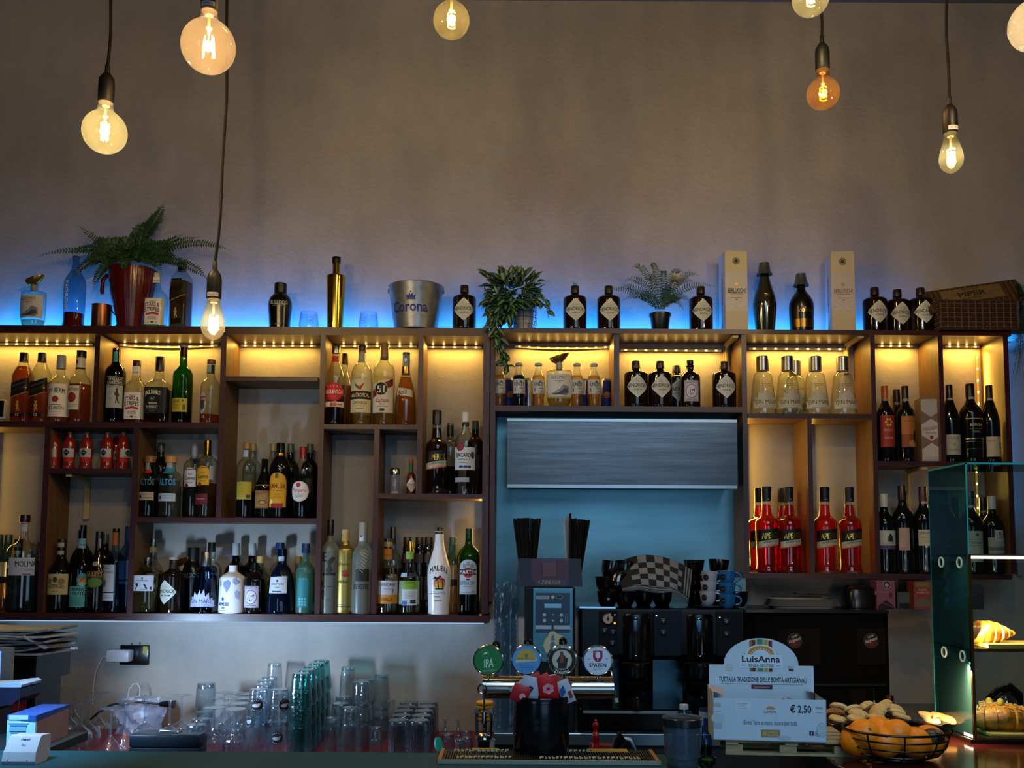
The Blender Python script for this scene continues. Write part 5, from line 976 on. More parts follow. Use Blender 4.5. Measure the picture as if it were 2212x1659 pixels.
# wicker hamper
t = thing('wicker_hamper', 'dark wicker hamper with tilted lid and wooden sign at the right end', 'basket', onT(2092, ZR, 3.64))
wk1 = M('#3a2416', .6, bump=.6, bscale=120, var=.5); wk2 = M('#5c3c22', .55, var=.4, bscale=50)
bw, bd, bh = 83*s0, .085, 64*s0; mb = MB(); mb.box((-bw+.004, -bd+.004, .002), (bw-.004, bd-.004, bh))
def ring(mb, w, d, z, r, mi=0, wob=0):
    pts = []; N = 96
    for i in range(N):
        u = i/N*4; k = int(u); f_ = u-k
        p = [(-w+2*w*f_, -d), (w, -d+2*d*f_), (w-2*w*f_, d), (-w, d-2*d*f_)][k]
        o = wob*(1 if i % 2 else -1); pts.append((p[0]*(1+o), p[1]*(1+o*1.5), z))
    mb.tube(pts, r, 5, mi, closed=True)
for i in range(13): ring(mb, bw, bd, .004+i*(bh-.006)/12, .0030 if i not in (0, 12) else .0048, i % 2, .012*(1 if i % 2 else -1))
for i in range(12): mb.cyl((-bw+2*bw*i/11, -bd-.002, 0), (-bw+2*bw*i/11, -bd-.002, bh), .0026, 5, 1)
mb.build('basket_body', [wk1, wk2], t)
T = Matrix.Translation((0.0, -.035, bh+.030)) @ Matrix.Rotation(math.radians(-8.5), 4, 'Y') @ Matrix.Rotation(math.radians(62), 4, 'X')
lw_, ld = bw*1.26, .052; T = T @ Matrix.Translation((.004, 0, 0)); mb = MB(); mb.box((-lw_, -ld, -.004), (lw_, ld, .004), 0, T)
for i in range(38): x = -lw_+2*lw_*i/37; mb.tube([T @ Vector((x, -ld, .005)), T @ Vector((x, ld, .005))], .0028, 5, i % 2)
mb.tube([T @ Vector(p) for p in [(-lw_, -ld, 0), (lw_, -ld, 0), (lw_, ld, 0), (-lw_, ld, 0)]], .006, 6, 0, closed=True)
mb.build('lid', [wk1, wk2], t)
mb = MB(); mb.box((-lw_*.66, -ld*.55, .007), (lw_*.62, ld*.75, .011), 0, T); mb.build('sign_plate', M('#6a5434', .6, var=.15, bscale=20, stretch=(1, 9, 1)), t, smooth=False)
f = lambda a, h, L: T @ Vector((a*s0, h*s0, .0115+.00006*L))
flat_art('lettering', [('t', 'PIPER', -2, -2, 13, 62, '#33231a', {'bold': .06}), ('t', 'HEIDSIECK', -2, 16, 4, 40, '#3a281c'), ('t', 'REIMS', -6, -12, 6, 40, '#3a281c')], f, t)
# hanging plant at the right end
t = thing('hanging_plant', 'dark feathery plant trailing down past the right end of the shelving', 'plant', onT(2200, ZR, 3.60)); to = Vector(t.location)
fg3 = M('#16301c', .55, var=.4, bscale=30)
MB().lathe([(.03, .0), (.035, .05), (.033, .05), (.028, .004)], 20).build('pot', M('#111113', .5), t)
for i in range(30):
    x = RN.uniform(2186, 2216); a = P(2202, 660, 3.6)-to; e = P(x+RN.uniform(-6, 6), RN.uniform(600, 835) if i > 7 else RN.uniform(605, 640), RN.uniform(3.54, 3.62))-to
    b = (a+e)/2+Vector((RN.uniform(-.01, .02), -.04, .03)); mb = MB(); frond(mb, [a, b, e], .014, 20, seed=i+200, w=.16); mb.build('frond', fg3, t, smooth=False)
# ------------------------------------------------------------------ small things in the cells
t = thing('security_camera', 'white rounded webcam with black face at the left edge of the shelf', 'camera', (P(4, 880, 3.62).x, 3.62, BZ['A']))
MB().box((-.021, -.016, .012), (.021, .016, .092), bev=.009).build('housing', M('#b4b0a8', .35), t)
MB().box((-.017, -.0185, .022), (.017, -.0155, .086), bev=.0012).build('face', M('#08080c', .08), t)
MB().lathe([(.018, 0), (.018, .004), (.006, .012)], 20).build('base', M('#b4b0a8', .4), t)
MB().cyl((0, -.0195, .032), (0, -.0187, .032), .003, 12).build('status_light', emis('#2c4cff', 3), t)
MB().tube([(.02, 0, .03), (.030, 0, .028), (.04, .0, .012), (.046, 0, .001)], .0012, 5).build('cable', M('#b4b0a8', .5), t)
t = thing('salt_shaker', 'glass salt shaker with chrome top in the small square cell', 'shaker', (P(853, 1040, 3.62).x, 3.62, BZ['K']))
MB().lathe([(10*s0, 0), (10*s0, 41*s0), (9*s0, 43*s0)], 12).build('body', glass('#d8d8e8', .5, .25), t)
MB().lathe([(9.4*s0, .001), (9.4*s0, 6*s0)], 12).build('salt', M('#c8c4bc', .8), t)
MB().lathe([(11*s0, 42*s0), (11*s0, 52*s0), (8*s0, 57*s0), (3*s0, 58*s0)], 24).build('lid', M('#b8bcc4', .12, 1), t)
t = thing('sauce_bottle', 'small red hot sauce bottle with green neck and diamond label', 'bottle', (P(888, 1040, 3.62).x, 3.62, BZ['K']))
MB().lathe([(9.6*s0, 0), (10*s0, .002), (10*s0, 38*s0), (8*s0, 43*s0), (4.4*s0, 48*s0), (4.4*s0, 66*s0)], 24).build('body', M('#4c1810', .15, 0, .5, .4), t)
MB().lathe([(5*s0, 46*s0), (4.8*s0, 68*s0)], 20).build('neck_wrap', M('#1c4c24', .4), t)
MB().lathe([(4.8*s0, 67*s0), (4.8*s0, 74*s0), (4*s0, 76*s0)], 20).build('cap', M('#a01818', .4), t)
f = lambda a, h, L: ((10.3*s0+.00006*L)*math.sin(a/10), -(10.3*s0+.00006*L)*math.cos(a/10), h*s0)
flat_art('label', [('d', 2, 20, 13, 16, '#c4aca0'), ('t', 'TABASCO', 2, 19, 4, 18, '#1c3c1c', {'bold': .05}), ('e', 2, 20, 11, 1, '#c4aca0') if 0 else ('r', -5, 16, 8, 16.7, '#8c2c20')], f, t, ncol=8)
# energy drink cans
can = None
for x, rz, lb in ((1099, 20, 'blue and silver drink can behind the leftmost tonic bottles'), (1141, -50, 'blue and silver drink can right of the dark blue tonic'), (1262, 60, 'blue drink can between the two right tonic bottles'), (1310, 0, 'rightmost blue and silver drink can, beside the divider')):
    loc = (P(x, 840, 3.69).x, 3.69, BZ['O'])
    if can is None:
        can = t = thing('drink_can', lb, 'can', loc, 'blue and silver drink cans')
        MB().lathe([(10*s0, 0), (13*s0, 3*s0), (13*s0, 64*s0), (11*s0, 69*s0)], 28).build('body', M('#8c94a4', .3, .8), t)
        f = lambda a, h, L: ((13.2*s0+.00006*L)*math.sin(a/13), -(13.2*s0+.00006*L)*math.cos(a/13), h*s0)
        flat_art('print', [('p', [(-38,4),(-10,4),(-10,34),(-38,34)], '#10246c'), ('r', -10, 4, 10, 66, '#10246c'), ('r', 22, 4, 38, 34, '#10246c'), ('e', 0, 34, 8, 7, '#a8781c'), ('t', 'Bull', 0, 28, 8, 22, '#8c1424')], f, t, ncol=10)
        MB().lathe([(11*s0, 69*s0), (10.4*s0, 70.5*s0)], 28).build('lid', M('#9a9ca0', .3, 1), t)
    else: t = copy_tree(can); t.location = loc; t['label'] = lb
    t.rotation_euler = (0, 0, math.radians(rz))
# hexagon-print carton
t = thing('bottle_box', 'beige and white hexagon-print bottle carton beside the wines', 'box', (P(2006, 920, 3.63).x, 3.635, BZ['U']), None, math.radians(-7))
w = 42*s0; H = 141*s0
MB().box((-w/2, -w/2, 0), (w/2, w/2, H), bev=.001).build('carton', M('#7c6854', .5), t, smooth=False)
f = lambda a, h, L: (a*s0, -w/2-.0004-.00006*L, h*s0)
hx = lambda c, q, col: ('p', [(-20, c-q), (0, c-2*q), (20, c-q), (20, c+q), (0, c+2*q), (-20, c+q)], col)
flat_art('front_print', [('r', -21, 0, 21, 141, '#6c5444'), ('p', [(-20,137),(20,137),(20,112),(0,98),(-20,112)], '#9c948e'), hx(70, 12, '#a8a098'), ('p', [(-20,28),(0,42),(20,28),(20,3),(-20,3)], '#a8a098'), ('t', 'Matusalem', 0, 70, 10, 34, '#6c1c3c', {'slant': .2}), ('t', 'RON', 0, 62, 3, 20, '#4c3c3c'), ('e', 0, 54, 4, 4, '#8c1c1c')]+lines(-16, 14, 10, 2, 4, '#5c544c'), f, t)
# ------------------------------------------------------------------ steel hood and splash panel
st = M('#5c6066', .24, .92, bump=.08, var=.25, bscale=4, stretch=(1, 1, 14))
def bx(name, x0, x1, y0, y1, Y0, Y1, m, lab, cat, kind=None, parent=None, bev=0):
    a = P(x0, y1, Y0); b = P(x1, y0, Y0)
    if parent: o = Vector(parent.location)
    else: o = Vector(((a.x+b.x)/2, (Y0+Y1)/2, a.z))
    ob = MB().box((a.x-o.x, Y0-o.y, a.z-o.z), (b.x-o.x, Y1-o.y, b.z-o.z), bev=bev).build(name, m, parent, smooth=False)
    if not parent: ob.location = o; tag(ob, lab, cat)
    if kind: ob['kind'] = kind
    return ob
bx('splash_panel', 1071, 1606, 893, 1330, 3.735, 3.748, M('#668e9a', .34, .85, bump=.05, bscale=3, var=.12, stretch=(1, 1, 6)), 'brushed steel splash panel behind the coffee machine', 'wall panel')
t = thing('extractor_hood', 'stainless steel extractor hood box under the lit shelves', 'hood', (P(1344, 980, 3.6).x, 3.6, P(1344, 1052, 3.53).z))
bx('front_panel', 1095, 1592, 909, 1051, 3.530, 3.545, st, None, None, parent=t)
bx('body', 1100, 1588, 912, 1049, 3.545, 3.73, M('#1a1b1e', .5, .6), None, None, parent=t)
bx('trim', 1095, 1592, 1049, 1053, 3.526, 3.56, M('#a4a8ac', .3, 1), None, None, parent=t)
bx('trim', 1095, 1592, 906.5, 909.5, 3.526, 3.56, M('#a4a8ac', .3, 1), None, None, parent=t)
# ------------------------------------------------------------------ back counters
def zat(x, y, Y): return P(x, y, Y).z
ZG = .853                                   # worktop with the upturned glasses
ZK = zat(1250, 1584, 3.08)                  # higher worktop of the coffee machine
xg0, xg1 = P(-80, 1400, 3.1).x, P(1066, 1400, 3.1).x
t = thing('back_counter', 'back counter carrying the upturned glasses under the left shelving', 'counter', ((xg0+xg1)/2, 3.45, 0))
MB().box((xg0-t.location.x, -.33, 0), (xg1-t.location.x, .298, ZG-.03)).build('cabinet', M('#2a2022', .5), t, smooth=False)
MB().box((xg0-t.location.x, -.35, ZG-.03), (xg1-t.location.x, .298, ZG)).build('worktop', M('#4a1c20', .35, var=.1, bscale=6), t, smooth=False)
o = MB().box((xg0+.1, 3.12, ZG), (xg1-.02, 3.73, ZG+.004)).build('bar_mat', M('#8c1420', .45, bump=.3, bscale=200), smooth=False)
tag(o, 'red rubber mat under all the upturned glasses', 'mat')
xk0, xk1 = xg1+.002, P(2420, 1584, 3.08).x
t = thing('back_counter', 'steel-edged counter carrying the coffee machine and the black cabinets', 'counter', ((xk0+xk1)/2, 3.42, 0))
MB().box((xk0-t.location.x, -.32, 0), (xk1-t.location.x, .328, ZK-.04)).build('cabinet', M('#121214', .5), t, smooth=False)
MB().box((xk0-t.location.x, -.34, ZK-.04), (xk1-t.location.x, .328, ZK), bev=.003).build('worktop', M('#7c8c92', .3, .9), t, smooth=False)
ZGm = ZG+.004
# ------------------------------------------------------------------ upturned glasses
gcl = glass('#eef6fb', .30, .02, 1.75, .10, 1.0, 2.6, 90); gct = glass('#eaf4fa', .32, .03, 1.8, .10, 1.0, 2.4)
PG = {}
def stem(key, foot, bowlr, bowlz, H, kind='wine'):
    """upturned stem glass, rim on the mat; sizes in metres"""
    def mk(lab, grp):
        t = thing('stem_glass', lab, 'glass', (0, 0, 0), grp)
        if kind == 'martini': pr = [(bowlr, 0), (bowlr*.97, .003), (.008, bowlz), (.0045, bowlz+.006)]
        elif kind == 'cut': pr = [(bowlr, 0), (bowlr, .006), (bowlr*.72, bowlz*.5), (.012, bowlz), (.005, bowlz+.008)]
        else: pr = [(bowlr*.80, 0), (bowlr*.92, bowlz*.22), (bowlr, bowlz*.52), (bowlr*.86, bowlz*.78), (bowlr*.42, bowlz*.96), (.008, bowlz+.003), (.0045, bowlz+.012)]
        pr = chaikin(pr, 1)
        rb = (lambda a, z: .03*math.sin(a*14)) if kind in ('cut', 'ribbed') else None
        MB().lathe(pr, 28 if not rb else 56, capb=False, capt=False, rib=rb).build('bowl', gcl, t)
        sr = .0042 if kind != 'thick' else .007
        MB().lathe([(sr*1.1, pr[-1][1]-.002), (sr, pr[-1][1]+.02), (sr, H-.014), (sr*1.8, H-.005), (foot*.5, H-.0028), (foot, H-.001), (foot, H)], 28).build('foot', gct, t)
        return t
    PG[key] = [mk, None]
stem('wine', .036, .041, .088, .170); stem('small', .032, .035, .075, .150); stem('martini', .037, .061, .068, .165, 'martini')
stem('cut', .036, .046, .070, .168, 'cut'); stem('copa', .037, .043, .078, .175); stem('ribbed', .036, .038, .085, .165, 'ribbed'); stem('mini', .019, .024, .045, .088)
def tall(key, r0, r1, H, tint='#f0f6fa', edge=.42, rib=0, foot=.014, name='tumbler'):
    """upturned tumbler: r0 rim radius (down), r1 base radius (up)"""
    def mk(lab, grp):
        t = thing(name, lab, 'glass', (0, 0, 0), grp)
        rb = (lambda a, z: .022*math.sin(a*rib)*(1 if z < H-.02 else .3)) if rib else None
        MB().lathe(chaikin([(r0, 0), (r0*.985, .004), (r0*.97, H*.2), (r1*1.03, H*.8), (r1, H-foot), (r1*.98, H-.003), (r1*.9, H)], 1), 30 if not rib else 66, capb=False, rib=rb).build('body', glass(tint, edge, .02, 1.8, .10, 1.0, 2.5, 110), t)
        MB().lathe([(r1*.90, H-foot), (r1*.92, H-foot+.002), (r1*.90, H-.002)], 26).build('base', glass(tint, edge, .03, 1.8, .10, 1.0, 2.2), t)
        return t
    PG[key] = [mk, None]
tall('pint', .040, .031, .118); tall('crys', .037, .033, .105, '#dfe8ee', .3, 22, .02); tall('green', .040, .031, .110, '#a8dedc', .5); tall('hi', .034, .027, .135)
tall('tumb', .037, .030, .086, '#e4ecf0', .3, 9); tall('facet', .039, .036, .132, '#dfe6ee', .32, 26, .016); tall('shot', .026, .020, .06); tall('carafe', .036, .028, .125, '#e4ecec', .3, 12)
def put(key, x, Y, lab, grp, z=0, rz=0, name=None):
    mk, pr = PG[key]
    if pr is None: t = mk(lab, grp); PG[key][1] = t
    else: t = copy_tree(pr); t['label'] = lab; t['group'] = grp
    t.location = (P(x, 1560, Y).x, Y, ZGm+z); t.rotation_euler = (0, 0, math.radians(rz)); return t
g1 = 'upturned stem glasses at the left'
L = [('wine', 126, 3.24, 'nearest upturned wine glass right of the blue and white carton'), ('wine', 175, 3.30, 'upturned wine glass second in the front row, behind the nearest'),
 ('copa', 192, 3.39, 'upturned wine glass just behind the second of the front row'), ('copa', 214, 3.50, 'upturned wine glass with tall foot left of the martini glass'),
 ('martini', 240, 3.22, 'upturned cone-shaped cocktail glass left of the cash box'), ('cut', 270, 3.34, 'upturned cut-glass cone behind the cocktail glass'),
 ('copa', 313, 3.40, 'upturned round wine glass standing behind the cash box'), ('copa', 366, 3.36, 'upturned glass behind the right half of the cash box, front one of two'),
 ('copa', 391, 3.46, 'upturned glass behind the right half of the cash box, rear one of two')]
for k, x, Y, lb in L: put(k, x, Y, lb, g1, rz=x)
for i, (x, Y) in enumerate(((70, 3.36), (92, 3.40), (108, 3.58), (130, 3.52), (150, 3.44), (86, 3.52), (160, 3.60), (58, 3.50), (122, 3.66))):
    put('wine', x, Y, 'dim upturned wine glass, %s of those packed at far left' % ('leftmost of the near row', 'second of the near row', 'third leftmost at the wall', 'tall one right', 'rightmost of the near row', 'left one at the wall', 'right one at the wall', 'far-left edge one', 'rearmost')[i], 'rear stem glasses at far left')
g2 = 'ribbed stem glasses in the middle'
for i, (k, x, Y, lb) in enumerate((('wine', 462, 3.22, 'upturned balloon glass with small printed mark, right of the cash box'), ('ribbed', 507, 3.22, 'front ribbed upturned glass left of the goose-printed beer glasses'))):
    put(k, x, Y, lb, g2)
for i, (x, Y) in enumerate(((478, 3.34), (494, 3.46), (515, 3.34), (524, 3.46), (510, 3.58), (530, 3.57), (484, 3.60), (463, 3.46))): put('ribbed', x, Y, 'ribbed upturned glass, %s behind the front ribbed one' % ('just left', 'second row left', 'directly', 'second row right', 'third row right', 'last row right', 'last row left', 'far left')[i], 'ribbed glasses in the rear rows')
g3 = 'clear ribbed highball glasses'
put('crys', 424, 3.26, 'frosty ribbed highball nearest right behind the cash box', g3); put('crys', 434, 3.37, 'frosty ribbed highball second behind the cash box', g3)
put('crys', 443, 3.52, 'lower frosty ribbed highball of the tall pair', g3); put('crys', 443, 3.52, 'top frosty ribbed highball, stacked highest at the left', g3, z=.106)
# stacked beer glasses with goose roundels
g4 = 'stacked beer glasses with goose roundels'
goose = lambda cx, cyy: [('e', cx, cyy, 13, 13, '#15131c'), ('e', cx-1, cyy-1, 8.5, 3.6, '#b8bcc4'), ('p', [(cx+1, cyy), (cx+4, cyy+4), (cx+9, cyy+4), (cx+8, cyy+1), (cx+4, cyy-2)], '#b8bcc4')]+[('e', cx+10.6*math.cos(a), cyy+10.6*math.sin(a), 1, 1, '#8c8c9c') for a in (.9, 1.25, 1.6, 1.95, 2.3, -.9, -1.25, -1.6, -1.95, -2.3)]
def stackg(key, x, Y, n, step, lb, grp, marks=None):
    for i in range(n):
        t = put(key, x, Y, lb+(', bottom glass', ', second glass up', ', third glass up', ', top glass', ', fifth glass')[i if i < n-1 or n < 3 and i == 0 else min(3, 3)], grp, z=i*step)
        if marks and marks[i] is not None:
            q = S(Y); R_ = .0368; f = lambda a, h, L_: ((R_+.0003*L_)*math.sin(a*q/R_+marks[i]), -(R_+.0003*L_)*math.cos(a*q/R_+marks[i]), h*q)
            flat_art('printed_roundel', goose(0, 42), f, t, ncol=8)
for i, (x, Y) in enumerate(((566, 3.36), (572, 3.46), (580, 3.56))): stackg('pint', x, Y, 3, .056, 'clear beer glass stack, row %s behind the left goose stack' % ('one', 'two', 'three')[i], 'clear beer glasses behind the goose stack')
stackg('pint', 557, 3.24, 3, .056, 'left front stack of goose-printed beer glasses', g4, [None, -.75, .1])
stackg('pint', 602, 3.25, 3, .055, 'right front stack of goose-printed beer glasses', g4, [.1, -.9, .8])
put('hi', 590, 3.66, 'tall clear glass standing highest on the rear beer glass stack', 'tall clear glasses', z=.135); put('hi', 590, 3.66, 'clear glass under the tall one on the rear beer glass stack', 'tall clear glasses', z=0)
stackg('pint', 628, 3.50, 2, .080, 'clear stack with dark print peeking between goose stack and green glasses', 'clear beer glasses behind the goose stack', [None, -.2])
for r_, (x, Y) in enumerate(((648, 3.22), (660, 3.32), (670, 3.42), (681, 3.52), (692, 3.62))):
    stackg('green', x, Y, 4, .059, 'green tumbler stack, %s row from the front' % ('first', 'second', 'third', 'fourth', 'rear')[r_], 'stacked green tumblers')
g6 = 'clear stacked tumblers right of the green ones'
stackg('hi', 720, 3.24, 1, .1, 'low clear tumbler right beside the green stack', g6); stackg('tumb', 735, 3.36, 2, .078, 'clear tumbler pair behind the low one', g6)
stackg('pint', 758, 3.24, 2, .052, 'clear tumbler stack in the front row with bright glints', g6); stackg('tumb', 742, 3.48, 2, .084, 'clear tumbler pair in the third row', g6)
put('hi', 750, 3.60, 'clear highball top of the tallest rear stack', g6, z=.13); put('hi', 750, 3.60, 'clear highball under the tallest rear stack', g6)
stackg('tumb', 779, 3.38, 3, .076, 'faceted tumbler stack behind the bright glints', g6); stackg('tumb', 790, 3.50, 3, .072, 'faceted tumbler stack further back', g6)
put('carafe', 822, 3.56, 'cut crystal glass standing on top of another at the rear', g6, z=.118); put('tumb', 822, 3.56, 'lower clear glass under the cut crystal one', g6); put('tumb', 822, 3.56, 'clear glass right under the cut crystal one', g6, z=.036); put('hi', 838, 3.64, 'plain clear glass behind the cut crystal one', g6, z=.02-.02)
stackg('shot', 812, 3.26, 2, .040, 'small clear glass pair in front of the cut crystal ones', g6); put('tumb', 812, 3.22-.0, 'wide clear glass at the foot of the front row', g6) if 0 else None
g7 = 'knobbly crystal tumblers in two rows'
for c, x0 in enumerate((862, 905)):
    for r_ in range(5):
        put('facet', x0+r_*5.2, 3.22+r_*.097, '%s knobbly crystal tumbler, %s from the front' % (('left-row', 'right-row')[c], ('first', 'second', 'third', 'fourth', 'last')[r_]), g7)
for x, lb in ((962, 'left small brownish upturned liqueur glass by the jars'), (990, 'right small brownish upturned liqueur glass by the jars')): put('mini', x, 3.50, lb, 'small liqueur glasses', z=.0)
for i, (x, Y) in enumerate(((968, 3.36), (992, 3.26), (1008, 3.30), (1006, 3.42))): put('shot', x, Y, 'small clear jar-like glass, %s the turquoise-lidded one' % ('behind', 'right beside', 'two right of', 'far behind right of')[i], 'small jars by the tap')
# turquoise lidded jar
q = S(3.2); t = thing('lidded_jar', 'small glass jar with open turquoise clip lid', 'jar', (P(968, 1600, 3.2).x, 3.2, ZGm))
MB().lathe([(16*q, 0), (17*q, .003), (17*q, 12*q), (15*q, 14*q)], 26).build('body', glass('#d8e4e8', .4), t)
tq = M('#2aa098', .4); MB().lathe([(17*q, 12*q), (17.6*q, 13*q), (17.6*q, 18*q), (15*q, 19*q)], 30).build('rim', tq, t)
T = Matrix.Translation((-20*q, 0, 32*q)) @ Matrix.Rotation(math.radians(72), 4, 'Y') @ Matrix.Rotation(math.radians(20), 4, 'X')
MB().lathe([(15*q, -.003), (17*q, -.002), (17*q, .004), (14*q, .005)], 30, T=T).build('lid', tq, t)
# ------------------------------------------------------------------ cash box, cable, socket, bag
q = S(3.17); x0 = P(277, 1600, 3.12).x; x1 = P(428, 1600, 3.12).x; w = (x1-x0)/2; H = P(300, 1588, 3.12).z-ZGm
t = thing('cash_box', 'dark metal cash box with recessed handle in front of the upturned glasses', 'cash box', ((x0+x1)/2, 3.17, ZGm))
dm = M('#101820', .28, .3, .5, .3)
MB().box((-w, -.045, 0), (w, .045, H*.55), bev=.004).build('body', dm, t)
MB().box((-w*1.005, -.046, H*.56), (w*1.005, .046, H), bev=.006).build('lid', dm, t)
MB().box((-.036, -.028, H), (.040, .020, H+.0015)).build('handle_recess', M('#05080c', .4), t, smooth=False)
MB().tube([(-.03, -.004, H+.001), (-.026, -.004, H+.006), (.028, -.004, H+.006), (.032, -.004, H+.001)], .0025, 6).build('handle', M('#a8b0b8', .2, 1), t)
T = Matrix.Translation((-.006, -.046, H*.32)) @ Matrix.Rotation(PI/2, 4, 'X')
MB().lathe([(.008, -.001), (.008, .003), (.005, .005)], 20, T=T).build('lock', M('#a8b4c0', .15, 1), t)
c = P(290, 1415, 3.74); q = S(3.74)
t = thing('wall_socket', 'black wall socket plate with yellow sticker under the left shelving', 'socket', (c.x, 3.75, c.z))
MB().box((-31*q, -.012, -21*q), (31*q, 0, 21*q), bev=.004).build('plate', M('#0a0a0c', .25), t)
MB().box((19*q, -.0135, 3*q), (28*q, -.0115, 19*q)).build('sticker', M('#a8942c', .5), t, smooth=False)
mb = MB(); mb.sphere((-8*q, -.004, 24*q), .0035, 10, 8); mb.build('screw', M('#16141a', .4), t); mb = MB(); mb.sphere((10*q, -.004, 25*q), .0035, 10, 8); mb.build('screw', M('#16141a', .4), t)
c2 = P(257, 1417, 3.70); t = thing('phone_charger', 'white plug-in charger with thin cable in the black wall socket', 'charger', (c2.x, 3.70, c2.z))
MB().box((-24*q, -.018, -12*q), (24*q, .036, 12*q), bev=.006).build('body', M('#b0b4bc', .35), t)
pts = [P(234, 1416, 3.69), P(220, 1422, 3.69), P(206, 1452, 3.69), P(201, 1490, 3.69), P(200, 1530, 3.68)]; cc = Vector(t.location); full = []
for a, b in zip(pts, pts[1:]): full += [a+(b-a)*i/6-cc for i in range(6)]
MB().tube(full, .0016, 6).build('cable', M('#b0b4bc', .5), t)
a = [P(194, 1555, 3.56), P(212, 1540, 3.56), P(240, 1523, 3.56), P(275, 1515, 3.56), P(330, 1519, 3.56), P(345, 1521, 3.56)]; c = a[2].copy(); full = []
for p, r_ in zip(a, a[1:]): full += [p+(r_-p)*i/6-c for i in range(6)]
t = thing('power_cable', 'black power lead with plug lying over the white bag', 'cable', c)
MB().tube(full, .0042, 8).build('cable', M('#08080a', .5), t)
d = a[-1]-c; MB().tube([d, d+Vector((.02, 0, 0)), d+Vector((.03, 0, .004)), d+Vector((.055, 0, .004))], lambda u: .008+.012*u, 12).build('plug', M('#07080c', .4), t)
# plastic bag
c = P(300, 1550, 3.62); t = thing('plastic_bag', 'crumpled white carrier bag standing against the wall behind the glasses', 'bag', (c.x, 3.63, ZGm))
rb = random.Random(3); vs = []; fs = []; nx, nz = 18, 14; ww, hh = .19, .145
for side, yy in ((-1, -.03), (1, .03)):
    for i in range(nx+1):
        for j in range(nz+1):
            u, v = i/nx, j/nz; bul = math.sin(PI*u)*(1-.5*v)
            vs.append((-ww/2+ww*u+.01*math.sin(v*7+u*3), side*.035*bul+rb.uniform(-.006, .006)+.006*math.sin(u*13+v*9), hh*v*(1-.12*abs(u-.5))+rb.uniform(-.002, .002)*(j > 0)))
    o_ = 0 if side < 0 else (nx+1)*(nz+1)
    for i in range(nx):
        for j in range(nz): k = o_+i*(nz+1)+j; fs.append((k, k+nz+1, k+nz+2, k+1) if side < 0 else (k, k+1, k+nz+2, k+nz+1))
mb = MB(); mb.add(vs, fs); mb.build('bag_body', M('#8c8c9a', .4, bump=.4, bscale=25), t)
MB().tube([(-.05, 0, hh*.9), (-.045, 0, hh+.025), (-.030, 0, hh+.045), (-.015, 0, hh+.045), (-.004, 0, hh+.03), (-.004, 0, hh*.9)], .0022, 6).build('handle', M('#b8bcc8', .4), t)
# rolled bar spoon on the mat edge
o = MB().cyl((-.026, 0, 0), (.026, 0, .003), .0022, 8).build('bar_spoon', M('#b88c3c', .2, 1)); o.location = (P(530, 1618, 3.13).x, 3.135, ZGm+.004); tag(o, 'thin gold bar spoon lying on the mat before the ribbed glasses', 'spoon')
# ------------------------------------------------------------------ left end: newspapers, till, cartons
Yn = 2.86
t = thing('menu_stand', 'dark stand at the far left carrying the pile of newspapers', 'stand', (P(25, 1600, Yn).x, Yn+.1, 0)); o_ = Vector(t.location)
a = P(-60, 1475, Yn); b = P(80, 1398, Yn)
MB().box((a.x-o_.x, -.1, P(0, 1475, Yn).z), (P(80, 1400, Yn).x-o_.x, .12, P(0, 1412, Yn).z)).build('top', M('#0c0a0c', .5), t, smooth=False)
MB().box((P(28, 1500, Yn).x-o_.x, -.06, 0), (P(62, 1500, Yn).x-o_.x, .10, P(0, 1475, Yn).z)).build('post', M('#0c0a0c', .5), t, smooth=False)
ztop = P(0, 1412, Yn).z; rn = random.Random(8)
inks = ['#8c98ac', '#a0a4a8', '#6a625a', '#98a4b8', '#5a6478', '#8c9098', '#a8b4c8', '#747c88', '#9098a0']
for i in range(9):
    c = Vector((P(22+rn.uniform(-8, 8), 1390, Yn).x, Yn+.05, ztop+.0003+i*.0085)); mb = MB(); w_ = rn.uniform(.125, .15); d_ = .09; n_ = 10
    droop = rn.uniform(.0, .02) if i > 4 else .0; vs = []
    for k in range(n_+1):
        u = k/n_; x = -w_+2*w_*u; zz = .002*math.sin(u*6+i)+(.010*max(0, (u-.6)/.4)**2*(1 if i % 2 else 0))
        for (yy, dz) in ((-d_, 0), (d_, 0), (d_, .0055), (-d_, .0055)): vs.append((x, yy, zz+dz+.002))
    fs = []
    for k in range(n_):
        a_ = k*4
        for m_ in range(4): fs.append((a_+m_, a_+(m_+1) % 4, a_+4+(m_+1) % 4, a_+4+m_))
    fs += [(3, 2, 1, 0), (n_*4, n_*4+1, n_*4+2, n_*4+3)]
    mb.add(vs, fs); o = mb.build('newspaper', M(inks[i], .6, var=.25, bscale=40), smooth=False, fix=True); o.location = c; o.rotation_euler = (0, 0, rn.uniform(-.25, .25))
    tag(o, 'newspaper %s in the pile at the far left under the shelving' % ('at the bottom', 'second from the bottom', 'third from the bottom', 'fourth from the bottom', 'in the middle', 'fourth from the top', 'third from the top', 'second from the top', 'on the very top')[i], 'newspaper', 'pile of newspapers')
# folded flyer hanging out of the pile
c = P(85, 1388, Yn-.03); o = MB().box((-.045, -.03, -.0015), (.035, .03, .0015), T=Matrix.Rotation(math.radians(28), 4, 'Y')).build('folded_flyer', M('#8494b4', .5, var=.3, bscale=60), smooth=False); o.location = c; tag(o, 'blue-white flyer sticking out below the newspaper pile', 'flyer')
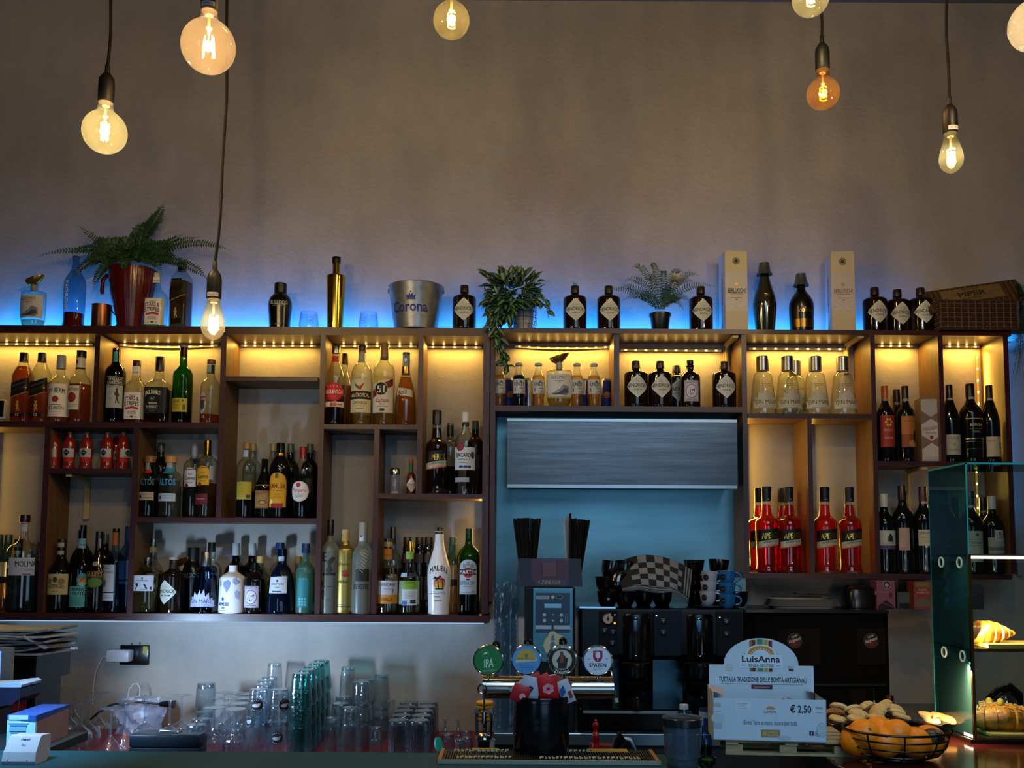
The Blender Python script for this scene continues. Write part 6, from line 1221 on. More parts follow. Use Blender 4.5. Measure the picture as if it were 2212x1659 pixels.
# till screen edge, glowing, far left
c = P(-4, 1455, 2.75); t = thing('till_screen', 'glowing till display cut by the left edge', 'screen', (c.x, 2.75, c.z))
h_ = .075; MB().box((-.05, .0, -h_), (.036, .02, h_), bev=.003).build('bezel', M('#6c7c90', .4), t)
MB().box((-.045, -.0015, -h_+.01), (.006, .0, h_-.01)).build('display', emis('#6ca4ff', 1.2), t, smooth=False)
MB().box((-.02, .005, 1.0-c.z-.1), (.01, .02, -h_)).build('stand', M('#20242c', .4), t, smooth=False)
area('till_screen_light', (c.x+.10, 2.97, c.z-.02), (c.x+.9, 3.75, c.z-.10), .05, .16, (.45, .68, 1.0), 9, 130)
for nm, col, cx, cyy, w_, h2, lb in (('paper_tag', '#b09c1c', 31, 1470, .018, .045, 'yellow rounded card standing behind the till tray'), ('paper_tag', '#8c1c14', 49, 1500, .022, .055, 'red pointed card right of the yellow one')):
    c = P(cx, cyy, 2.9); z0_ = c.z-h2
    o = MB().prism([(-w_, 0), (w_, 0), (w_, h2*1.2), (w_*.5, h2*1.8), (0, h2*2), (-w_*.5, h2*1.8), (-w_, h2*1.2)], -.002, .002).build(nm, M(col, .5), smooth=False); o.location = (c.x, 2.9 if cx < 40 else 2.88, z0_); tag(o, lb, 'card')
# ------------------------------------------------------------------ bar counter in front
ZB = 1.10
def G(x, y, z):
    d = FW + RV*((x-PPX)/FPX) + UV*((PPY-y)/FPX); return EYE+d*((z-EYE.z)/d.z)
yb = G(500, 1623, ZB).y                      # rear edge of the raised bar top
xr = G(1500, 1640, ZB).x
t = thing('bar_counter', 'dark teal-grey bar top along the bottom of the picture, left of the pallet', 'counter', (-.3, yb-.18, 0))
MB().box((-2.4, -.17, ZB-.035), (xr+.3, .18, ZB), bev=.004).build('bar_top', M('#173f4c', .5, 0, .08, 0, var=.15, bscale=5), t, smooth=False)
MB().box((-2.35, -.13, 0), (xr+.28, .12, ZB-.035)).build('front_panel', M('#1a1416', .6), t, smooth=False)
t = thing('bar_counter', 'deep dark red polished counter under pallet, oranges and glass display', 'counter', (xr, yb-.18, 0))
MB().box((.302, -.20, ZB-.035), (1.9, .62, ZB), bev=.004).build('bar_top', M('#2a0b0d', .16, 0, .5, .5, var=.3, bscale=5), t, smooth=False)
MB().box((.32, -.15, 0), (1.88, .58, ZB-.035)).build('front_panel', M('#160c0c', .6), t, smooth=False)
o = MB().box((P(-90, 1640, 2.2).x, yb+.003, ZB-.02), (P(112, 1640, 2.2).x, yb+.22, ZB)).build('till_ledge', M('#232a30', .4), smooth=False); tag(o, 'small dark ledge behind the card reader carrying the blue and white carton', 'ledge')
YI = yb+.02; ZI = 1.0
t = thing('service_shelf', 'low dark inner shelf behind the bar top carrying the beer taps and red mill', 'shelf', (P(1230, 1640, 2.35).x, 2.33, 0))
w = (P(1560, 1640, 2.35).x-P(915, 1640, 2.35).x)/2
MB().box((-w, -.165, ZI-.03), (w, .22, ZI)).build('top', M('#0d1420', .4), t, smooth=False)
MB().box((-w, -.15, 0), (w, .2, ZI-.03)).build('cabinet', M('#0a0c10', .6), t, smooth=False)
# ------------------------------------------------------------------ rubber bar mat
a = G(945, 1651, ZB); b = G(1428, 1654, ZB); yd = G(1180, 1627, ZB).y
t = thing('bar_mat', 'black ribbed rubber bar mat with tan ends and pale raised lettering', 'mat', ((a.x+b.x)/2, (a.y+yd)/2, ZB))
w = (b.x-a.x)/2; d = (yd-a.y)/2
MB().box((-w, -d, 0), (w, d, .004), bev=.001).build('base', M('#2c1c10', .6), t, smooth=False)
mb = MB()
for i in range(84):
    x = -w+.014+(2*w-.028)*i/83; mb.box((x-.0011, -d+.006, .004), (x+.0011, d-.006, .009))
mb.build('ribs', M('#0a0b0c', .5), t, smooth=False)
MB().box((-w, -d, .004), (-w+.008, d, .010)).build('border', M('#8c5c34', .5), t, smooth=False)
MB().box((w-.010, -d, .004), (w-.002, d, .010)).build('border', M('#8c5c34', .5), t, smooth=False)
MB().box((-w, -d-.002, .001), (w, -d+.003, .010)).build('border', M('#7c8070', .5), t, smooth=False)
rn = random.Random(21); mb = MB()
for x0, x1, yy in ((-w+.04, -w+.155, -d+.03), (-.02, .20, -d+.028), (-w+.03, -w+.15, d-.022), (w-.20, w-.14, d-.02)):
    x = x0
    while x < x1:
        q_ = rn.uniform(.004, .009); k_ = rn.random()
        mb.box((x, yy-.008, .009), (x+q_*.35, yy+.008, .0115)); mb.box((x, yy+(.003 if k_ < .5 else -.006), .009), (x+q_, yy+(.007 if k_ < .5 else -.002), .0115)); x += q_+.003
mb.build('raised_lettering', M('#a8a884', .6), t, smooth=False)
mb = MB(); mb.box((w-.15, d-.030, .009), (w-.06, d-.004, .0115)); mb.box((-w+.07, d-.014, .009), (-w+.13, d-.002, .0115)); mb.build('emblem', M('#9c7820', .5), t, smooth=False)
# ------------------------------------------------------------------ tin with sugar packets
c = G(1169, 1639, ZB); Yt = c.y+.058; q = S(Yt); ct = Vector((P(1169, 1600, Yt).x, Yt, ZB+.0095))
rr = 61*q; Ht = P(1169, 1500, Yt).z-ct.z
t = thing('storage_tin', 'round black metal tin filled with sugar packets on the rubber mat', 'tin', ct)
bm_ = M('#0d1016', .22, .5, .5, .2)
MB().lathe([(rr*.97, 0), (rr*.98, .003), (rr*.98, Ht-.014), (rr*1.02, Ht-.012), (rr*1.02, Ht-.002), (rr, Ht), (rr*.96, Ht-.002), (rr*.95, Ht-.05)], 56).build('body', bm_, t)
f = lambda x, h, L: ((rr*.982+.0005)*math.sin(x/60), -(rr*.982+.0005)*math.cos(x/60), h*q)
flat_art('printed_symbol', [('e', -12+s*0, 66+k*14, 6, 6, '#050608') for s in (0,) for k in (-1, 0)]+[('e', 6, 66+k*14, 6, 6, '#050608') for k in (-1, 0)], f, t, ncol=6)
def packet(x, y, dY, rx, rz, col, ornament, lab, w_=.022, h_=.028):
    p = P(x, y, Yt+dY); o = thing('sugar_packet', lab, 'packet', p, 'sugar packets in the tin')
    T = Matrix.Rotation(math.radians(rz), 4, 'Y') @ Matrix.Rotation(math.radians(rx), 4, 'X')
    vs = []; fs = []; n_ = 6
    for s in (-1, 1):
        for i in range(n_+1):
            for j in range(n_+1):
                u, v = i/n_*2-1, j/n_*2-1; b_ = .0045*(1-u**4)*(1-v**4); vs.append(T @ Vector((u*w_, s*(b_+.0003)*1.0, v*h_)))
    m_ = (n_+1)**2
    for i in range(n_):
        for j in range(n_): k = i*(n_+1)+j; fs.append((k, k+n_+1, k+n_+2, k+1)); fs.append((m_+k, m_+k+1, m_+k+n_+2, m_+k+n_+1))
    mb = MB(); mb.add(vs, fs); mb.build('paper', M(col, .5), o)
    g = lambda a, h, L: T @ Vector((a*.00082, -.0055-.00006*L, h*.00082))
    if ornament: flat_art('print', ornament, g, o, ncol=4)
flw = [('e', 9*math.cos(k*PI/3+.5), 9*math.sin(k*PI/3+.5), 7, 7, '#d88c98') for k in range(6)]+[('e', 0, 0, 5, 5, '#b0182c')]
logo = [('p', [(-8,-6),(4,-9),(8,6),(-4,9)], '#14203c'), ('p', [(-4,-1),(3,2),(2,-3)], '#b0b8c8')]
packet(1184, 1486, -.045, 15, -8, '#b8161c', flw, 'red sugar packet with pink flower at the front')
packet(1146, 1487, -.040, 12, 14, '#a8b0c4', logo, 'white sugar packet with dark blue square')
packet(1132, 1490, -.030, 20, 48, '#b0b4c4', flw[:3], 'white sugar packet leaning left at the tin edge')
packet(1124, 1498, -.045, 10, 20, '#a0141c', [('e', 8, -4, 9, 9, '#d88c98')], 'red sugar packet at the left edge of the tin', .02, .02)
packet(1168, 1482, .0, 5, 62, '#b01820', [('e', 0, 0, 8, 8, '#c87c88')], 'red sugar packet behind, lying sideways')
packet(1206, 1488, -.012, 10, 30, '#7c3018', None, 'brown sugar packet behind the red flower one')
packet(1222, 1494, -.030, 10, -22, '#a8acb8', [('p', [(-14,-8),(0,0),(0,22),(-14,12)], '#1c4c8c'), ('r', 4, -20, 14, 0, '#6c3c1c')], 'white and blue sugar packet at the right edge', .015, .028)
packet(1158, 1478, .03, 5, -25, '#8c2024', None, 'dark red sugar packet highest at the back', .018, .026)
packet(1180, 1480, .02, 0, 80, '#b4b8c0', None, 'white sugar packet at the back of the tin')
# ------------------------------------------------------------------ beer tap tower
Yp = 2.27; q = S(Yp); c = P(1182, 1485, Yp)
t = thing('beer_tap', 'horizontal steel beer tap tower with four round badges', 'beer tap', (c.x, Yp, ZI)); o_ = Vector(t.location)
chm = M('#a8a098', .18, 1)
zc = c.z-o_.z; xl, xr_ = P(1045, 1483, Yp).x-o_.x, P(1322, 1487, Yp).x-o_.x
sl = (P(1322, 1487, Yp).z-P(1045, 1483, Yp).z)/2
mb = MB(); mb.tube([(xl-.001, 0, zc), (xl, 0, zc), (xr_, 0, zc), (xr_+.001, 0, zc)], 24*q, 40); mb.build('barrel', chm, t)
for x_ in (xl, xr_): MB().tube([(x_-.002, 0, zc), (x_+.002, 0, zc)], 25*q, 40).build('end_ring', M('#a8aab0', .12, 1), t)
MB().lathe([(.036, 0), (.036, .004), (.030, .008), (.030, zc-.01)], 28).build('column', M('#14161a', .3, .8), t)
badges = [(1055, 1426, 'IPA'), (1137, 1425, 'B'), (1214, 1425, 'F'), (1291, 1427, 'S')]
for bx_, by, k in badges:
    p = P(bx_, by, Yp-.03)-o_; R_ = 31*q
    T = Matrix.Translation(p) @ Matrix.Rotation(PI/2, 4, 'X')
    bd = MB().lathe([(R_*.98, -.012), (R_*1.04, -.008), (R_*1.04, .002), (R_*.97, .0045), (R_*.93, .003)], 40, T=T).build('badge', M('#a8b0b8', .15, 1), t)
    g = lambda a, h, L: (p.x+a*q, p.y-.0036-.00006*L, p.z+h*q)
    if k == 'IPA': it = [('e', 0, 0, 30, 30, '#1c6c38'), ('e', -7, 14, 8.5, 8.5, '#3c9c5c'), ('e', -7, 14, 7.5, 7.5, '#1c6c38'), ('p', [(-12,11),(-8,17),(-2,17),(-3,13),(-9,12)], '#a8d0b0'), ('t', 'IPA', 1, -14, 17, 20, '#b8d0bc', {'bold': .06, 'slant': .1}), ('t', 'INDIA PALE ALE', 2, -23, 4, 28, '#7cb08c', {'slant': .1})]
    elif k == 'B': it = [('e', 0, 0, 30, 30, '#4c8cc4'), ('p', [(-23,-6),(23,-2),(20,12),(12,20),(0,23),(-12,20),(-20,11)], '#a89448'), ('p', [(-23,-6),(23,-2),(22,3),(-22,0)], '#b8b490'), ('t', 'Birra Speciale', 0, 0, 4, 36, '#4c4c3c'), ('p', [(-3,12),(3,12),(3,6),(0,3),(-3,6)], '#7c6c3c'), ('r', -16, -12, 14, -11, '#2c5c94'), ('r', -12, -16, 16, -15, '#2c5c94')]
    elif k == 'F': it = [('e', 0, 0, 31, 31, '#a8946c'), ('e', 0, 0, 29, 29, '#101218'), ('e', 0, 0, 21, 21, '#b0a888'), ('e', 0, 0, 18.5, 18.5, '#a8aaa0')]+[
        ('p', [(-9,-18),(9,-18),(11,-6),(13,2),(7,6),(5,10),(-4,10),(-8,4),(-12,-2),(-8,-8)], '#1c2028'), ('e', -1, 13, 4, 5, '#6c3c2c'), ('p', [(-4,8),(4,8),(3,-6),(-5,-6)], '#7c3c20'), ('t', 'Franziskaner', 0, 19, 7, 38, '#c8ccc8', {'bend': 5.5, 'bold': .03}), ('t', 'Weissbier', 0, -24, 7, 30, '#c8ccc8', {'bend': -5, 'bold': .03})]
    else: it = [('e', 0, 0, 30, 30, '#a0acc0'), ('e', 0, 0, 27.5, 27.5, '#b8c4d4'), ('p', [(-10,21),(10,21),(10,6),(5,-1),(0,-3),(-5,-1),(-10,6)], '#9c1c30'), ('p', [(-5,17),(-2,19),(2,19),(5,17),(5,7),(1,5),(1,0),(-1,0),(-1,5),(-5,7)], '#b8c4d4'), ('t', 'SPATEN', 0, -13, 8, 36, '#14203c', {'bold': .06}), ('t', 'Munchen', 0, -19, 4, 20, '#4c5870', {'slant': .1}), ('t', 'Anno', -19, 2, 3, 6, '#3c4860'), ('t', '1397', 19, 2, 3, 6, '#3c4860')]
    pal = []; mb = MB(); art(mb, it, g, pal, ncol=10); mb.build('badge_face', [paper(x) for x in pal], bd, smooth=False)
    MB().cyl((p.x, p.y+.01, zc+20*q), (p.x, p.y+.01, p.z-R_*.9), .004, 10).build('stem', chm, t)
for hx_, hy in ((1072, 1398), (1140, 1393), (1216, 1391)):
    p = P(hx_, hy, Yp+.03)-o_; MB().lathe([(.005, -.06), (.009, -.01), (.0105, .004), (.009, .012), (.004, .016)], 16, T=Matrix.Translation(p)).build('tap_handle', M('#08080a', .12, 0, .6, .5), t)
# corkscrew hanging/standing left of the tap
c = P(1045, 1600, 2.22); q = S(2.22); sm = M('#8c98a8', .12, 1)
t = thing('corkscrew', 'chrome wing corkscrew standing left of the black tin', 'corkscrew', (c.x, 2.22, ZI+.0005)); dz = c.z-ZI-.0005
MB().lathe([(13*q, 0), (13*q, dz), (17*q, dz+4*q), (16*q, dz+8*q), (9*q, dz+14*q)], 24).build('bell', sm, t)
for s in (-1, 1): MB().tube([(s*14*q, 0, dz+10*q), (s*15*q, 0, dz+40*q), (s*16*q, 0, dz+52*q), (s*13*q, 0, dz+58*q)], 3.2*q, 8).build('lever', sm, t)
for s in (-1, 1):
    mb = MB()
    for k in range(10): a = 2*PI*k/10; mb.cyl((s*14*q, 0, dz+60*q), (s*14*q+8*q*math.cos(a), 0, dz+60*q+8*q*math.sin(a)), 1.1*q, 5)
    mb.tube([(s*14*q, -.002, dz+60*q), (s*14*q, .002, dz+60*q)], 5.5*q, 14); mb.build('gear', sm, t)
MB().tube([(0, 0, dz+20*q), (0, 0, dz+98*q)], 2.0*q, 8).build('shaft', sm, t)
MB().tube([(0, 0, dz+36*q), (0, 0, dz+60*q)], 5*q, 12).build('collar', sm, t)
MB().tube([(2.4*q*math.cos(u*30), 2.4*q*math.sin(u*30), dz+6*q+24*q*u) for u in [i/60 for i in range(61)]], .9*q, 5).build('screw_worm', sm, t)
MB().tube([(9*q*math.cos(a)-4*q, 0, dz+108*q+10*q*math.sin(a)) for a in [2*PI*i/18 for i in range(18)]], 1.8*q, 6, closed=True).build('ring_handle', sm, t)
# yellow grip behind and little paper cups
c = P(1047, 1556, 2.5); t = thing('sponge_holder', 'yellow ribbed plastic holder behind the corkscrew', 'holder', (c.x, 2.5, ZI)); q = S(2.5)
mb = MB(); z0 = c.z-ZI
for k in range(5): mb.lathe([(17*q, z0+k*8*q), (19*q, z0+k*8*q+2*q), (19*q, z0+k*8*q+6*q), (17*q, z0+k*8*q+8*q)], 20)
mb.build('holder_body', M('#b8841c', .4), t); MB().cyl((0, 0, 0), (0, 0, z0), .006, 10).build('post', M('#30343c', .4), t)
for x, Y_, h_, col, rz_, lb in ((1056, 2.24, 28, '#8c8c92', 0, 'small white paper cup leaning by the tin'), (1040, 2.28, 36, '#5c8ca8', 0, 'pale blue paper cup behind the white one')):
    c = P(x, 1628, Y_); q = S(Y_); t = thing('paper_cup', lb, 'cup', (c.x, Y_, ZI)); hh = P(x, 1626-h_, Y_).z-ZI
    MB().lathe([(9*q, 0), (13*q, hh), (13.8*q, hh+.001), (12.4*q, hh), (8.4*q, .004)], 24).build('body', M(col, .6), t)
# red pepper mill, red box, portafilter, hose
Ym = 2.45; q = S(Ym); c = P(1287, 1600, Ym); zt = P(1287, 1560, Ym).z-ZI; k_ = zt/60
t = thing('pepper_mill', 'turned red wooden pepper mill behind the rubber mat', 'pepper mill', (c.x, Ym, ZI))
MB().lathe(chaikin([(.011, 0), (.011, 8*k_), (.009, 12*k_), (.0115, 16*k_), (.009, 22*k_), (.0115, 27*k_), (.008, 33*k_), (.0085, 36*k_), (.0105, 42*k_), (.0065, 47*k_), (.0045, 50*k_), (.0085, 55*k_), (.0075, 59*k_), (.003, 60*k_), (.0045, 62*k_), (.001, 64*k_)], 1), 28).build('body', M('#8c0c0c', .2, 0, .5, .5), t)
c = P(1302, 1620, 2.54); o = MB().prism([(-.035, 0), (.035, 0), (.046, P(0, 1602, 2.54).z-ZI), (-.035, P(0, 1598, 2.54).z-ZI)], -.02, .02).build('red_carton', M('#5c1010', .5), smooth=False); o.location = (c.x, 2.54, ZI); tag(o, 'dull red carton behind the pepper mill', 'carton')
c = P(1304, 1620, 2.36); H = P(0, 1611, 2.36).z-ZI; t = thing('measuring_scoop', 'blue-grey domed plastic scoop beside the red mill', 'scoop', (c.x, 2.36, ZI))
MB().lathe([(.0125, 0), (.0125, H*.8), (.009, H*.95), (.003, H)], 20).build('body', M('#2c5068', .5), t)
c = P(1340, 1610, 2.42); t = thing('spare_portafilter', 'black coffee filter handle leaning behind the mat', 'portafilter', (c.x, 2.42, ZI)); H = P(0, 1585, 2.42).z-ZI
MB().tube([(-.03, 0, .006), (-.012, 0, H*.5), (.0, 0, H*.85), (.012, 0, H*.98)], lambda u: .012+.012*u, 16).build('body', M('#0a090a', .2), t)
MB().tube([(-.02, -.01, .004), (.02, -.01, .004)], .004, 8).build('base_bar', M('#5c6068', .2, 1), t)
c = P(1364, 1620, 2.42); t = thing('steel_hose', 'curved braided steel hose beside the black filter handle', 'hose', (c.x, 2.42, ZI)); H = P(0, 1588, 2.42).z-ZI
MB().tube([(.010, 0, 0), (.011, 0, H*.4), (.008, 0, H*.75), (-.004, 0, H*.97), (-.020, 0, H)], .0075, 14).build('hose_body', M('#7c98a8', .25, 1, bump=.4, bscale=300), t)
# ------------------------------------------------------------------ clear blender cup, bottles behind
c = G(1474, 1668, ZB); Ys = c.y+.045; q = S(Ys); c = P(1474, 1600, Ys)
t = thing('shaker_cup', 'tall clear plastic shaker cup with dark lid at the right end of the mat', 'shaker', (c.x, Ys, ZB)); H = P(0, 1537, Ys).z-ZB
MB().lathe([(31*q, 0), (33*q, .003), (33*q, H*.18), (37*q, H*.22), (41*q, H*.84), (39.6*q, H*.84), (35.6*q, H*.23), (31.6*q, H*.18), (31*q, .006)], 40).build('cup_body', glass('#c4d8e8', .55, .10), t)
MB().lathe([(42.5*q, H*.82), (43.5*q, H*.83), (44*q, H*.965), (42*q, H*.98), (40*q, H*.975), (8*q, H)], 40).build('lid', M('#11161e', .25, 0, .5, .3), t)
MB().box((-.002, -36*q, .01), (.006, -35*q, H*.78)).build('handle_rib', glass('#bcd8f0', .8), t) if 0 else None
c = P(1478, 1600, 2.46); H = P(0, 1513, 2.46).z-ZI; t = thing('water_bottle', 'clear bottle with white cap behind the shaker lid', 'bottle', (c.x, 2.46, ZI))
MB().lathe([(.03, 0), (.031, .01), (.031, H*.7), (.024, H*.82), (.0115, H*.92), (.011, H)], 28).build('body', glass('#9cb4c4', .5), t)
MB().lathe([(.0118, H*.93), (.0118, H), (.010, H+.001)], 20).build('cap', M('#a4acb4', .4), t)
c = P(1523, 1600, 2.4); H = P(0, 1520, 2.4).z-ZI; t = thing('blue_bottle', 'slim bottle with blue and white neck left of the white display carton', 'bottle', (c.x, 2.4, ZI))
MB().lathe([(.018, 0), (.018, H*.5), (.0135, H*.62), (.0125, H*.9), (.0135, H*.92), (.0135, H)], 24).build('body', glass('#7ca0c8', .5, .1), t)
MB().lathe([(.0142, H*.66), (.0138, H*.99)], 20).build('neck_wrap', M('#16246c', .35), t)
MB().lathe([(.0145, H*.86), (.0145, H*.95)], 20).build('neck_band', M('#8ca4b8', .4), t)
for i, (x, y0, y1, Y_) in enumerate(((1519, 1600, 1635, 2.20), (1527, 1635, 1660, 2.02))):
    zq = G(x, y1, ZB) if 0 else None; Y2 = (2.235, 2.06)[i]; q = S(Y2); c = P(x+2, 1640, Y2); zb_ = ZI if i == 0 else ZB; H = P(0, (1602, 1625)[i], Y2).z-zb_
    t = thing('candle_jar', ('rear', 'front')[i]+' glass jar of yellow-green stuff left of the pallet', 'jar', (c.x, Y2, zb_))
    MB().lathe([(15*q, 0), (16*q, .003), (16*q, H), (14.6*q, H), (14.4*q, .005)], 26).build('body', glass('#9cb8b0', .5), t)
    MB().lathe([(13.8*q, .006), (13.8*q, H*.6)], 24).build('filling', M('#6c8c2c', .5), t)
# ------------------------------------------------------------------ mini pallet with display carton
Yq = G(1650, 1634, ZB).y; q = S(Yq); c = G(1655, 1634, ZB)
t = thing('mini_pallet', 'small wooden pallet standing under the white display carton', 'pallet', (P(1690, 1610, Yq+.09).x, Yq+.09, ZB), None, math.radians(-4))
pw = wood('#7c6c4c', '#9a8a66', .7, 'x', 20); Hp = 30*q; w = .145
for y_ in (-.085, -.005, .075): MB().box((-w, y_, 0), (w, y_+.022, .006), bev=.0006).build('bottom_board', pw, t, smooth=False)
for y_ in (-.085, -.005, .075):
    for x_ in (-w+.012, -.012, w-.036): MB().box((x_-.012, y_, .006), (x_+.026, y_+.022, .006+Hp*.55), bev=.0006).build('block', pw, t, smooth=False)
for y_ in (-.088, -.045, -.002, .041, .08): MB().box((-w, y_, .006+Hp*.55+.005), (w, y_+.03, .006+Hp*.55+.010), bev=.0006).build('top_board', pw, t, smooth=False)
for x_ in (-w, -.012, w-.028): MB().box((x_, -.088, .006+Hp*.55), (x_+.028, .11, .006+Hp*.55+.005)).build('stringer', pw, t, smooth=False)
zp = ZB+.006+Hp*.55+.0105
Yb = Yq-.005; q = S(Yb+.0); c = P(1666, 1600, Yb)
t = thing('display_carton', 'white printed counter display carton with arched header, priced 2,50', 'carton', (P(1655, 1560, Yb+.05).x, Yb+.055, zp), None, math.radians(-5.5))
cd = M('#a9bccb', .6); w = 118*q; Hf = 88*q; D = .052
mb = MB(); mb.box((-w, -D, 0), (w, -D+.0015, Hf)); mb.box((-w, -D, 0), (-w+.0015, D, Hf*1.16)); mb.box((w-.0015, -D, 0), (w, D, Hf)); mb.box((-w, -D, 0), (w, D, .0015))
mb.build('tray', cd, t, smooth=False)
mb = MB(); mb.add([(-w, -D*.2, Hf*1.12), (-w+.03, -D*.4, Hf*1.02), (-w+.034, D*.7, Hf*1.10), (-w, D, Hf*1.18)], [(0, 1, 2, 3)]); mb.add([(w, -D, Hf), (w, D, Hf*1.0), (w-.024, D*.8, Hf*1.14), (w-.004, -D*.4, Hf*1.03)], [(0, 1, 2, 3)])
mb.build('flap', M('#a08c84', .6), t, smooth=False)
bw = w*.97; zs = 148*q; ah = 60*q; ar = 82*q
poly = [(-bw, .002), (bw, .002), (bw, zs), (ar, zs)]+[(ar*math.cos(a), zs+ah*math.sin(a)) for a in [PI*i/28 for i in range(1, 28)]]+[(-ar, zs), (-bw, zs)]
MB().prism(poly, D-.0018, D).build('header', cd, t, smooth=False)
g = lambda a, h, L: (a*q, D-.0019-.00002*L, h*q)
cb = '#5c1c24'; it = []
for i, (x0, x1, c_) in enumerate(((-25, -19, '#8c5c30'), (-19, -12, cb), (-12, -8, '#b0a070'), (-8, 4, '#1f7c6c'), (4, 8, '#b0a070'), (8, 14, '#8c8c2c'), (14, 17, '#b0a070'), (17, 25, cb))): it += [('r', x0, 134, x1, 206-abs(x0+x1)*.06, c_)]
it += [('a', -44, 150, 44, 172, 176, '#8ea0b4'), ('a', -34, 168, 34, 172, 194, '#b8c8d8'), ('a', -30, 170, 30, 171, 191, '#b07c24'), ('a', -18, 168, 18, 170, 182, '#b8c8d8')]
it += [('p', [(18*math.cos(a-.09), 170+13*math.sin(a-.09)), (25*math.cos(a), 170+18*math.sin(a)), (18*math.cos(a+.09), 170+13*math.sin(a+.09))], '#b8c8d8') for a in [PI*k/10 for k in range(1, 10)]]
it += [('s', -47, 47, 142, 142, 172, 172, '#b8c8d8'), ('t', 'LuisAnna', 0, 155, 14, 84, '#1e1826', {'bold': .05}), ('t', 'SENZA GLUTINE', 0, 144.5, 6.5, 56, '#1e2430', {'bold': .03}), ('r', -43, 147, -32, 148, '#3c4454'), ('r', 32, 147, 43, 148, '#3c4454'),
       ('e', -70, 142, 8, 8, '#9c9488'), ('e', -70, 142, 7, 7, '#aab4b8'), ('r', 60, 137, 66, 142, '#1c3c2c'), ('r', 66, 136, 71, 142, '#8c2c30'), ('t', 'MADE IN ITALY', 65, 144, 3, 14, '#4c5464'),
       ('t', 'TUTTA LA TRADIZIONE DELLE BONTÀ ARTIGIANALI', 3, 111, 11, 192, '#1c2430', {'bold': .03}), ('r', -88, 106, 90, 106.8, '#6c7884'), ('r', -22, 96, 24, 105, '#4c1c30'), ('t', 'www.luisanna.it', 1, 98.5, 4, 34, '#a89ca8')]
flat_art('header_print', it, g, t, ncol=6)
g = lambda a, h, L: (a*q, -D-.0003-.00002*L, h*q)
it = [('r', -70, 64, -38, 82, '#b8c4d0'), ('t', 'Da LUISANNA', -56, 76, 3, 22, '#2c5c8c'), ('r', -66, 72, -50, 72.8, '#4c7ca4'), ('r', -66, 67, -45, 67.8, '#4c7ca4'), ('r', -13, 57, 17, 67, '#b0c0d0'), ('a', -7, 66, 12, 67, 73, '#a87c54'), ('t', 'LuisAnna', 2, 59, 6, 26, '#1e2840', {'bold': .04}),
      ('t', '\u20ac 2,50', 65, 61, 15, 44, '#101830', {'bold': .05}), ('t', "Bonta' fatte a mano, buone per tutti.", 2, 34, 10, 112, '#2c4468', {'bold': .01}), ('r', -18, 8, 22, 24, '#8c7448'), ('t', 'SENZA', 6, 17, 4, 18, '#b8a880'), ('t', 'GLUTINE', 6, 11, 4, 22, '#b8a880'), ('e', -10, 16, 5, 5, '#a08c5c'),
      ('r', 82, 14, 91, 23, '#2c1430'), ('t', 'f', 87, 15, 7, 3.5, '#b4a8b8', {'bold': .06}), ('e', 98, 18, 5, 5, '#4c5464'), ('e', 98, 18, 4, 4, '#9cb0c0'), ('e', 98, 18, 2, 2, '#4c5464'), ('e', 108, 26, 11, 15, '#8896a0'), ('e', 108, 26, 9.5, 13.5, '#9cb0bc'), ('e', 108, 25, 5, 9, '#8896a0'), ('e', 108, 25, 4, 8, '#a0b2bc'),
      ('r', -116, 70, -102, 78, '#9aa09c'), ('r', -116, 60, -102, 61, '#8c9498'), ('e', -108, 46, 14, 11, '#a2b4be'), ('r', -116, 24, -100, 36, '#96a4ac'), ('e', 30, 2+6, 14, 5, '#98acba'), ('r', 96, 70, 110, 74, '#8c9494'), ('r', 96, 62, 110, 63, '#8c9494')]
flat_art('front_print', it, g, t, ncol=8)
# bagged biscuits in the carton
cq = Vector((.045, 0, 0)); t2 = thing('biscuit_bag', 'clear bag of biscuits with white label lying in the display carton', 'bag', Vector(t.location)+Vector((42*q, .0, Hf*.55)), None, math.radians(-5))
rb = random.Random(9); mb = MB(); mb.sphere((0, 0, 0), 1, 26, 16, sq=(.050, .028, .036)); mb.v = [(x+rb.uniform(-.002, .002), y+rb.uniform(-.002, .002), z+rb.uniform(-.003, .003)) for x, y, z in mb.v]
mb.build('bag_film', glass('#c0d0d8', .8, .12, gr=.12), t2)
mb = MB()
for k in range(7): mb.sphere((rb.uniform(-.03, .03), rb.uniform(-.01, .01), rb.uniform(-.016, .012)), .011, 12, 8, sq=(1.2, 1, .6))
mb.build('biscuits', M('#8c7458', .8), t2)
T = Matrix.Rotation(math.radians(-10), 4, 'X') @ Matrix.Rotation(math.radians(14), 4, 'Y')
g = lambda a, h, L: T @ Vector((a*.001-.014, -.031-.00006*L, h*.001+.012))
flat_art('label', [('p', [(-20,-22),(14,-24),(17,22),(-16,24)], '#a8a8ac'), ('r', -4, 8, 15, 20, '#4c2430'), ('a', -2, 9, 13, 10, 16, '#b08050'), ('r', -14, 2, 14, 4, '#3c3444'), ('r', -12, -4, 12, -3, '#7c7c84'), ('r', -12, -9, 8, -8, '#7c7c84')], g, t2)
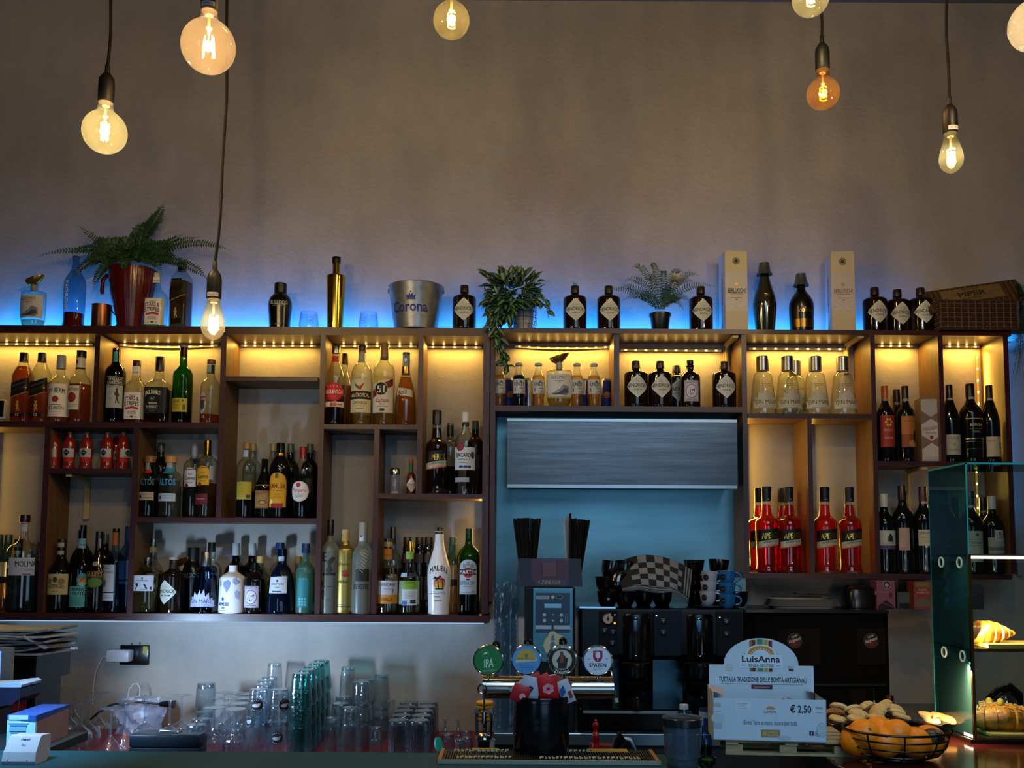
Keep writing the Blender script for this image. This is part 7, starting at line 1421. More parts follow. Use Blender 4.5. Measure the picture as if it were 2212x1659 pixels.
# ------------------------------------------------------------------ cookie plates
Yc = 2.42; q = S(Yc)
c = P(1905, 1566, Yc); zc_ = c.z
t = thing('cake_stand', 'low glass plate on a foot behind the orange basket', 'plate', (c.x, Yc, ZB)); R_ = 130*q
MB().lathe([(.05, 0), (.045, .004), (.012, .01), (.012, zc_-ZB-.006), (.05, zc_-ZB-.004), (R_*.9, zc_-ZB+.004), (R_, zc_-ZB+.010), (R_*.99, zc_-ZB+.012), (R_*.88, zc_-ZB+.006)], 48, dep=.62, rib=lambda a, z: .012*math.sin(a*26)).build('plate_body', glass('#a8bcc0', .5, .12), t)
Mc = [M('#c8a264', .75, bump=.4, bscale=90, var=.12), M('#8c5c2c', .7, bump=.4, bscale=90, var=.2), M('#24120c', .6, bump=.6, bscale=120), M('#ccb47c', .75, bump=.3, bscale=90)]
ck = {}
def cookie(kind, x, y, Y, lab, rz=0, sc_=1, grp='cookies on the glass plate'):
    p = P(x, y, Y)
    if kind not in ck:
        t = thing('cookie', lab, 'cookie', p, grp); mb = MB(); mi = {'shell': 0, 'chip': 3, 'jag': 1, 'choc': 2, 'flat': 0, 'jam': 3}[kind]
        r = .0225
        if kind in ('shell', 'jag'):
            mb.lathe([(r*.7, -.008), (r, -.004), (r, .001), (r*.85, .007), (r*.5, .012), (.001, .0135)], 54, capb=True, rib=lambda a, z: .16*abs(math.sin(a*(5 if kind == 'shell' else 9))))
        elif kind == 'choc': 
            mb.sphere((0, 0, 0), r, 22, 12, sq=(1, .9, .6)); rq = random.Random(4); mb.v = [(v[0]*(1+rq.uniform(-.07, .07)), v[1]*(1+rq.uniform(-.07, .07)), v[2]*(1+rq.uniform(-.1, .1))) for v in mb.v]
        else: mb.lathe([(r*.8, -.006), (r, -.002), (r*.98, .002), (r*.8, .006), (.001, .008)], 32, rib=lambda a, z: .03*math.sin(a*7))
        mb.build('dough', Mc[mi], t)
        if kind in ('chip', 'jag', 'jam'):
            rq = random.Random(6)
            for k in range(6): mb2 = MB(); mb2.sphere((rq.uniform(-.015, .015), rq.uniform(-.02, .0), .006), .0028, 8, 6); mb2.build('chocolate_chip' if kind != 'jam' else 'jam_drop', M('#1c0c08', .4) if kind != 'jam' else M('#5c2818', .5), t)
        ck[kind] = t
    else: t = copy_tree(ck[kind]); t['label'] = lab; t['group'] = grp; t.location = p
    t.rotation_euler = (math.radians(rz), 0, rz*.1); t.scale = (sc_,)*3; return t
for a in (('jag', 1802, 1542, 2.40, 'golden jagged cookie at the far left of the plate', 30), ('chip', 1812, 1527, 2.42, 'cookie with dark chocolate chips, topmost at the left', 25), ('chip', 1840, 1533, 2.40, 'chip-topped cookie right of the topmost left one', 35),
          ('shell', 1855, 1543, 2.36, 'fluted pale cookie in front of the chip-topped ones', 15), ('shell', 1868, 1529, 2.42, 'shell-shaped pale cookie at upper middle left', 40), ('shell', 1896, 1537, 2.37, 'fluted shell cookie in the centre of the heap', 50),
          ('shell', 1908, 1526, 2.43, 'shell-shaped pale cookie at the top of the heap', 40), ('shell', 1930, 1533, 2.41, 'fluted pale cookie right of the top one', 25), ('jam', 1937, 1540, 2.37, 'pale cookie with pinkish specks at the right of the heap', 25),
          ('flat', 1948, 1548, 2.34, 'oval pale cookie lowest at the right of the heap', 15), ('flat', 1810, 1553, 2.36, 'brown-edged flat cookie under the jagged one', 10), ('flat', 1850, 1553, 2.33, 'pale cookie half hidden by the basket rim, left', 10), ('flat', 1895, 1551, 2.33, 'pale cookie half hidden by the basket rim, middle', 10),
          ('choc', 1966, 1545, 2.38, 'dark chocolate cookie, upper one', 0), ('choc', 1975, 1556, 2.35, 'dark chocolate cookie, lower one by the rim', 0), ('shell', 1870, 1548, 2.44, 'pale cookie deep inside the heap', 0), ('shell', 1925, 1545, 2.44, 'shell cookie at the back of the heap', 20)): cookie(a[0], a[1], a[2], a[3], a[4], a[5])
for a in (('flat', 2003, 1546, 2.46, 'pale long cookie next to the dark chocolate ones', 10), ('jam', 2008, 1554, 2.38, 'pinkish jam cookie right of the chocolate ones', 10), ('flat', 2030, 1548, 2.46, 'pale cookie crossing behind the display edge', 10), ('flat', 2052, 1555, 2.42, 'yellowish cookie seen through the side glass', 8)): cookie(*a[:5], rz=a[5], sc_=1.15, grp='cookies seen at the display edge')
# ------------------------------------------------------------------ wire basket with oranges
Yo = G(1935, 1652, ZB).y+.055; q = S(Yo); c = P(1935, 1600, Yo)
t = thing('wire_basket', 'black wire fruit basket holding oranges at the front of the counter', 'basket', (c.x, Yo, ZB))
wm = M('#0b0a0a', .3, .6); zr = P(0, 1562, Yo).z-ZB; R1, R0 = 105*q, 58*q; wr = .0021
for i, (k, zz) in enumerate(((R0*.55, .003), (R0, .006), (R1*.84, zr*.26), (R1*.95, zr*.50), (R1*1.0, zr*.76), (R1*1.03, zr))):
    MB().tube([(k*math.cos(a), k*math.sin(a)*.86, zz) for a in [2*PI*j/48 for j in range(48)]], wr*(1.35 if i == 5 else 1), 6, closed=True).build('wire_ring', wm, t)
for j in range(9):
    a = 2*PI*j/9+.35; MB().tube([(k*math.cos(a), k*math.sin(a)*.86, zz) for k, zz in ((R0*.5, .003), (R0, .006), (R1*.84, zr*.26), (R1*.95, zr*.50), (R1*1.0, zr*.76), (R1*1.03, zr))], wr, 5).build('wire_rib', wm, t)
MB().tube([(R1*.98, -.02, zr), (R1*1.10, -.015, zr-.002), (R1*1.14, 0, zr-.012), (R1*1.10, .015, zr-.02), (R1*.95, .02, zr-.022)], wr, 6).build('handle', wm, t)
om = M('#e07a08', .42, 0, .4, bump=.25, bscale=160, var=.08); ora = None; ro = .036
for x, y, dY, lb in ((1867, 1588, -.022, 'orange at the upper left of the basket, by the rim'), (1936, 1588, -.018, 'largest orange, upper middle of the basket'), (1901, 1582, .030, 'orange peeking behind between the two upper ones'),
                     (1910, 1626, -.030, 'orange at the bottom middle of the basket'), (1976, 1622, -.030, 'orange at the lower right front of the basket'), (1850, 1612, .0, 'orange at the lower left of the basket'),
                     (2008, 1630, .008, 'orange half hidden at the lower right'), (1950, 1618, .03, 'orange deep in the basket behind the lower ones')):
    p = P(x, y, Yo+dY*.6)
    if p.z-ro < ZB+.004: p.z = ZB+.004+ro
    if ora is None:
        ora = t2 = thing('orange', lb, 'orange', p, 'oranges in the wire basket'); MB().sphere((0, 0, 0), ro, 40, 24, sq=(1, 1, .96)).build('peel', om, t2)
        MB().lathe([(.004, ro*.95), (.003, ro*.985), (.001, ro*.99)], 8).build('stem_button', M('#4c5c1c', .7), t2)
    else: t2 = copy_tree(ora); t2['label'] = lb; t2.location = p
    t2.rotation_euler = (RN.uniform(-1, 1), RN.uniform(-1, 1), RN.uniform(0, 6))
for x, y, dY, lb in ((1978, 1592, .0, 'dark fruit left of the other at the right of the basket'), (2012, 1594, -.008, 'dark round fruit at the right of the basket')):
    p = P(x, y, Yo+dY); o = MB().sphere((0, 0, 0), .026, 24, 14, sq=(1.1, 1, .85)).build('dark_fruit', M('#15170f', .35, var=.4, bscale=60, bump=.3)); o.location = p; tag(o, lb, 'fruit', 'dark fruits in the basket')
# ------------------------------------------------------------------ glass display case
Yd = G(2100, 1606, ZB).y; zt = P(2085, 999, Yd).z; x0 = (P(2092, 1300, Yd).x+P(2088, 1000, Yd).x)/2; dp = Yd*(1/.925-1)+.02; xe = P(2500, 1300, Yd).x
t = thing('display_case', 'glass pastry display case with brass-lit edge, three shelves, at the right', 'display case', (x0, Yd, ZB)); L_ = xe-x0; Hc = zt-ZB
zs1 = P(2100, 1198, Yd).z-ZB; zs2 = P(2100, 1402, Yd).z-ZB
gp = glass('#e2eeee', .6); gs = glass('#5c98a4', .6, .10); gt = .004
MB().box((0, .006, .01), (gt, dp, Hc-gt)).build('side_pane', gs, t, smooth=False)
MB().box((.004, 0, .012), (L_, gt, Hc-gt)).build('front_pane', gp, t, smooth=False)
MB().box((0, 0, Hc-gt), (L_, dp, Hc)).build('top_pane', glass('#9cc4c4', .5), t, smooth=False)
ed = M('#2f9c94', .15, 0, .6); mb = MB()
mb.box((-.0008, -.0008, Hc-.0045), (L_, .0004, Hc+.0004)); mb.box((-.0008, 0, Hc-.0045), (.0004, dp, Hc+.0004)); mb.box((-.0008, dp-.0005, .01), (gt, dp+.001, Hc)); mb.box((-.0008, -.0008, zs1), (.003, .001, Hc))
mb.build('glass_edge', ed, t, smooth=False)
brs = M('#a88a4c', .18, 1)
MB().box((-.002, -.003, .006), (.005, .004, zs1)).build('corner_post', brs, t, smooth=False)
for zz in (zs1, zs2, .012):
    MB().box((.0, .004, zz-.005), (L_, dp, zz)).build('shelf', glass('#d4e8e8', .5) if zz > .1 else M('#1c1814', .4), t, smooth=False)
    MB().box((.0, -.002, zz-.006), (L_, .004, zz+.001)).build('shelf_rail', brs if zz != zs1 else M('#b0b0b0', .2, 1), t, smooth=False)
MB().box((.006, -.0035, zs1-.010), (L_, .0, zs1-.003)).build('light_tube', emis('#ffd9b8', 4), t, smooth=False)
area('display_light', (x0+L_/2, Yd+.02, ZB+zs1-.012), (x0+L_/2, Yd+.06, ZB), L_*.9, .012, (1, .74, .40), 1.2)
area('display_post_light', (x0+.012, Yd+.02, ZB+zs1*.45), (x0+.3, Yd+.10, ZB+.03), .008, zs1*.85, (1, .62, .28), 7)
MB().box((-.012, -.004, 0), (L_, dp+.05, .010), bev=.002).build('base', M('#0a0a0a', .2), t, smooth=False)
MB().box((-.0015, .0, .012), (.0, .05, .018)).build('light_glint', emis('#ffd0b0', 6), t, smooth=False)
for zz in (zs1-.020, zs2-.022):
    for yy in (dp*.22, dp*.70):
        T = Matrix.Translation((-.001, yy, zz)) @ Matrix.Rotation(PI/2, 4, 'Y')
        mb = MB(); mb.tube([T @ Vector((.0125*math.cos(a), .0125*math.sin(a), 0)) for a in [2*PI*i/24 for i in range(24)]], .0022, 6, closed=True); mb.build('finger_hole_ring', M('#b8c8b4', .4, emit=.15), t)
# wooden board and croissants
def croissant(name, lab, c, Lc, r, bend, rz, seed, powder=False):
    t = thing(name, lab, 'pastry', c, None, math.radians(rz)); rn = random.Random(seed); mb = MB(); vs = []; fs = []; N, Sg = 90, 22
    for i in range(N+1):
        u = i/N*2-1; w2 = abs(u)*4.2+.3; sw = 1-(w2 % 1); rad_ = r*(1-abs(u)**1.8)**.95*(.86+.20*sw**.6)+.003
        a = u*bend; cx, cy_ = Lc/2*math.sin(a)/math.sin(bend), -Lc*.25*(1-math.cos(a))/(1-math.cos(bend)+1e-6)*1.0
        for k in range(Sg):
            th = 2*PI*k/Sg; w_ = 1+.04*math.sin(th*3+u*7)
            vs.append((cx-rad_*math.cos(th)*math.sin(a)*w_, cy_+rad_*math.cos(th)*math.cos(a)*w_, r*.8+rad_*math.sin(th)*.95*w_))
    for i in range(N):
        for k in range(Sg): fs.append((i*Sg+k, i*Sg+(k+1) % Sg, (i+1)*Sg+(k+1) % Sg, (i+1)*Sg+k))
    fs.append(tuple(range(Sg))); fs.append(tuple(reversed(range(N*Sg, (N+1)*Sg)))); mb.add(vs, fs)
    mb.build('crust', M('#b4681a', .40, 0, .5, .25, bump=.35, bscale=70, var=.35), t)
    if powder:
        mb = MB()
        for k in range(260):
            i = int(rn.uniform(.2, .8)*N); kk = int(rn.uniform(.10, .45)*Sg); v = Vector(vs[i*Sg+kk])+Vector((rn.uniform(-.003, .003), rn.uniform(-.003, .003), .0015)); s_ = rn.uniform(.001, .0022)
            mb.add([v+Vector((-s_, 0, 0)), v+Vector((0, -s_, 0)), v+Vector((s_, 0, 0)), v+Vector((0, s_, 0)), v+Vector((0, 0, s_))], [(0, 1, 4), (1, 2, 4), (2, 3, 4), (3, 0, 4), (3, 2, 1, 0)])
        o = mb.build('nut_topping', M('#b8a888', .8), t, smooth=False); o['kind'] = 'stuff'
        MB().sphere((-.004, -.01, r*1.85), .011, 16, 10, sq=(.8, .8, 1.1)).build('almond', M('#a88430', .6), t)
    return t
Yk = Yd+.075; wd = wood('#8c6c30', '#b08c48', .5, 'x', 16)
o = MB().box((P(2110, 1395, Yk).x, Yk-.055, ZB+zs2+.0005), (P(2420, 1395, Yk).x, Yk+.05, ZB+zs2+.011), bev=.002).build('serving_board', wd, smooth=False); tag(o, 'wooden serving board under the plain croissant on the middle display shelf', 'board')
croissant('croissant', 'plain golden croissant on the middle shelf of the display', (P(2124, 1370, Yk).x, Yk, ZB+zs2+.0115), .125, .029, .7, 6, 2)
o = MB().box((P(2115, 1590, Yk).x, Yk-.06, ZB+.0125), (P(2420, 1590, Yk).x, Yk+.05, ZB+.021), bev=.002).build('serving_board', wd, smooth=False); tag(o, 'wooden serving board under the nut-sprinkled croissant at the display bottom', 'board')
croissant('croissant', 'large croissant with chopped nuts at the bottom of the display', (P(2160, 1560, Yk).x, Yk-.005, ZB+.0215), .19, .036, .9, -4, 5, True)
croissant('pastry', 'smaller nut-topped pastry stacked behind the large croissant', (P(2150, 1545, Yk).x, Yk+.035, ZB+.0215), .10, .034, .4, 10, 7, True)
# ------------------------------------------------------------------ left end of the bar: card reader, carton, printer
c = G(40, 1652, ZB); q = S(c.y)
t = thing('card_reader', 'white card payment terminal leaning back at the bottom left corner', 'card reader', (c.x, c.y+.012, ZB))
Hh = 56*q; w0, w1 = 36*q, 33*q; mb = MB(); sec = [(-.012, 0), (-.015, Hh*.12), (-.010, Hh*.45), (.012, Hh*.97), (.02, Hh), (.055, Hh*.95), (.05, Hh*.2), (.035, 0)]
n_ = len(sec); vs = []
for s, ww in ((-1, 1), (1, 1)):
    for y_, z_ in sec: k_ = w0+(w1-w0)*z_/Hh; vs.append((s*k_, y_, z_))
fs = [tuple(range(n_)), tuple(reversed(range(n_, 2*n_)))]+[(i, n_+i, n_+(i+1) % n_, (i+1) % n_) for i in range(n_)]
mb.add(vs, fs); mb.build('housing', M('#a4a4b4', .35), t, smooth=False, fix=True)
def gf(a, h, L):
    z_ = h*q; y_ = -.010+(z_-Hh*.45)/(Hh*.52)*.022 if z_ > Hh*.45 else -.015+(z_-Hh*.12)/(Hh*.33)*.005
    return (a*q, y_-.0006-.00006*L, z_)
flat_art('print', [('t', 'nexi', 3, 47, 4.5, 19, '#1c2458', {'bold': .06}), ('e', 1, 39, 3, 2, '#3c7c94'), ('t', '))', 6, 37, 4, 4, '#3c7c94'), ('r', -24, 7, -22.5, 12, '#1c3450'), ('r', 18, 7, 19.5, 12, '#1c3450')], gf, t, ncol=2)
Yz = yb+.012; x0 = P(14, 1580, Yz).x; x1 = P(76, 1580, Yz).x; Hz = P(40, 1546, Yz).z-ZB
t = thing('tea_carton', 'pale blue and white carton with dark blue top flap behind the card reader', 'carton', ((x0+x1)/2, Yz, ZB))
w = (x1-x0)/2
MB().box((-w, 0, .0003), (w, .16, Hz), bev=.001).build('carton_body', M('#9cc8e4', .5), t, smooth=False)
MB().box((w, .003, .0006), (w+.0012, .158, Hz-.001)).build('side_panel', M('#8c7078', .6, var=.1, bscale=20), t, smooth=False)
mb = MB(); mb.add([(-w, -.001, Hz*.90), (w, -.001, Hz*.82), (w, -.001, Hz+.001), (-w, -.001, Hz+.001)], [(0, 1, 2, 3)]); mb.add([(w+.0016, -.001, Hz*.82), (w+.0016, .16, Hz*.92), (w+.0016, .16, Hz), (w+.0016, -.001, Hz+.001)], [(0, 1, 2, 3)])
mb.add([(-w, -.001, Hz+.001), (w+.0016, -.001, Hz+.001), (w+.0016, .16, Hz+.001), (-w, .16, Hz+.001)], [(0, 1, 2, 3)]); mb.build('flap', M('#1c489c', .45), t, smooth=False)
g = lambda a, h, L: (a*q, -.0015-.00006*L, h*q)
flat_art('print', [('r', -28, 66, 16, 76, '#a8c4cc'), ('r', -28, 58, 18, 61, '#b4d4dc'), ('r', -24, 51, 14, 57, '#4c84ac'), ('r', -26, 40, 12, 50, '#6ca4c4'), ('r', -22, 34, 14, 36, '#1c4470'), ('r', -20, 26, 10, 33, '#a4d0dc')], g, t)
c = P(12, 1510, 2.3); t = thing('receipt_printer', 'dark till tray with curling white paper at the left edge', 'printer', (c.x, 2.3, c.z))
mb = MB(); mb.prism([(-.09, -.035), (.018, -.012), (.034, .002), (.034, .024), (.020, .027), (-.09, .027)], 0, .11); mb.build('tray', M('#121a38', .4), t, smooth=False)
MB().prism([(-.09, .0275), (.034, .0275), (.036, .034), (.028, .039), (.012, .038), (-.02, .033), (-.09, .030)], .004, .10).build('paper', M('#9cb8e0', .6), t, smooth=False)
MB().tube([(.034, -.002, .022), (.036, -.004, .0), (.033, -.006, -.05)], .0014, 6).build('cable', M('#0a0c14', .5), t)
MB().box((-.08, .03, ZB-c.z), (-.03, .09, -.03)).build('leg', M('#1a1f2c', .5), t, smooth=False)
area('till_lamp', (P(-30, 1380, 2.0).x, 1.95, 1.62), (P(50, 1560, 2.2).x, 2.16, 1.15), .12, .12, (.35, .72, 1.0), 1.5, 70)
# ------------------------------------------------------------------ coffee machine, grinder and what stands on them
bk = M('#050608', .22, 0, .16, 0); bk2 = M('#0a0e16', .6, 0, .12); cst = M('#4c6c7c', .3, .9)
def part(par, name, x0, x1, y0, y1, Y0, Y1, m, bev=0, yw=None):
    yw = yw or Y0; a = P(x0, y1, yw); b = P(x1, y0, yw); o = Vector(par.location); a.z = max(a.z, ZK+.0003)
    return MB().box((a.x-o.x, Y0-o.y, a.z-o.z), (b.x-o.x, Y1-o.y, b.z-o.z), bev=bev).build(name, m, par, smooth=False)
Ym = 3.14
t = cm = thing('coffee_machine', 'large black two-group espresso machine with pressure gauge', 'coffee machine', (P(1415, 1450, Ym).x, 3.3, ZK)); o_ = Vector(t.location)
part(t, 'body', 1250, 1612, 1315, 1420, Ym, 3.56, bk, .012)
part(t, 'back_plate', 1262, 1606, 1420, 1540, 3.34, 3.37, bk2)
part(t, 'control_panel', 1294, 1335, 1320, 1416, Ym-.006, Ym+.02, bk2, .002)
part(t, 'control_panel', 1413, 1472, 1319, 1417, Ym-.006, Ym+.02, M('#0e1826', .6, 0, .15), .002)
part(t, 'control_panel', 1548, 1603, 1321, 1417, Ym-.006, Ym+.02, bk2, .002)
q = S(Ym)
for x0, x1, nm in ((1336, 1412, 0), (1473, 1547, 1)):
    c = P((x0+x1)/2, 1418, Ym+.02)-o_; h0 = P(0, 1421, Ym).z-o_.z; h1 = P(0, 1317, Ym).z-o_.z; r = (x1-x0)/2*q
    gh = MB().lathe([(r*.9, h0), (r, h0+.006), (r, h1-.01), (r*.9, h1)], 36, dep=.8, T=Matrix.Translation((c.x, Ym+.03-o_.y, 0))).build('group_housing', bk, t)
    cx = P((1375, 1514)[nm], 1370, Ym-.04).x-o_.x; z0 = P(0, 1406, Ym-.05).z-o_.z; z1 = P(0, 1334, Ym-.05).z-o_.z; yy = Ym-.052-o_.y+ (.03-.8*r+.052) - .006
    yy = Ym+.03-.8*r-.004-o_.y
    MB().tube([(cx-5*q, yy, z0), (cx-5*q, yy, z1), (cx-3.5*q, yy, z1+4*q), (cx, yy, z1+6*q), (cx+3.5*q, yy, z1+4*q), (cx+5*q, yy, z1), (cx+5*q, yy, z0), (cx+3.5*q, yy, z0-3*q), (cx, yy, z0-4.5*q), (cx-3.5*q, yy, z0-3*q)], .0018, 8, closed=True).build('lever_rim', M('#9cb0c4', .1, 1), t)
    MB().box((cx-4*q, yy-.001, z1-22*q), (cx+4*q, yy+.003, z1+2*q), bev=.001).build('lever', M('#4c6c8c', .3, .6), t)
    gx = c.x; zb_ = P(0, 1528, Ym).z-o_.z
    MB().lathe([(r*.80, h0-.006), (r*.86, h0-.02), (r*.86, h0-.05), (r*.7, h0-.055), (r*.55, h0-.06), (r*.8, h0-.075), (r*.80, h0-.10), (r*.5, h0-.115)], 32, T=Matrix.Translation((gx, Ym+.03-o_.y, 0))).build('group_head', bk, t)
    pfr = MB().tube([(gx, Ym+.0-o_.y, h0-.085), (gx, Ym-.06-o_.y, h0-.092), (gx, Ym-.14-o_.y, h0-.10)], lambda u: .016-.003*u, 14).build('portafilter_handle', bk, t)
    MB().box((gx-.004, Ym-.02-o_.y, h0-.118), (gx+.004, Ym+.0-o_.y, h0-.100)).build('spout', M('#b09c74', .2, 1), t)
    MB().cyl((gx, Ym+.02-o_.y, h0-.115), (gx, Ym+.02-o_.y, zb_), r*.62, 24).build('cup_column', M('#0a0b0e', .3), t) if nm == 0 else None
c = P(1313, 1337, Ym-.008)-o_; T = Matrix.Translation((c.x, Ym-.007-o_.y, c.z)) @ Matrix.Rotation(PI/2, 4, 'X')
ga = MB().lathe([(.019, 0), (.0195, .004), (.0165, .0055), (.0160, .003)], 32, T=T).build('gauge', M('#a8acb4', .15, 1), t)
g = lambda a, h, L: (c.x+a*.001, Ym-.0115-.00006*L-o_.y, c.z+h*.001)
flat_art('gauge_dial', [('e', 0, 0, 16, 16, '#a08c7c'), ('e', 0, 0, 4, 5, '#141414'), ('s', -1.2, 2.5, -5, -3, -3, 11, '#141414'), ('r', -.8, -9, .8, 10, '#141414')], g, t)
def btn(x, y, s_=6, col='#05070a', glow=None):
    p = P(x, y, Ym-.008)-o_; MB().box((p.x-s_*q, Ym-.0085-o_.y, p.z-s_*q), (p.x+s_*q, Ym-.005-o_.y, p.z+s_*q), bev=.0008).build('button', M(col, .3), t)
    gg = lambda a, h, L: (p.x+a*q, Ym-.0090-o_.y, p.z+h*q); flat_art('button_icon', [('r', -1.5, -2, 1.5, -1, '#8ca09c'), ('e', 0, 1.5, 1.2, 1.2, '#8ca09c')], gg, t)
for a in ((1306, 1363), (1324, 1366), (1323, 1390), (1433, 1342), (1433, 1367), (1570, 1343), (1570, 1370)): btn(*a)
for x, y, cl, e_ in ((1328, 1346, '#ff5a14', 8), (1328, 1328, '#c8c0b0', 1), (1418, 1330, '#ffe8d8', 4), (1555, 1334, '#e8d8c8', 2)):
    p = P(x, y, Ym-.008)-o_; mb = MB(); mb.sphere((p.x, Ym-.008-o_.y, p.z), .0022 if e_ < 5 else .0034, 10, 8); mb.build('indicator_light', emis(cl, e_), t)
part(t, 'steel_splash', 1409, 1476, 1424, 1530, 3.30, 3.32, cst, .003)
part(t, 'steel_splash', 1322, 1338, 1422, 1530, 3.30, 3.32, cst, .003)
mb = MB(); zg = P(0, 1528, Ym).z-o_.z
for i in range(34):
    x_ = P(1292, 1520, Ym).x-o_.x+(P(1478, 1520, Ym).x-P(1292, 1520, Ym).x)*i/33; mb.box((x_-.0015, Ym-.03-o_.y, zg), (x_+.0015, Ym+.15-o_.y, zg+.004))
mb.box((P(1292, 1520, Ym).x-o_.x, Ym-.034-o_.y, zg-.002), (P(1480, 1520, Ym).x-o_.x, Ym-.028-o_.y, zg+.005)); mb.build('drip_grate', M('#6c8c9c', .25, .9), t, smooth=False)
part(t, 'drip_tray', 1252, 1500, 1534, 1583, 3.06, 3.4, bk, .012)
part(t, 'foot_panel', 1500, 1606, 1500, 1583, 3.14, 3.4, bk, .004)
part(t, 'side_leg', 1250, 1275, 1420, 1583, Ym+.01, 3.5, bk, .004)
p = P(1322, 1448, 3.05)-o_; MB().tube([P(1316, 1446, 3.06)-o_, P(1322, 1452, 3.05)-o_, P(1328, 1490, 3.04)-o_, P(1332, 1516, 3.04)-o_], .0035, 10).build('steam_wand', M('#9c948c', .15, 1), t)
MB().tube([P(1331, 1508, 3.04)-o_, P(1333, 1517, 3.04)-o_], .006, 10).build('wand_tip', M('#a89c88', .4), t)
part(t, 'cup_rail', 1252, 1330, 1311, 1314, Ym, Ym+.02, M('#9cb4c4', .2, 1))
ztop = P(1415, 1315, Ym).z
# cups
def cupobj(key, r, h, col, inner, handle, lab, loc, tilt=(0, 0, 0), grp='cups on the coffee machine', dot=False):
    k = ('cup', key)
    if k not in PG:
        t = thing('coffee_cup', lab, 'cup', loc, grp)
        MB().lathe([(r*.55, 0), (r*.62, .002), (r*.86, h*.35), (r, h*.95), (r*1.01, h), (r*.94, h)], 32, capt=False).build('body', M(col, .15, 0, .5, .5), t)
        MB().lathe([(r*.5, .004), (r*.8, h*.35), (r*.945, h*.999)], 32, capt=False).build('inside', M(inner, .3), t)
        if handle: MB().tube([(r*(.92+.62*math.sin(a)), 0, h*(.56+.30*math.cos(a))) for a in [PI*i/14 for i in range(15)]], .0035, 10).build('handle', M(col, .15, 0, .5, .5), t)
        if dot:
            g = lambda a, hh, L: ((r*.93+.0008)*math.sin(a-.55), -(r*.93+.0008)*math.cos(a-.55), h*.55+hh); pal = []; mb = MB(); art(mb, [('e', 0, 0, .38, .010, '#0a0a0c'), ('r', -.25, -.001, .25, .001, '#8c8c8c')], g, pal); mb.build('printed_dot', [paper(x) for x in pal], t, smooth=False)
        PG[k] = t
    else: t = copy_tree(PG[k]); t['label'] = lab; t['group'] = grp; t.location = loc
    t.rotation_euler = [math.radians(a) for a in tilt]; return t
Yc = 3.24
def cx(x, Y=Yc): return P(x, 1280, Y).x
for i in range(3): cupobj('w', .029, .046, '#9c9ca4', '#8c8c90', True, ('bottom', 'middle', 'top')[i]+' white espresso cup with black dot in the stack', (cx(1533-2*(2-i), 3.19), 3.19, ztop+.0005+.034*i+.012), (0, 0, -8), 'white espresso cups', True)
o = MB().lathe([(.035, 0), (.05, .004), (.055, .008), (.045, .0105)], 32).build('saucer', M('#101820', .2, 0, .5, .3)); o.location = (cx(1530, 3.19), 3.19, ztop+.0005); tag(o, 'dark saucer under the white espresso cups', 'saucer')
for i in range(3): cupobj('b', .031, .048, '#1c5c8c', '#9c9c9c', True, ('bottom', 'middle', 'top')[i]+' blue espresso cup in the stack at the right', (cx(1570, 3.19), 3.19, ztop+.0005+.040*i), (0, 0, -8), 'blue espresso cups', True)
gg = 'black cappuccino cups'
for x, Y_, z_, tl, lb in ((1316, 3.22, .10, (-8, 14, 0), 'black cup with white inside, top of the left heap'), (1347, 3.26, .10, (-14, 6, 0), 'black cup with white inside, second at the top left'), (1330, 3.20, .060, (-30, 16, 0), 'tilted black cup showing its white inside'),
                   (1308, 3.24, .050, (0, 0, 0), 'black cup under the top left one'), (1312, 3.22, .0005, (0, 0, 30), 'black cup at the bottom left of the heap'), (1350, 3.24, .0005, (0, 0, 60), 'black cup at the bottom beside the towel'),
                   (1500, 3.34, .11, (0, 0, 0), 'large black cup behind the white stack, top'), (1552, 3.34, .11, (-4, 4, 0), 'large black cup behind the blue stack, top'), (1500, 3.34, .055, (0, 0, 0), 'large black cup behind the white stack, middle'), (1552, 3.34, .055, (0, 0, 0), 'large black cup behind the blue stack, middle'),
                   (1500, 3.34, .0005, (0, 0, 0), 'large black cup behind the white stack, bottom'), (1552, 3.34, .0005, (0, 0, 0), 'large black cup behind the blue stack, bottom'), (1594, 3.30, .0005, (0, 0, 90), 'black cup lying at the right end of the machine top'),
                   (1390, 3.30, .0005, (0, 0, 0), 'black cup hidden under the left of the towel'), (1430, 3.30, .0005, (0, 0, 0), 'black cup hidden under the middle of the towel'), (1410, 3.30, .055, (0, 0, 0), 'upper black cup holding up the towel')):
    cupobj('k', .037, .055, '#08080a', '#8c9094', False, lb, (cx(x, Y_), Y_, ztop+z_), tl, gg)
# chequered towel draped over the cups
t = thing('tea_towel', 'black and grey chequered towel draped over the cups', 'towel', (cx(1410, 3.22), 3.22, ztop+.05)); o_ = Vector(t.location)
N, Mn = 54, 46; vs = []; mi = []
def surf(u, v):    # u 0..1 left-right, v 0..1 top-front
    x = 1345+ (150)*u - 14*(1-v)*(1-u)+ 0*v
    top = 1222-24*math.sin(PI*min(1, u*1.02)**.9)**.8+10*u*u
    bot = 1277+ 2*u + (26*max(0, u-.72)/.28 if u > .72 else 0)
    y = top+(bot-top)*v**.9+3*math.sin(u*9+v*3)*v
    Y = 3.30-.13*math.sin(PI/2*min(1, v*1.15))-.012*math.sin(u*11)*v+.05*max(0, u-.75)
    return P(x-(18*v*(u-.5) if u > .5 else 0), y, Y)-o_
for i in range(N+1):
    for j in range(Mn+1): vs.append(surf(i/N, j/Mn))
fs = []
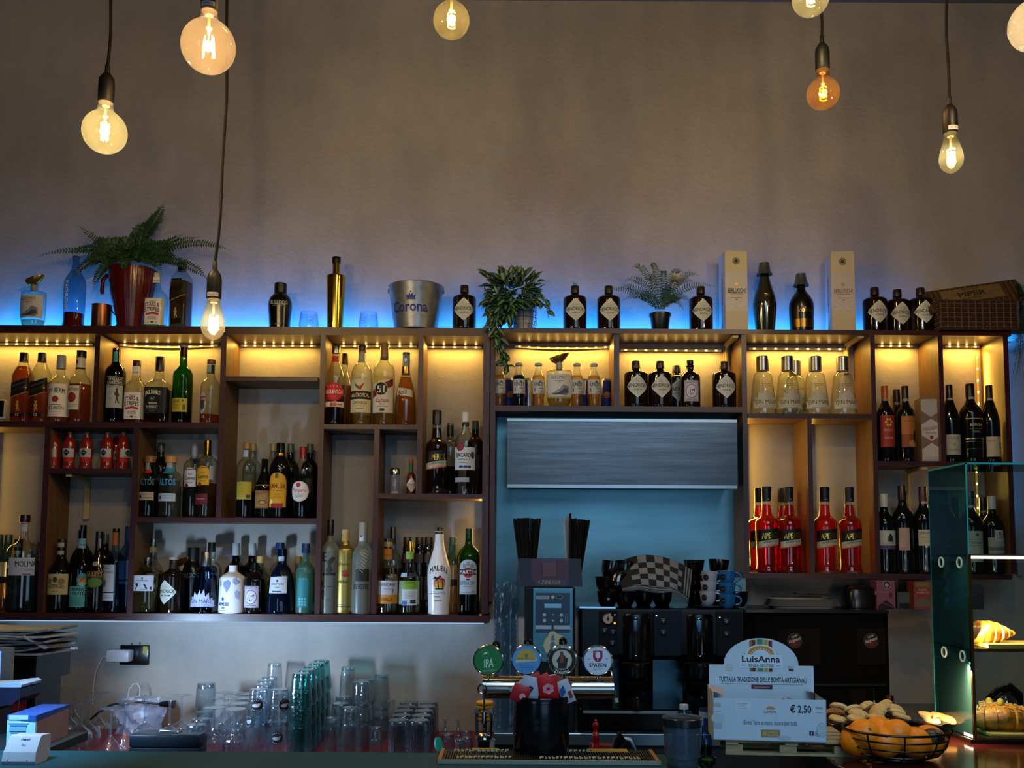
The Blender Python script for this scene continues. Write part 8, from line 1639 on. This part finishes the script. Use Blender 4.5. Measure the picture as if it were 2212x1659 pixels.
for i in range(N):
    for j in range(Mn):
        u, v = i/N, j/Mn; fs.append((i*(Mn+1)+j, (i+1)*(Mn+1)+j, (i+1)*(Mn+1)+j+1, i*(Mn+1)+j+1))
        if v > .84: m = (int((v-.84)*Mn/1.2) % 2)
        elif u > .87: m = (int((u-.87)*N/1.2) % 2)
        elif u < .16: m = 0
        else: m = (int((u-.16)*9.2)+int(v*6.2)) % 2
        mi.append(m)
mb = MB(); mb.add(vs, fs); mb.m = mi; ob = mb.build('cloth', [M('#0c0d12', .9), M('#6c7074', .9)], t, smooth=True)
sd = ob.modifiers.new('thickness', 'SOLIDIFY'); sd.thickness = .0025
# grinder
Yg = 3.10
t = thing('coffee_grinder', 'dark coffee grinder with pale blue control panel', 'grinder', (P(1192, 1400, Yg).x, Yg+.1, ZK)); o_ = Vector(t.location)
part(t, 'body', 1133, 1243, 1268, 1584, Yg, Yg+.22, M('#0a1018', .5, 0, .2), .008)
part(t, 'front_plate', 1151, 1238, 1271, 1430, Yg-.006, Yg+.004, M('#4c8094', .35, .6, bump=.3, bscale=120), .002)
part(t, 'control_panel', 1157, 1231, 1281, 1366, Yg-.008, Yg-.004, M('#16304c', .4), .0008)
q = S(Yg); g = lambda a, h, L: (P(1194, 1324, Yg).x-o_.x+a*q, Yg-.0085-.00006*L-o_.y, P(1194, 1324, Yg).z-o_.z+h*q)
lp = '#8ca8bc'; flat_art('display_print', [('r', -36, 30, -8, 37, lp), ('t', 'GRINDER', -22, 31.5, 4, 24, '#1c3048'), ('e', 0, 34, 3.6, 3.6, '#a8b0a8'), ('e', 14, 34, 8, 3.6, '#7c98a8'), ('e', 14, 34, 7, 2.8, '#16304c'), ('r', -18, 11, 18, 20, '#6cb0dc'), ('e', -18, -4, 3.8, 3.8, lp), ('e', -18, -16, 3.8, 3.8, lp), ('e', 18, -4, 3.8, 3.8, lp), ('e', 18, -16, 3.8, 3.8, lp), ('p', [(-2,-2),(2,-2),(0,-6)], lp), ('p', [(-3,-14),(3,-14),(0,-19)], lp), ('r', 26, -20, 31, -2, '#5c8094'), ('r', 27, -19, 30, -3, '#16304c'), ('r', -37, -34, -3, -26, lp), ('r', 2, -34, 37, -26, lp)], g, t, ncol=4)
flat_art('emblem', [('e', 6, -68, 26, 24, '#a8a88c'), ('e', 0, -50, 10, 12, '#a8a88c'), ('p', [(-4,-58),(4,-58),(3,-50),(0,-44),(-3,-50)], '#3c7088'), ('e', 0, -70, 6, 10, '#3c7088')], g, t)
# straw dispenser box
zt = P(1190, 1264, Yg+.04).z; Yx = Yg+.02; q = S(Yx); c = P(1187, 1262, Yx)
t = thing('straw_dispenser', 'dark red clear-plastic straw dispenser on top of the grinder', 'dispenser', (c.x, Yx+.05, P(1192, 1268, Yg).z+.0005)); o_ = Vector(t.location)
H = P(0, 1199, Yx).z-o_.z; wt, wb = 66*q, 70*q; fr_ = glass('#dccad0', .4, 0, 1.25, .05, .5); yf, yk = -.05, .06
mb = MB()
def quad(mb, pts, th=.0018):
    a = [Vector(p) for p in pts]; n = (a[1]-a[0]).cross(a[2]-a[0]).normalized()*th; mb.add(a+[p+n for p in a], [(3, 2, 1, 0), (4, 5, 6, 7), (0, 1, 5, 4), (1, 2, 6, 5), (2, 3, 7, 6), (3, 0, 4, 7)])
quad(mb, [(-wb, yf, 0), (wb, yf, 0), (wt, yf, H), (-wt, yf, H)]); quad(mb, [(-wb, yk, 0), (wb, yk, 0), (wt, yk, H), (-wt, yk, H)]); quad(mb, [(-wb, yf, 0), (-wb, yk, 0), (-wt, yk, H), (-wt, yf, H)]); quad(mb, [(wb, yf, 0), (wb, yk, 0), (wt, yk, H), (wt, yf, H)]); mb.box((-wb, yf, 0), (wb, yk, .003))
mb.build('clear_shell', fr_, t, smooth=False)
mb = MB(); mb.prism([(-38*q, 12*q), (38*q, 12*q), (38*q, H*.96), (18*q, H*.96), (16*q, 22*q), (-16*q, 22*q), (-20*q, H*.96), (-38*q, H*.96)], yf+.006, yk-.006); mb.build('red_insert', M('#7a1428', .4, 0, .4, .1), t, smooth=False)
MB().box((-15*q, yf+.010, 20*q), (15*q, yk-.008, H*.84)).build('napkin_block', M('#9a8c64', .7), t, smooth=False)
g = lambda a, h, L: (a*q, yf-.0022-.00006*L, h*q); flat_art('lettering', [('t', 'CAMPARI', -1, 5, 10, 46, '#b8b4a8', {'bold': .07})], g, t)
sm = {}
def straw(xb, xt, yt, dY, col, lab, grp):
    Ys = Yx+.05+dY; a = Vector((P(xb, 1250, Ys).x, Ys, t.location.z+.004)); b = P(xt, yt, Ys+.01); d = b-a; L = d.length; key = (col, round(L, 2))
    if key in sm: o = sm[key].copy(); COL.objects.link(o)
    else: o = MB().cyl((0, 0, 0), (0, 0, L), .0035, 8).build('straw', M(col, .7, 0, .12)); sm[key] = o
    o.location = a; o.rotation_euler = d.to_track_quat('Z', 'Y').to_euler(); tag(o, lab, 'straw', grp)
rn = random.Random(12)
for i in range(26): u = i/25; straw(1128+24*u, 1110+56*u+rn.uniform(-2, 2), 1119+6*abs(u-.4)+rn.uniform(-1, 2), rn.uniform(-.030, .035), '#0b0908', 'black drinking straw in the fan in the left compartment', 'black straws in the left compartment')
for i in range(22): u = i/21; straw(1233+17*u, 1236+36*u+rn.uniform(-2, 2), 1120+8*u+rn.uniform(-2, 2), rn.uniform(-.030, .035), '#0b0908', 'black drinking straw in the fan in the right compartment', 'black straws in the right compartment')
for i in range(5): straw(1226+i, 1219+i*3, 1120-3*i, -.02+.01*i, '#8c8c90', 'pale grey drinking straw at the left of the right-hand bundle', 'pale straws in the right compartment')
straw(1232, 1232, 1109, -.032, '#0b0908', 'single black straw standing tallest in the right-hand bundle', 'black straws in the right compartment')
# plastic cup towers in bag
for cx_, n_, x0_ in ((1082, 26, 0), (1103, 24, 0)):
    Yv = 3.14 if cx_ < 1090 else 3.20; q = S(Yv); zb_ = P(cx_, 1582, Yv).z; H = P(cx_, 1292, Yv).z-ZK
    t = thing('plastic_cup_stack', ('left', 'right')[cx_ > 1090]+' tower of nested clear plastic cups in crinkled film', 'cup stack', (P(cx_, 1450, Yv).x, Yv, ZK)); mb = MB(); pr = []
    for i in range(n_):
        z = H*i/n_; pr += [(.0165, z), (.0205, z+H/n_*.75), (.0215, z+H/n_*.9)]
    MB().lathe(pr, 26, capt=False).build('nested_cups', glass('#b8ccd8', .6, .10), t)
    rb = random.Random(cx_); mb = MB(); vs = []; fs = []; A, B = 26, 30
    for j in range(B+1):
        v = j/B; zz = v*(H+.05)
        for k in range(A):
            a = 2*PI*k/A; r_ = .026*(1+.25*max(0, v-.85)/.15*math.sin(a*2+1))+rb.uniform(-.002, .002)+.0016*math.sin(a*5+v*22); vs.append((r_*math.cos(a), r_*math.sin(a), zz+(rb.uniform(-.012, .012) if j == B else 0)))
    for j in range(B):
        for k in range(A): fs.append((j*A+k, j*A+(k+1) % A, (j+1)*A+(k+1) % A, (j+1)*A+k))
    mb.add(vs, fs); mb.build('film_bag', glass('#d8e4ec', .8, .03, gr=.06), t, smooth=False)
# ------------------------------------------------------------------ black coffee cabinets at the right
Yv = 3.42
t = thing('coffee_cabinet', 'black cabinet with two round coffee roaster emblems under the right shelving', 'cabinet', (P(1765, 1450, Yv).x, Yv+.12, ZK)); o_ = Vector(t.location)
part(t, 'carcass', 1634, 1918, 1322, 1585, Yv, 3.70, M('#080707', .75, 0, .06), .003)
part(t, 'top_rim', 1612, 1920, 1318, 1323, Yv-.02, 3.71, M('#191a1c', .25, .4))
for x0, x1 in ((1682, 1772), (1852, 1940-28)): part(t, 'door', x0, x1, 1358, 1436, Yv-.006, Yv, M('#130e09', .75, 0, .08), .001)
part(t, 'shelf_edge', 1640, 1914, 1478, 1481, Yv-.01, Yv, M('#26262a', .3, .4))
for x0, x1 in ((1684, 1740), (1835, 1870)): part(t, 'lower_panel', x0, x1, 1488, 1540, Yv-.004, Yv, M('#150f0a', .75, 0, .08))
q = S(Yv)
for cx_ in (1717, 1882):
    p = P(cx_, 1384, Yv-.01)-o_; g = lambda a, h, L: (p.x+a*q, Yv-.0075-.00006*L-o_.y, p.z+h*q)
    flat_art('emblem', [('e', 0, 0, 16, 16, '#4c4440'), ('e', 0, 0, 15, 15, '#0e0c0c'), ('e', 0, -4, 12, 10, '#4c1414'), ('t', "Caffe'", 0, 7, 5, 14, '#a8a49c', {'bold': .04, 'slant': .35}), ('t', 'Vergnano', 0, -2, 7, 26, '#b4b0a8', {'bold': .05, 'slant': .35}), ('t', '1882', 0, -10, 4, 12, '#7c2420')], g, t, ncol=8)
zt = P(1765, 1318, Yv).z+.0005
def onC(x, Y=3.55): return (P(x, 1300, Y).x, Y, zt)
# paper trays with black lids
q = S(3.5); wp = M('#8c8a84', .7, bump=.2, bscale=60)
for i in range(8):
    w_ = (82-1.2*i)*q*.98; sec = []
    mb = MB()
    def rr_(w_, d_, z_, n=8):
        return [(w_*math.copysign(abs(math.cos(a))**.5, math.cos(a))*(1+.012*math.sin(a*40)), d_*math.copysign(abs(math.sin(a))**.5, math.sin(a)), z_) for a in [2*PI*k/80 for k in range(80)]]
    z_ = .0035*i; rings = [rr_(w_*.8, .05, z_), rr_(w_*.86, .054, z_+.010), rr_(w_, .062, z_+.0125), rr_(w_, .062, z_+.0132)]
    vs = sum(rings, []); fs = [(j*80+k, j*80+(k+1) % 80, (j+1)*80+(k+1) % 80, (j+1)*80+k) for j in range(3) for k in range(80)]+[tuple(reversed(range(80)))]
    mb.add(vs, fs); o = mb.build('paper_tray', wp); o.location = onC(1731, 3.52); tag(o, 'white oblong paper tray, %s in the nested pile on the black cabinet' % ('lowest', 'second', 'third', 'fourth', 'fifth', 'sixth', 'seventh', 'topmost')[i], 'tray', 'nested paper trays')
zq = zt+.0035*7+.0135
for x0, x1, y0, y1, dY, lb in ((1640, 1700, 1281, 1290, .0, 'black plastic utensil at the left on the paper trays'), (1717, 1745, 1280, 1288, -.02, 'glinting black utensil in the middle on the paper trays'), (1745, 1812, 1283, 1286, .02, 'long black utensil at the right on the paper trays'), (1668, 1770, 1288, 1290, .01, 'lowest black utensil across the paper trays')):
    a = P(x0, y1, 3.5+dY); b = P(x1, y0, 3.5+dY); c = (a+b)/2; w_ = (b.x-a.x)/2; tl = math.atan2((P(x1, y1, 3.5).z-P(x0, y0, 3.5).z)*.6, b.x-a.x)
    o = MB().box((-w_, -.03, -.002), (w_, .03, .002), T=Matrix.Rotation(-tl, 4, 'Y'), bev=.0008).build('plastic_utensil', M('#0b0c10', .25), smooth=False); o.location = (c.x, 3.5+dY, max(zq+.004+w_*abs(math.sin(tl)), c.z)); tag(o, lb, 'utensil', 'black utensils on the trays')
# things right of the trays
t = thing('coffee_canister', 'bulky black canister on the cabinet beside the pink tea carton', 'canister', onC(1854)); q = S(3.55); H = P(0, 1253, 3.55).z-zt
MB().lathe([(30*q, 0), (32*q, .004), (33*q, H*.7), (28*q, H*.9), (20*q, H)], 28, n=3.5).build('body', M('#08080a', .25), t)
MB().box((24*q, -.058, H*.62), (27*q, -.052, H*.78)).build('latch', M('#6c6448', .4), t)
def carton(x0, x1, y0, Y, col, lab, items, rz=0, wid=.03):
    a = P(x0, 1318, Y); b = P(x1, y0, Y); w = (b.x-a.x)/2; t = thing('tea_box', lab, 'box', ((a.x+b.x)/2, Y, zt), 'tea boxes on the cabinet', math.radians(rz)); H = b.z-zt
    MB().box((-w, -wid, 0), (w, wid, H), bev=.0008).build('carton', M(col, .55), t, smooth=False); q = S(Y); g = lambda a_, h, L: (a_*q, -wid-.0004-.00006*L, h*q)
    if items: flat_art('front_print', items, g, t, ncol=4)
carton(1888, 1926, 1254, 3.52, '#6c3c4c', 'pink tea carton with round emblem on the cabinet', [('e', 2, 52, 9, 9, '#8c707c'), ('e', 2, 52, 7.5, 7.5, '#3c2430'), ('e', 2, 51, 4, 4, '#a0909c'), ('r', -14, 36, 4, 37, '#8c6c7c'), ('p', [(-17,8),(0,20),(17,6),(17,0),(-17,0)], '#1c1010'), ('s', -10, 16, 14, 4, 15, 5, '#7c4c5c'), ('e', 10, 30, 4, 6, '#4c1c34')])
carton(1932, 1966, 1279, 3.56, '#34383a', 'dark grey open carton between the pink and orange ones', [('r', -14, 16, 14, 34, '#45484a'), ('r', -14, 0, 14, 12, '#101010')])
carton(1968, 2004, 1256, 3.52, '#742c1c', 'orange-red tea carton with pale banner', [('r', -14, 48, 14, 58, '#6c5c2c'), ('t', 'English', 0, 40, 4, 18, '#b09088'), ('t', 'Breakfast Tea', 0, 34, 4, 26, '#b09088'), ('p', [(-17,18),(0,26),(17,18),(17,6),(-17,6)], '#5c5044')])
carton(2006, 2028, 1254, 3.54, '#5c6450', 'pale green tea carton beside the glass tumbler', [('p', [(-8,40),(4,50),(8,44),(0,34)], '#2c3c24'), ('s', -10, 10, 4, 10, 8, 16, '#1c1c14')])
carton(2068, 2116, 1268, 3.56, '#20242e', 'dark blue-grey tea carton right of the glass tumbler', [('r', -20, 36, 20, 48, '#343848'), ('r', -16, 30, 10, 31, '#545868')])
t = thing('glass_jar', 'frosty pale glass jar standing among the tea cartons', 'jar', onC(2046, 3.5)); q = S(3.5); H = P(0, 1252, 3.5).z-zt
MB().lathe([(16*q, 0), (19*q, .01), (19*q, H*.25), (17*q, H*.35), (18*q, H*.95), (17*q, H), (15*q, H*.98)], 28).build('body', glass('#a8c0bc', .6, .35), t)
# jars and bottle between cabinet and cookies
for x, Y_, kind, lb in ((1887, 2.9, 'spout', 'dark bottle with steel pourer behind the cookies'), (1921, 2.95, 'gold', 'dark jar with golden ridged lid behind the cookies')):
    c = P(x, 1500, Y_); t = thing('sauce_jar', lb, 'bottle', (c.x, Y_, ZK-.0)); t.location.y = 3.14; c = P(x, 1500, 3.14); t.location.x = c.x; q = S(3.14); H = P(0, 1500, 3.14).z-ZK
    MB().lathe([(13*q, 0), (14*q, .004), (14*q, H*.8), (9*q, H*.95), (8*q, H)], 24).build('body', M('#0a0a0a', .12), t)
    if kind == 'spout': MB().tube([(0, 0, H), (0, 0, H+26*q)], lambda u: .0035-.0018*u, 8).build('pourer', M('#a8b0b8', .12, 1), t)
    else: MB().lathe([(8.5*q, H-.002), (9*q, H), (9*q, H+4*q), (8*q, H+5*q), (9*q, H+6*q), (9*q, H+9*q), (8*q, H+10*q)], 24).build('lid', M('#a88c3c', .25, 1), t)
# citrus juicer behind the display
t = thing('citrus_juicer', 'black and steel citrus juicer behind the glass display', 'juicer', (P(2172, 1500, 3.16).x, 3.16, ZK)); q = S(3.16); z0 = P(0, 1522, 3.16).z-ZK; 
MB().lathe([(30*q, 0), (32*q, .01), (30*q, z0*.7), (34*q, z0)], 30).build('base', M('#0a0c10', .25), t)
MB().lathe([(52*q, z0), (54*q, z0+4*q), (34*q, z0+8*q)], 36).build('bowl', M('#0c0d11', .2), t)
MB().lathe([(23*q, z0+6*q), (22*q, z0+18*q), (16*q, z0+32*q), (4*q, z0+42*q)], 40, rib=lambda a, z: .10*abs(math.sin(a*4))).build('reamer', M('#6c7884', .15, .9), t)
MB().tube([(32*q, .02, z0+6*q), (30*q, .01, z0+34*q), (10*q, 0, z0+50*q), (-20*q, -.01, z0+42*q), (-44*q, -.02, z0+26*q)], lambda u: (10-5*u)*q+.002, 14).build('press_arm', M('#090a0e', .18, 0, .5, .3), t)
# white plug box on the wall at the right
c = P(2200, 1225, 3.75); o = MB().box((-.012, -.02, -.035), (.010, 0, .022), bev=.003).build('wall_switch', M('#7c8088', .5)); o.location = (c.x, 3.75, c.z); tag(o, 'small white wall switch right of the shelving', 'switch')
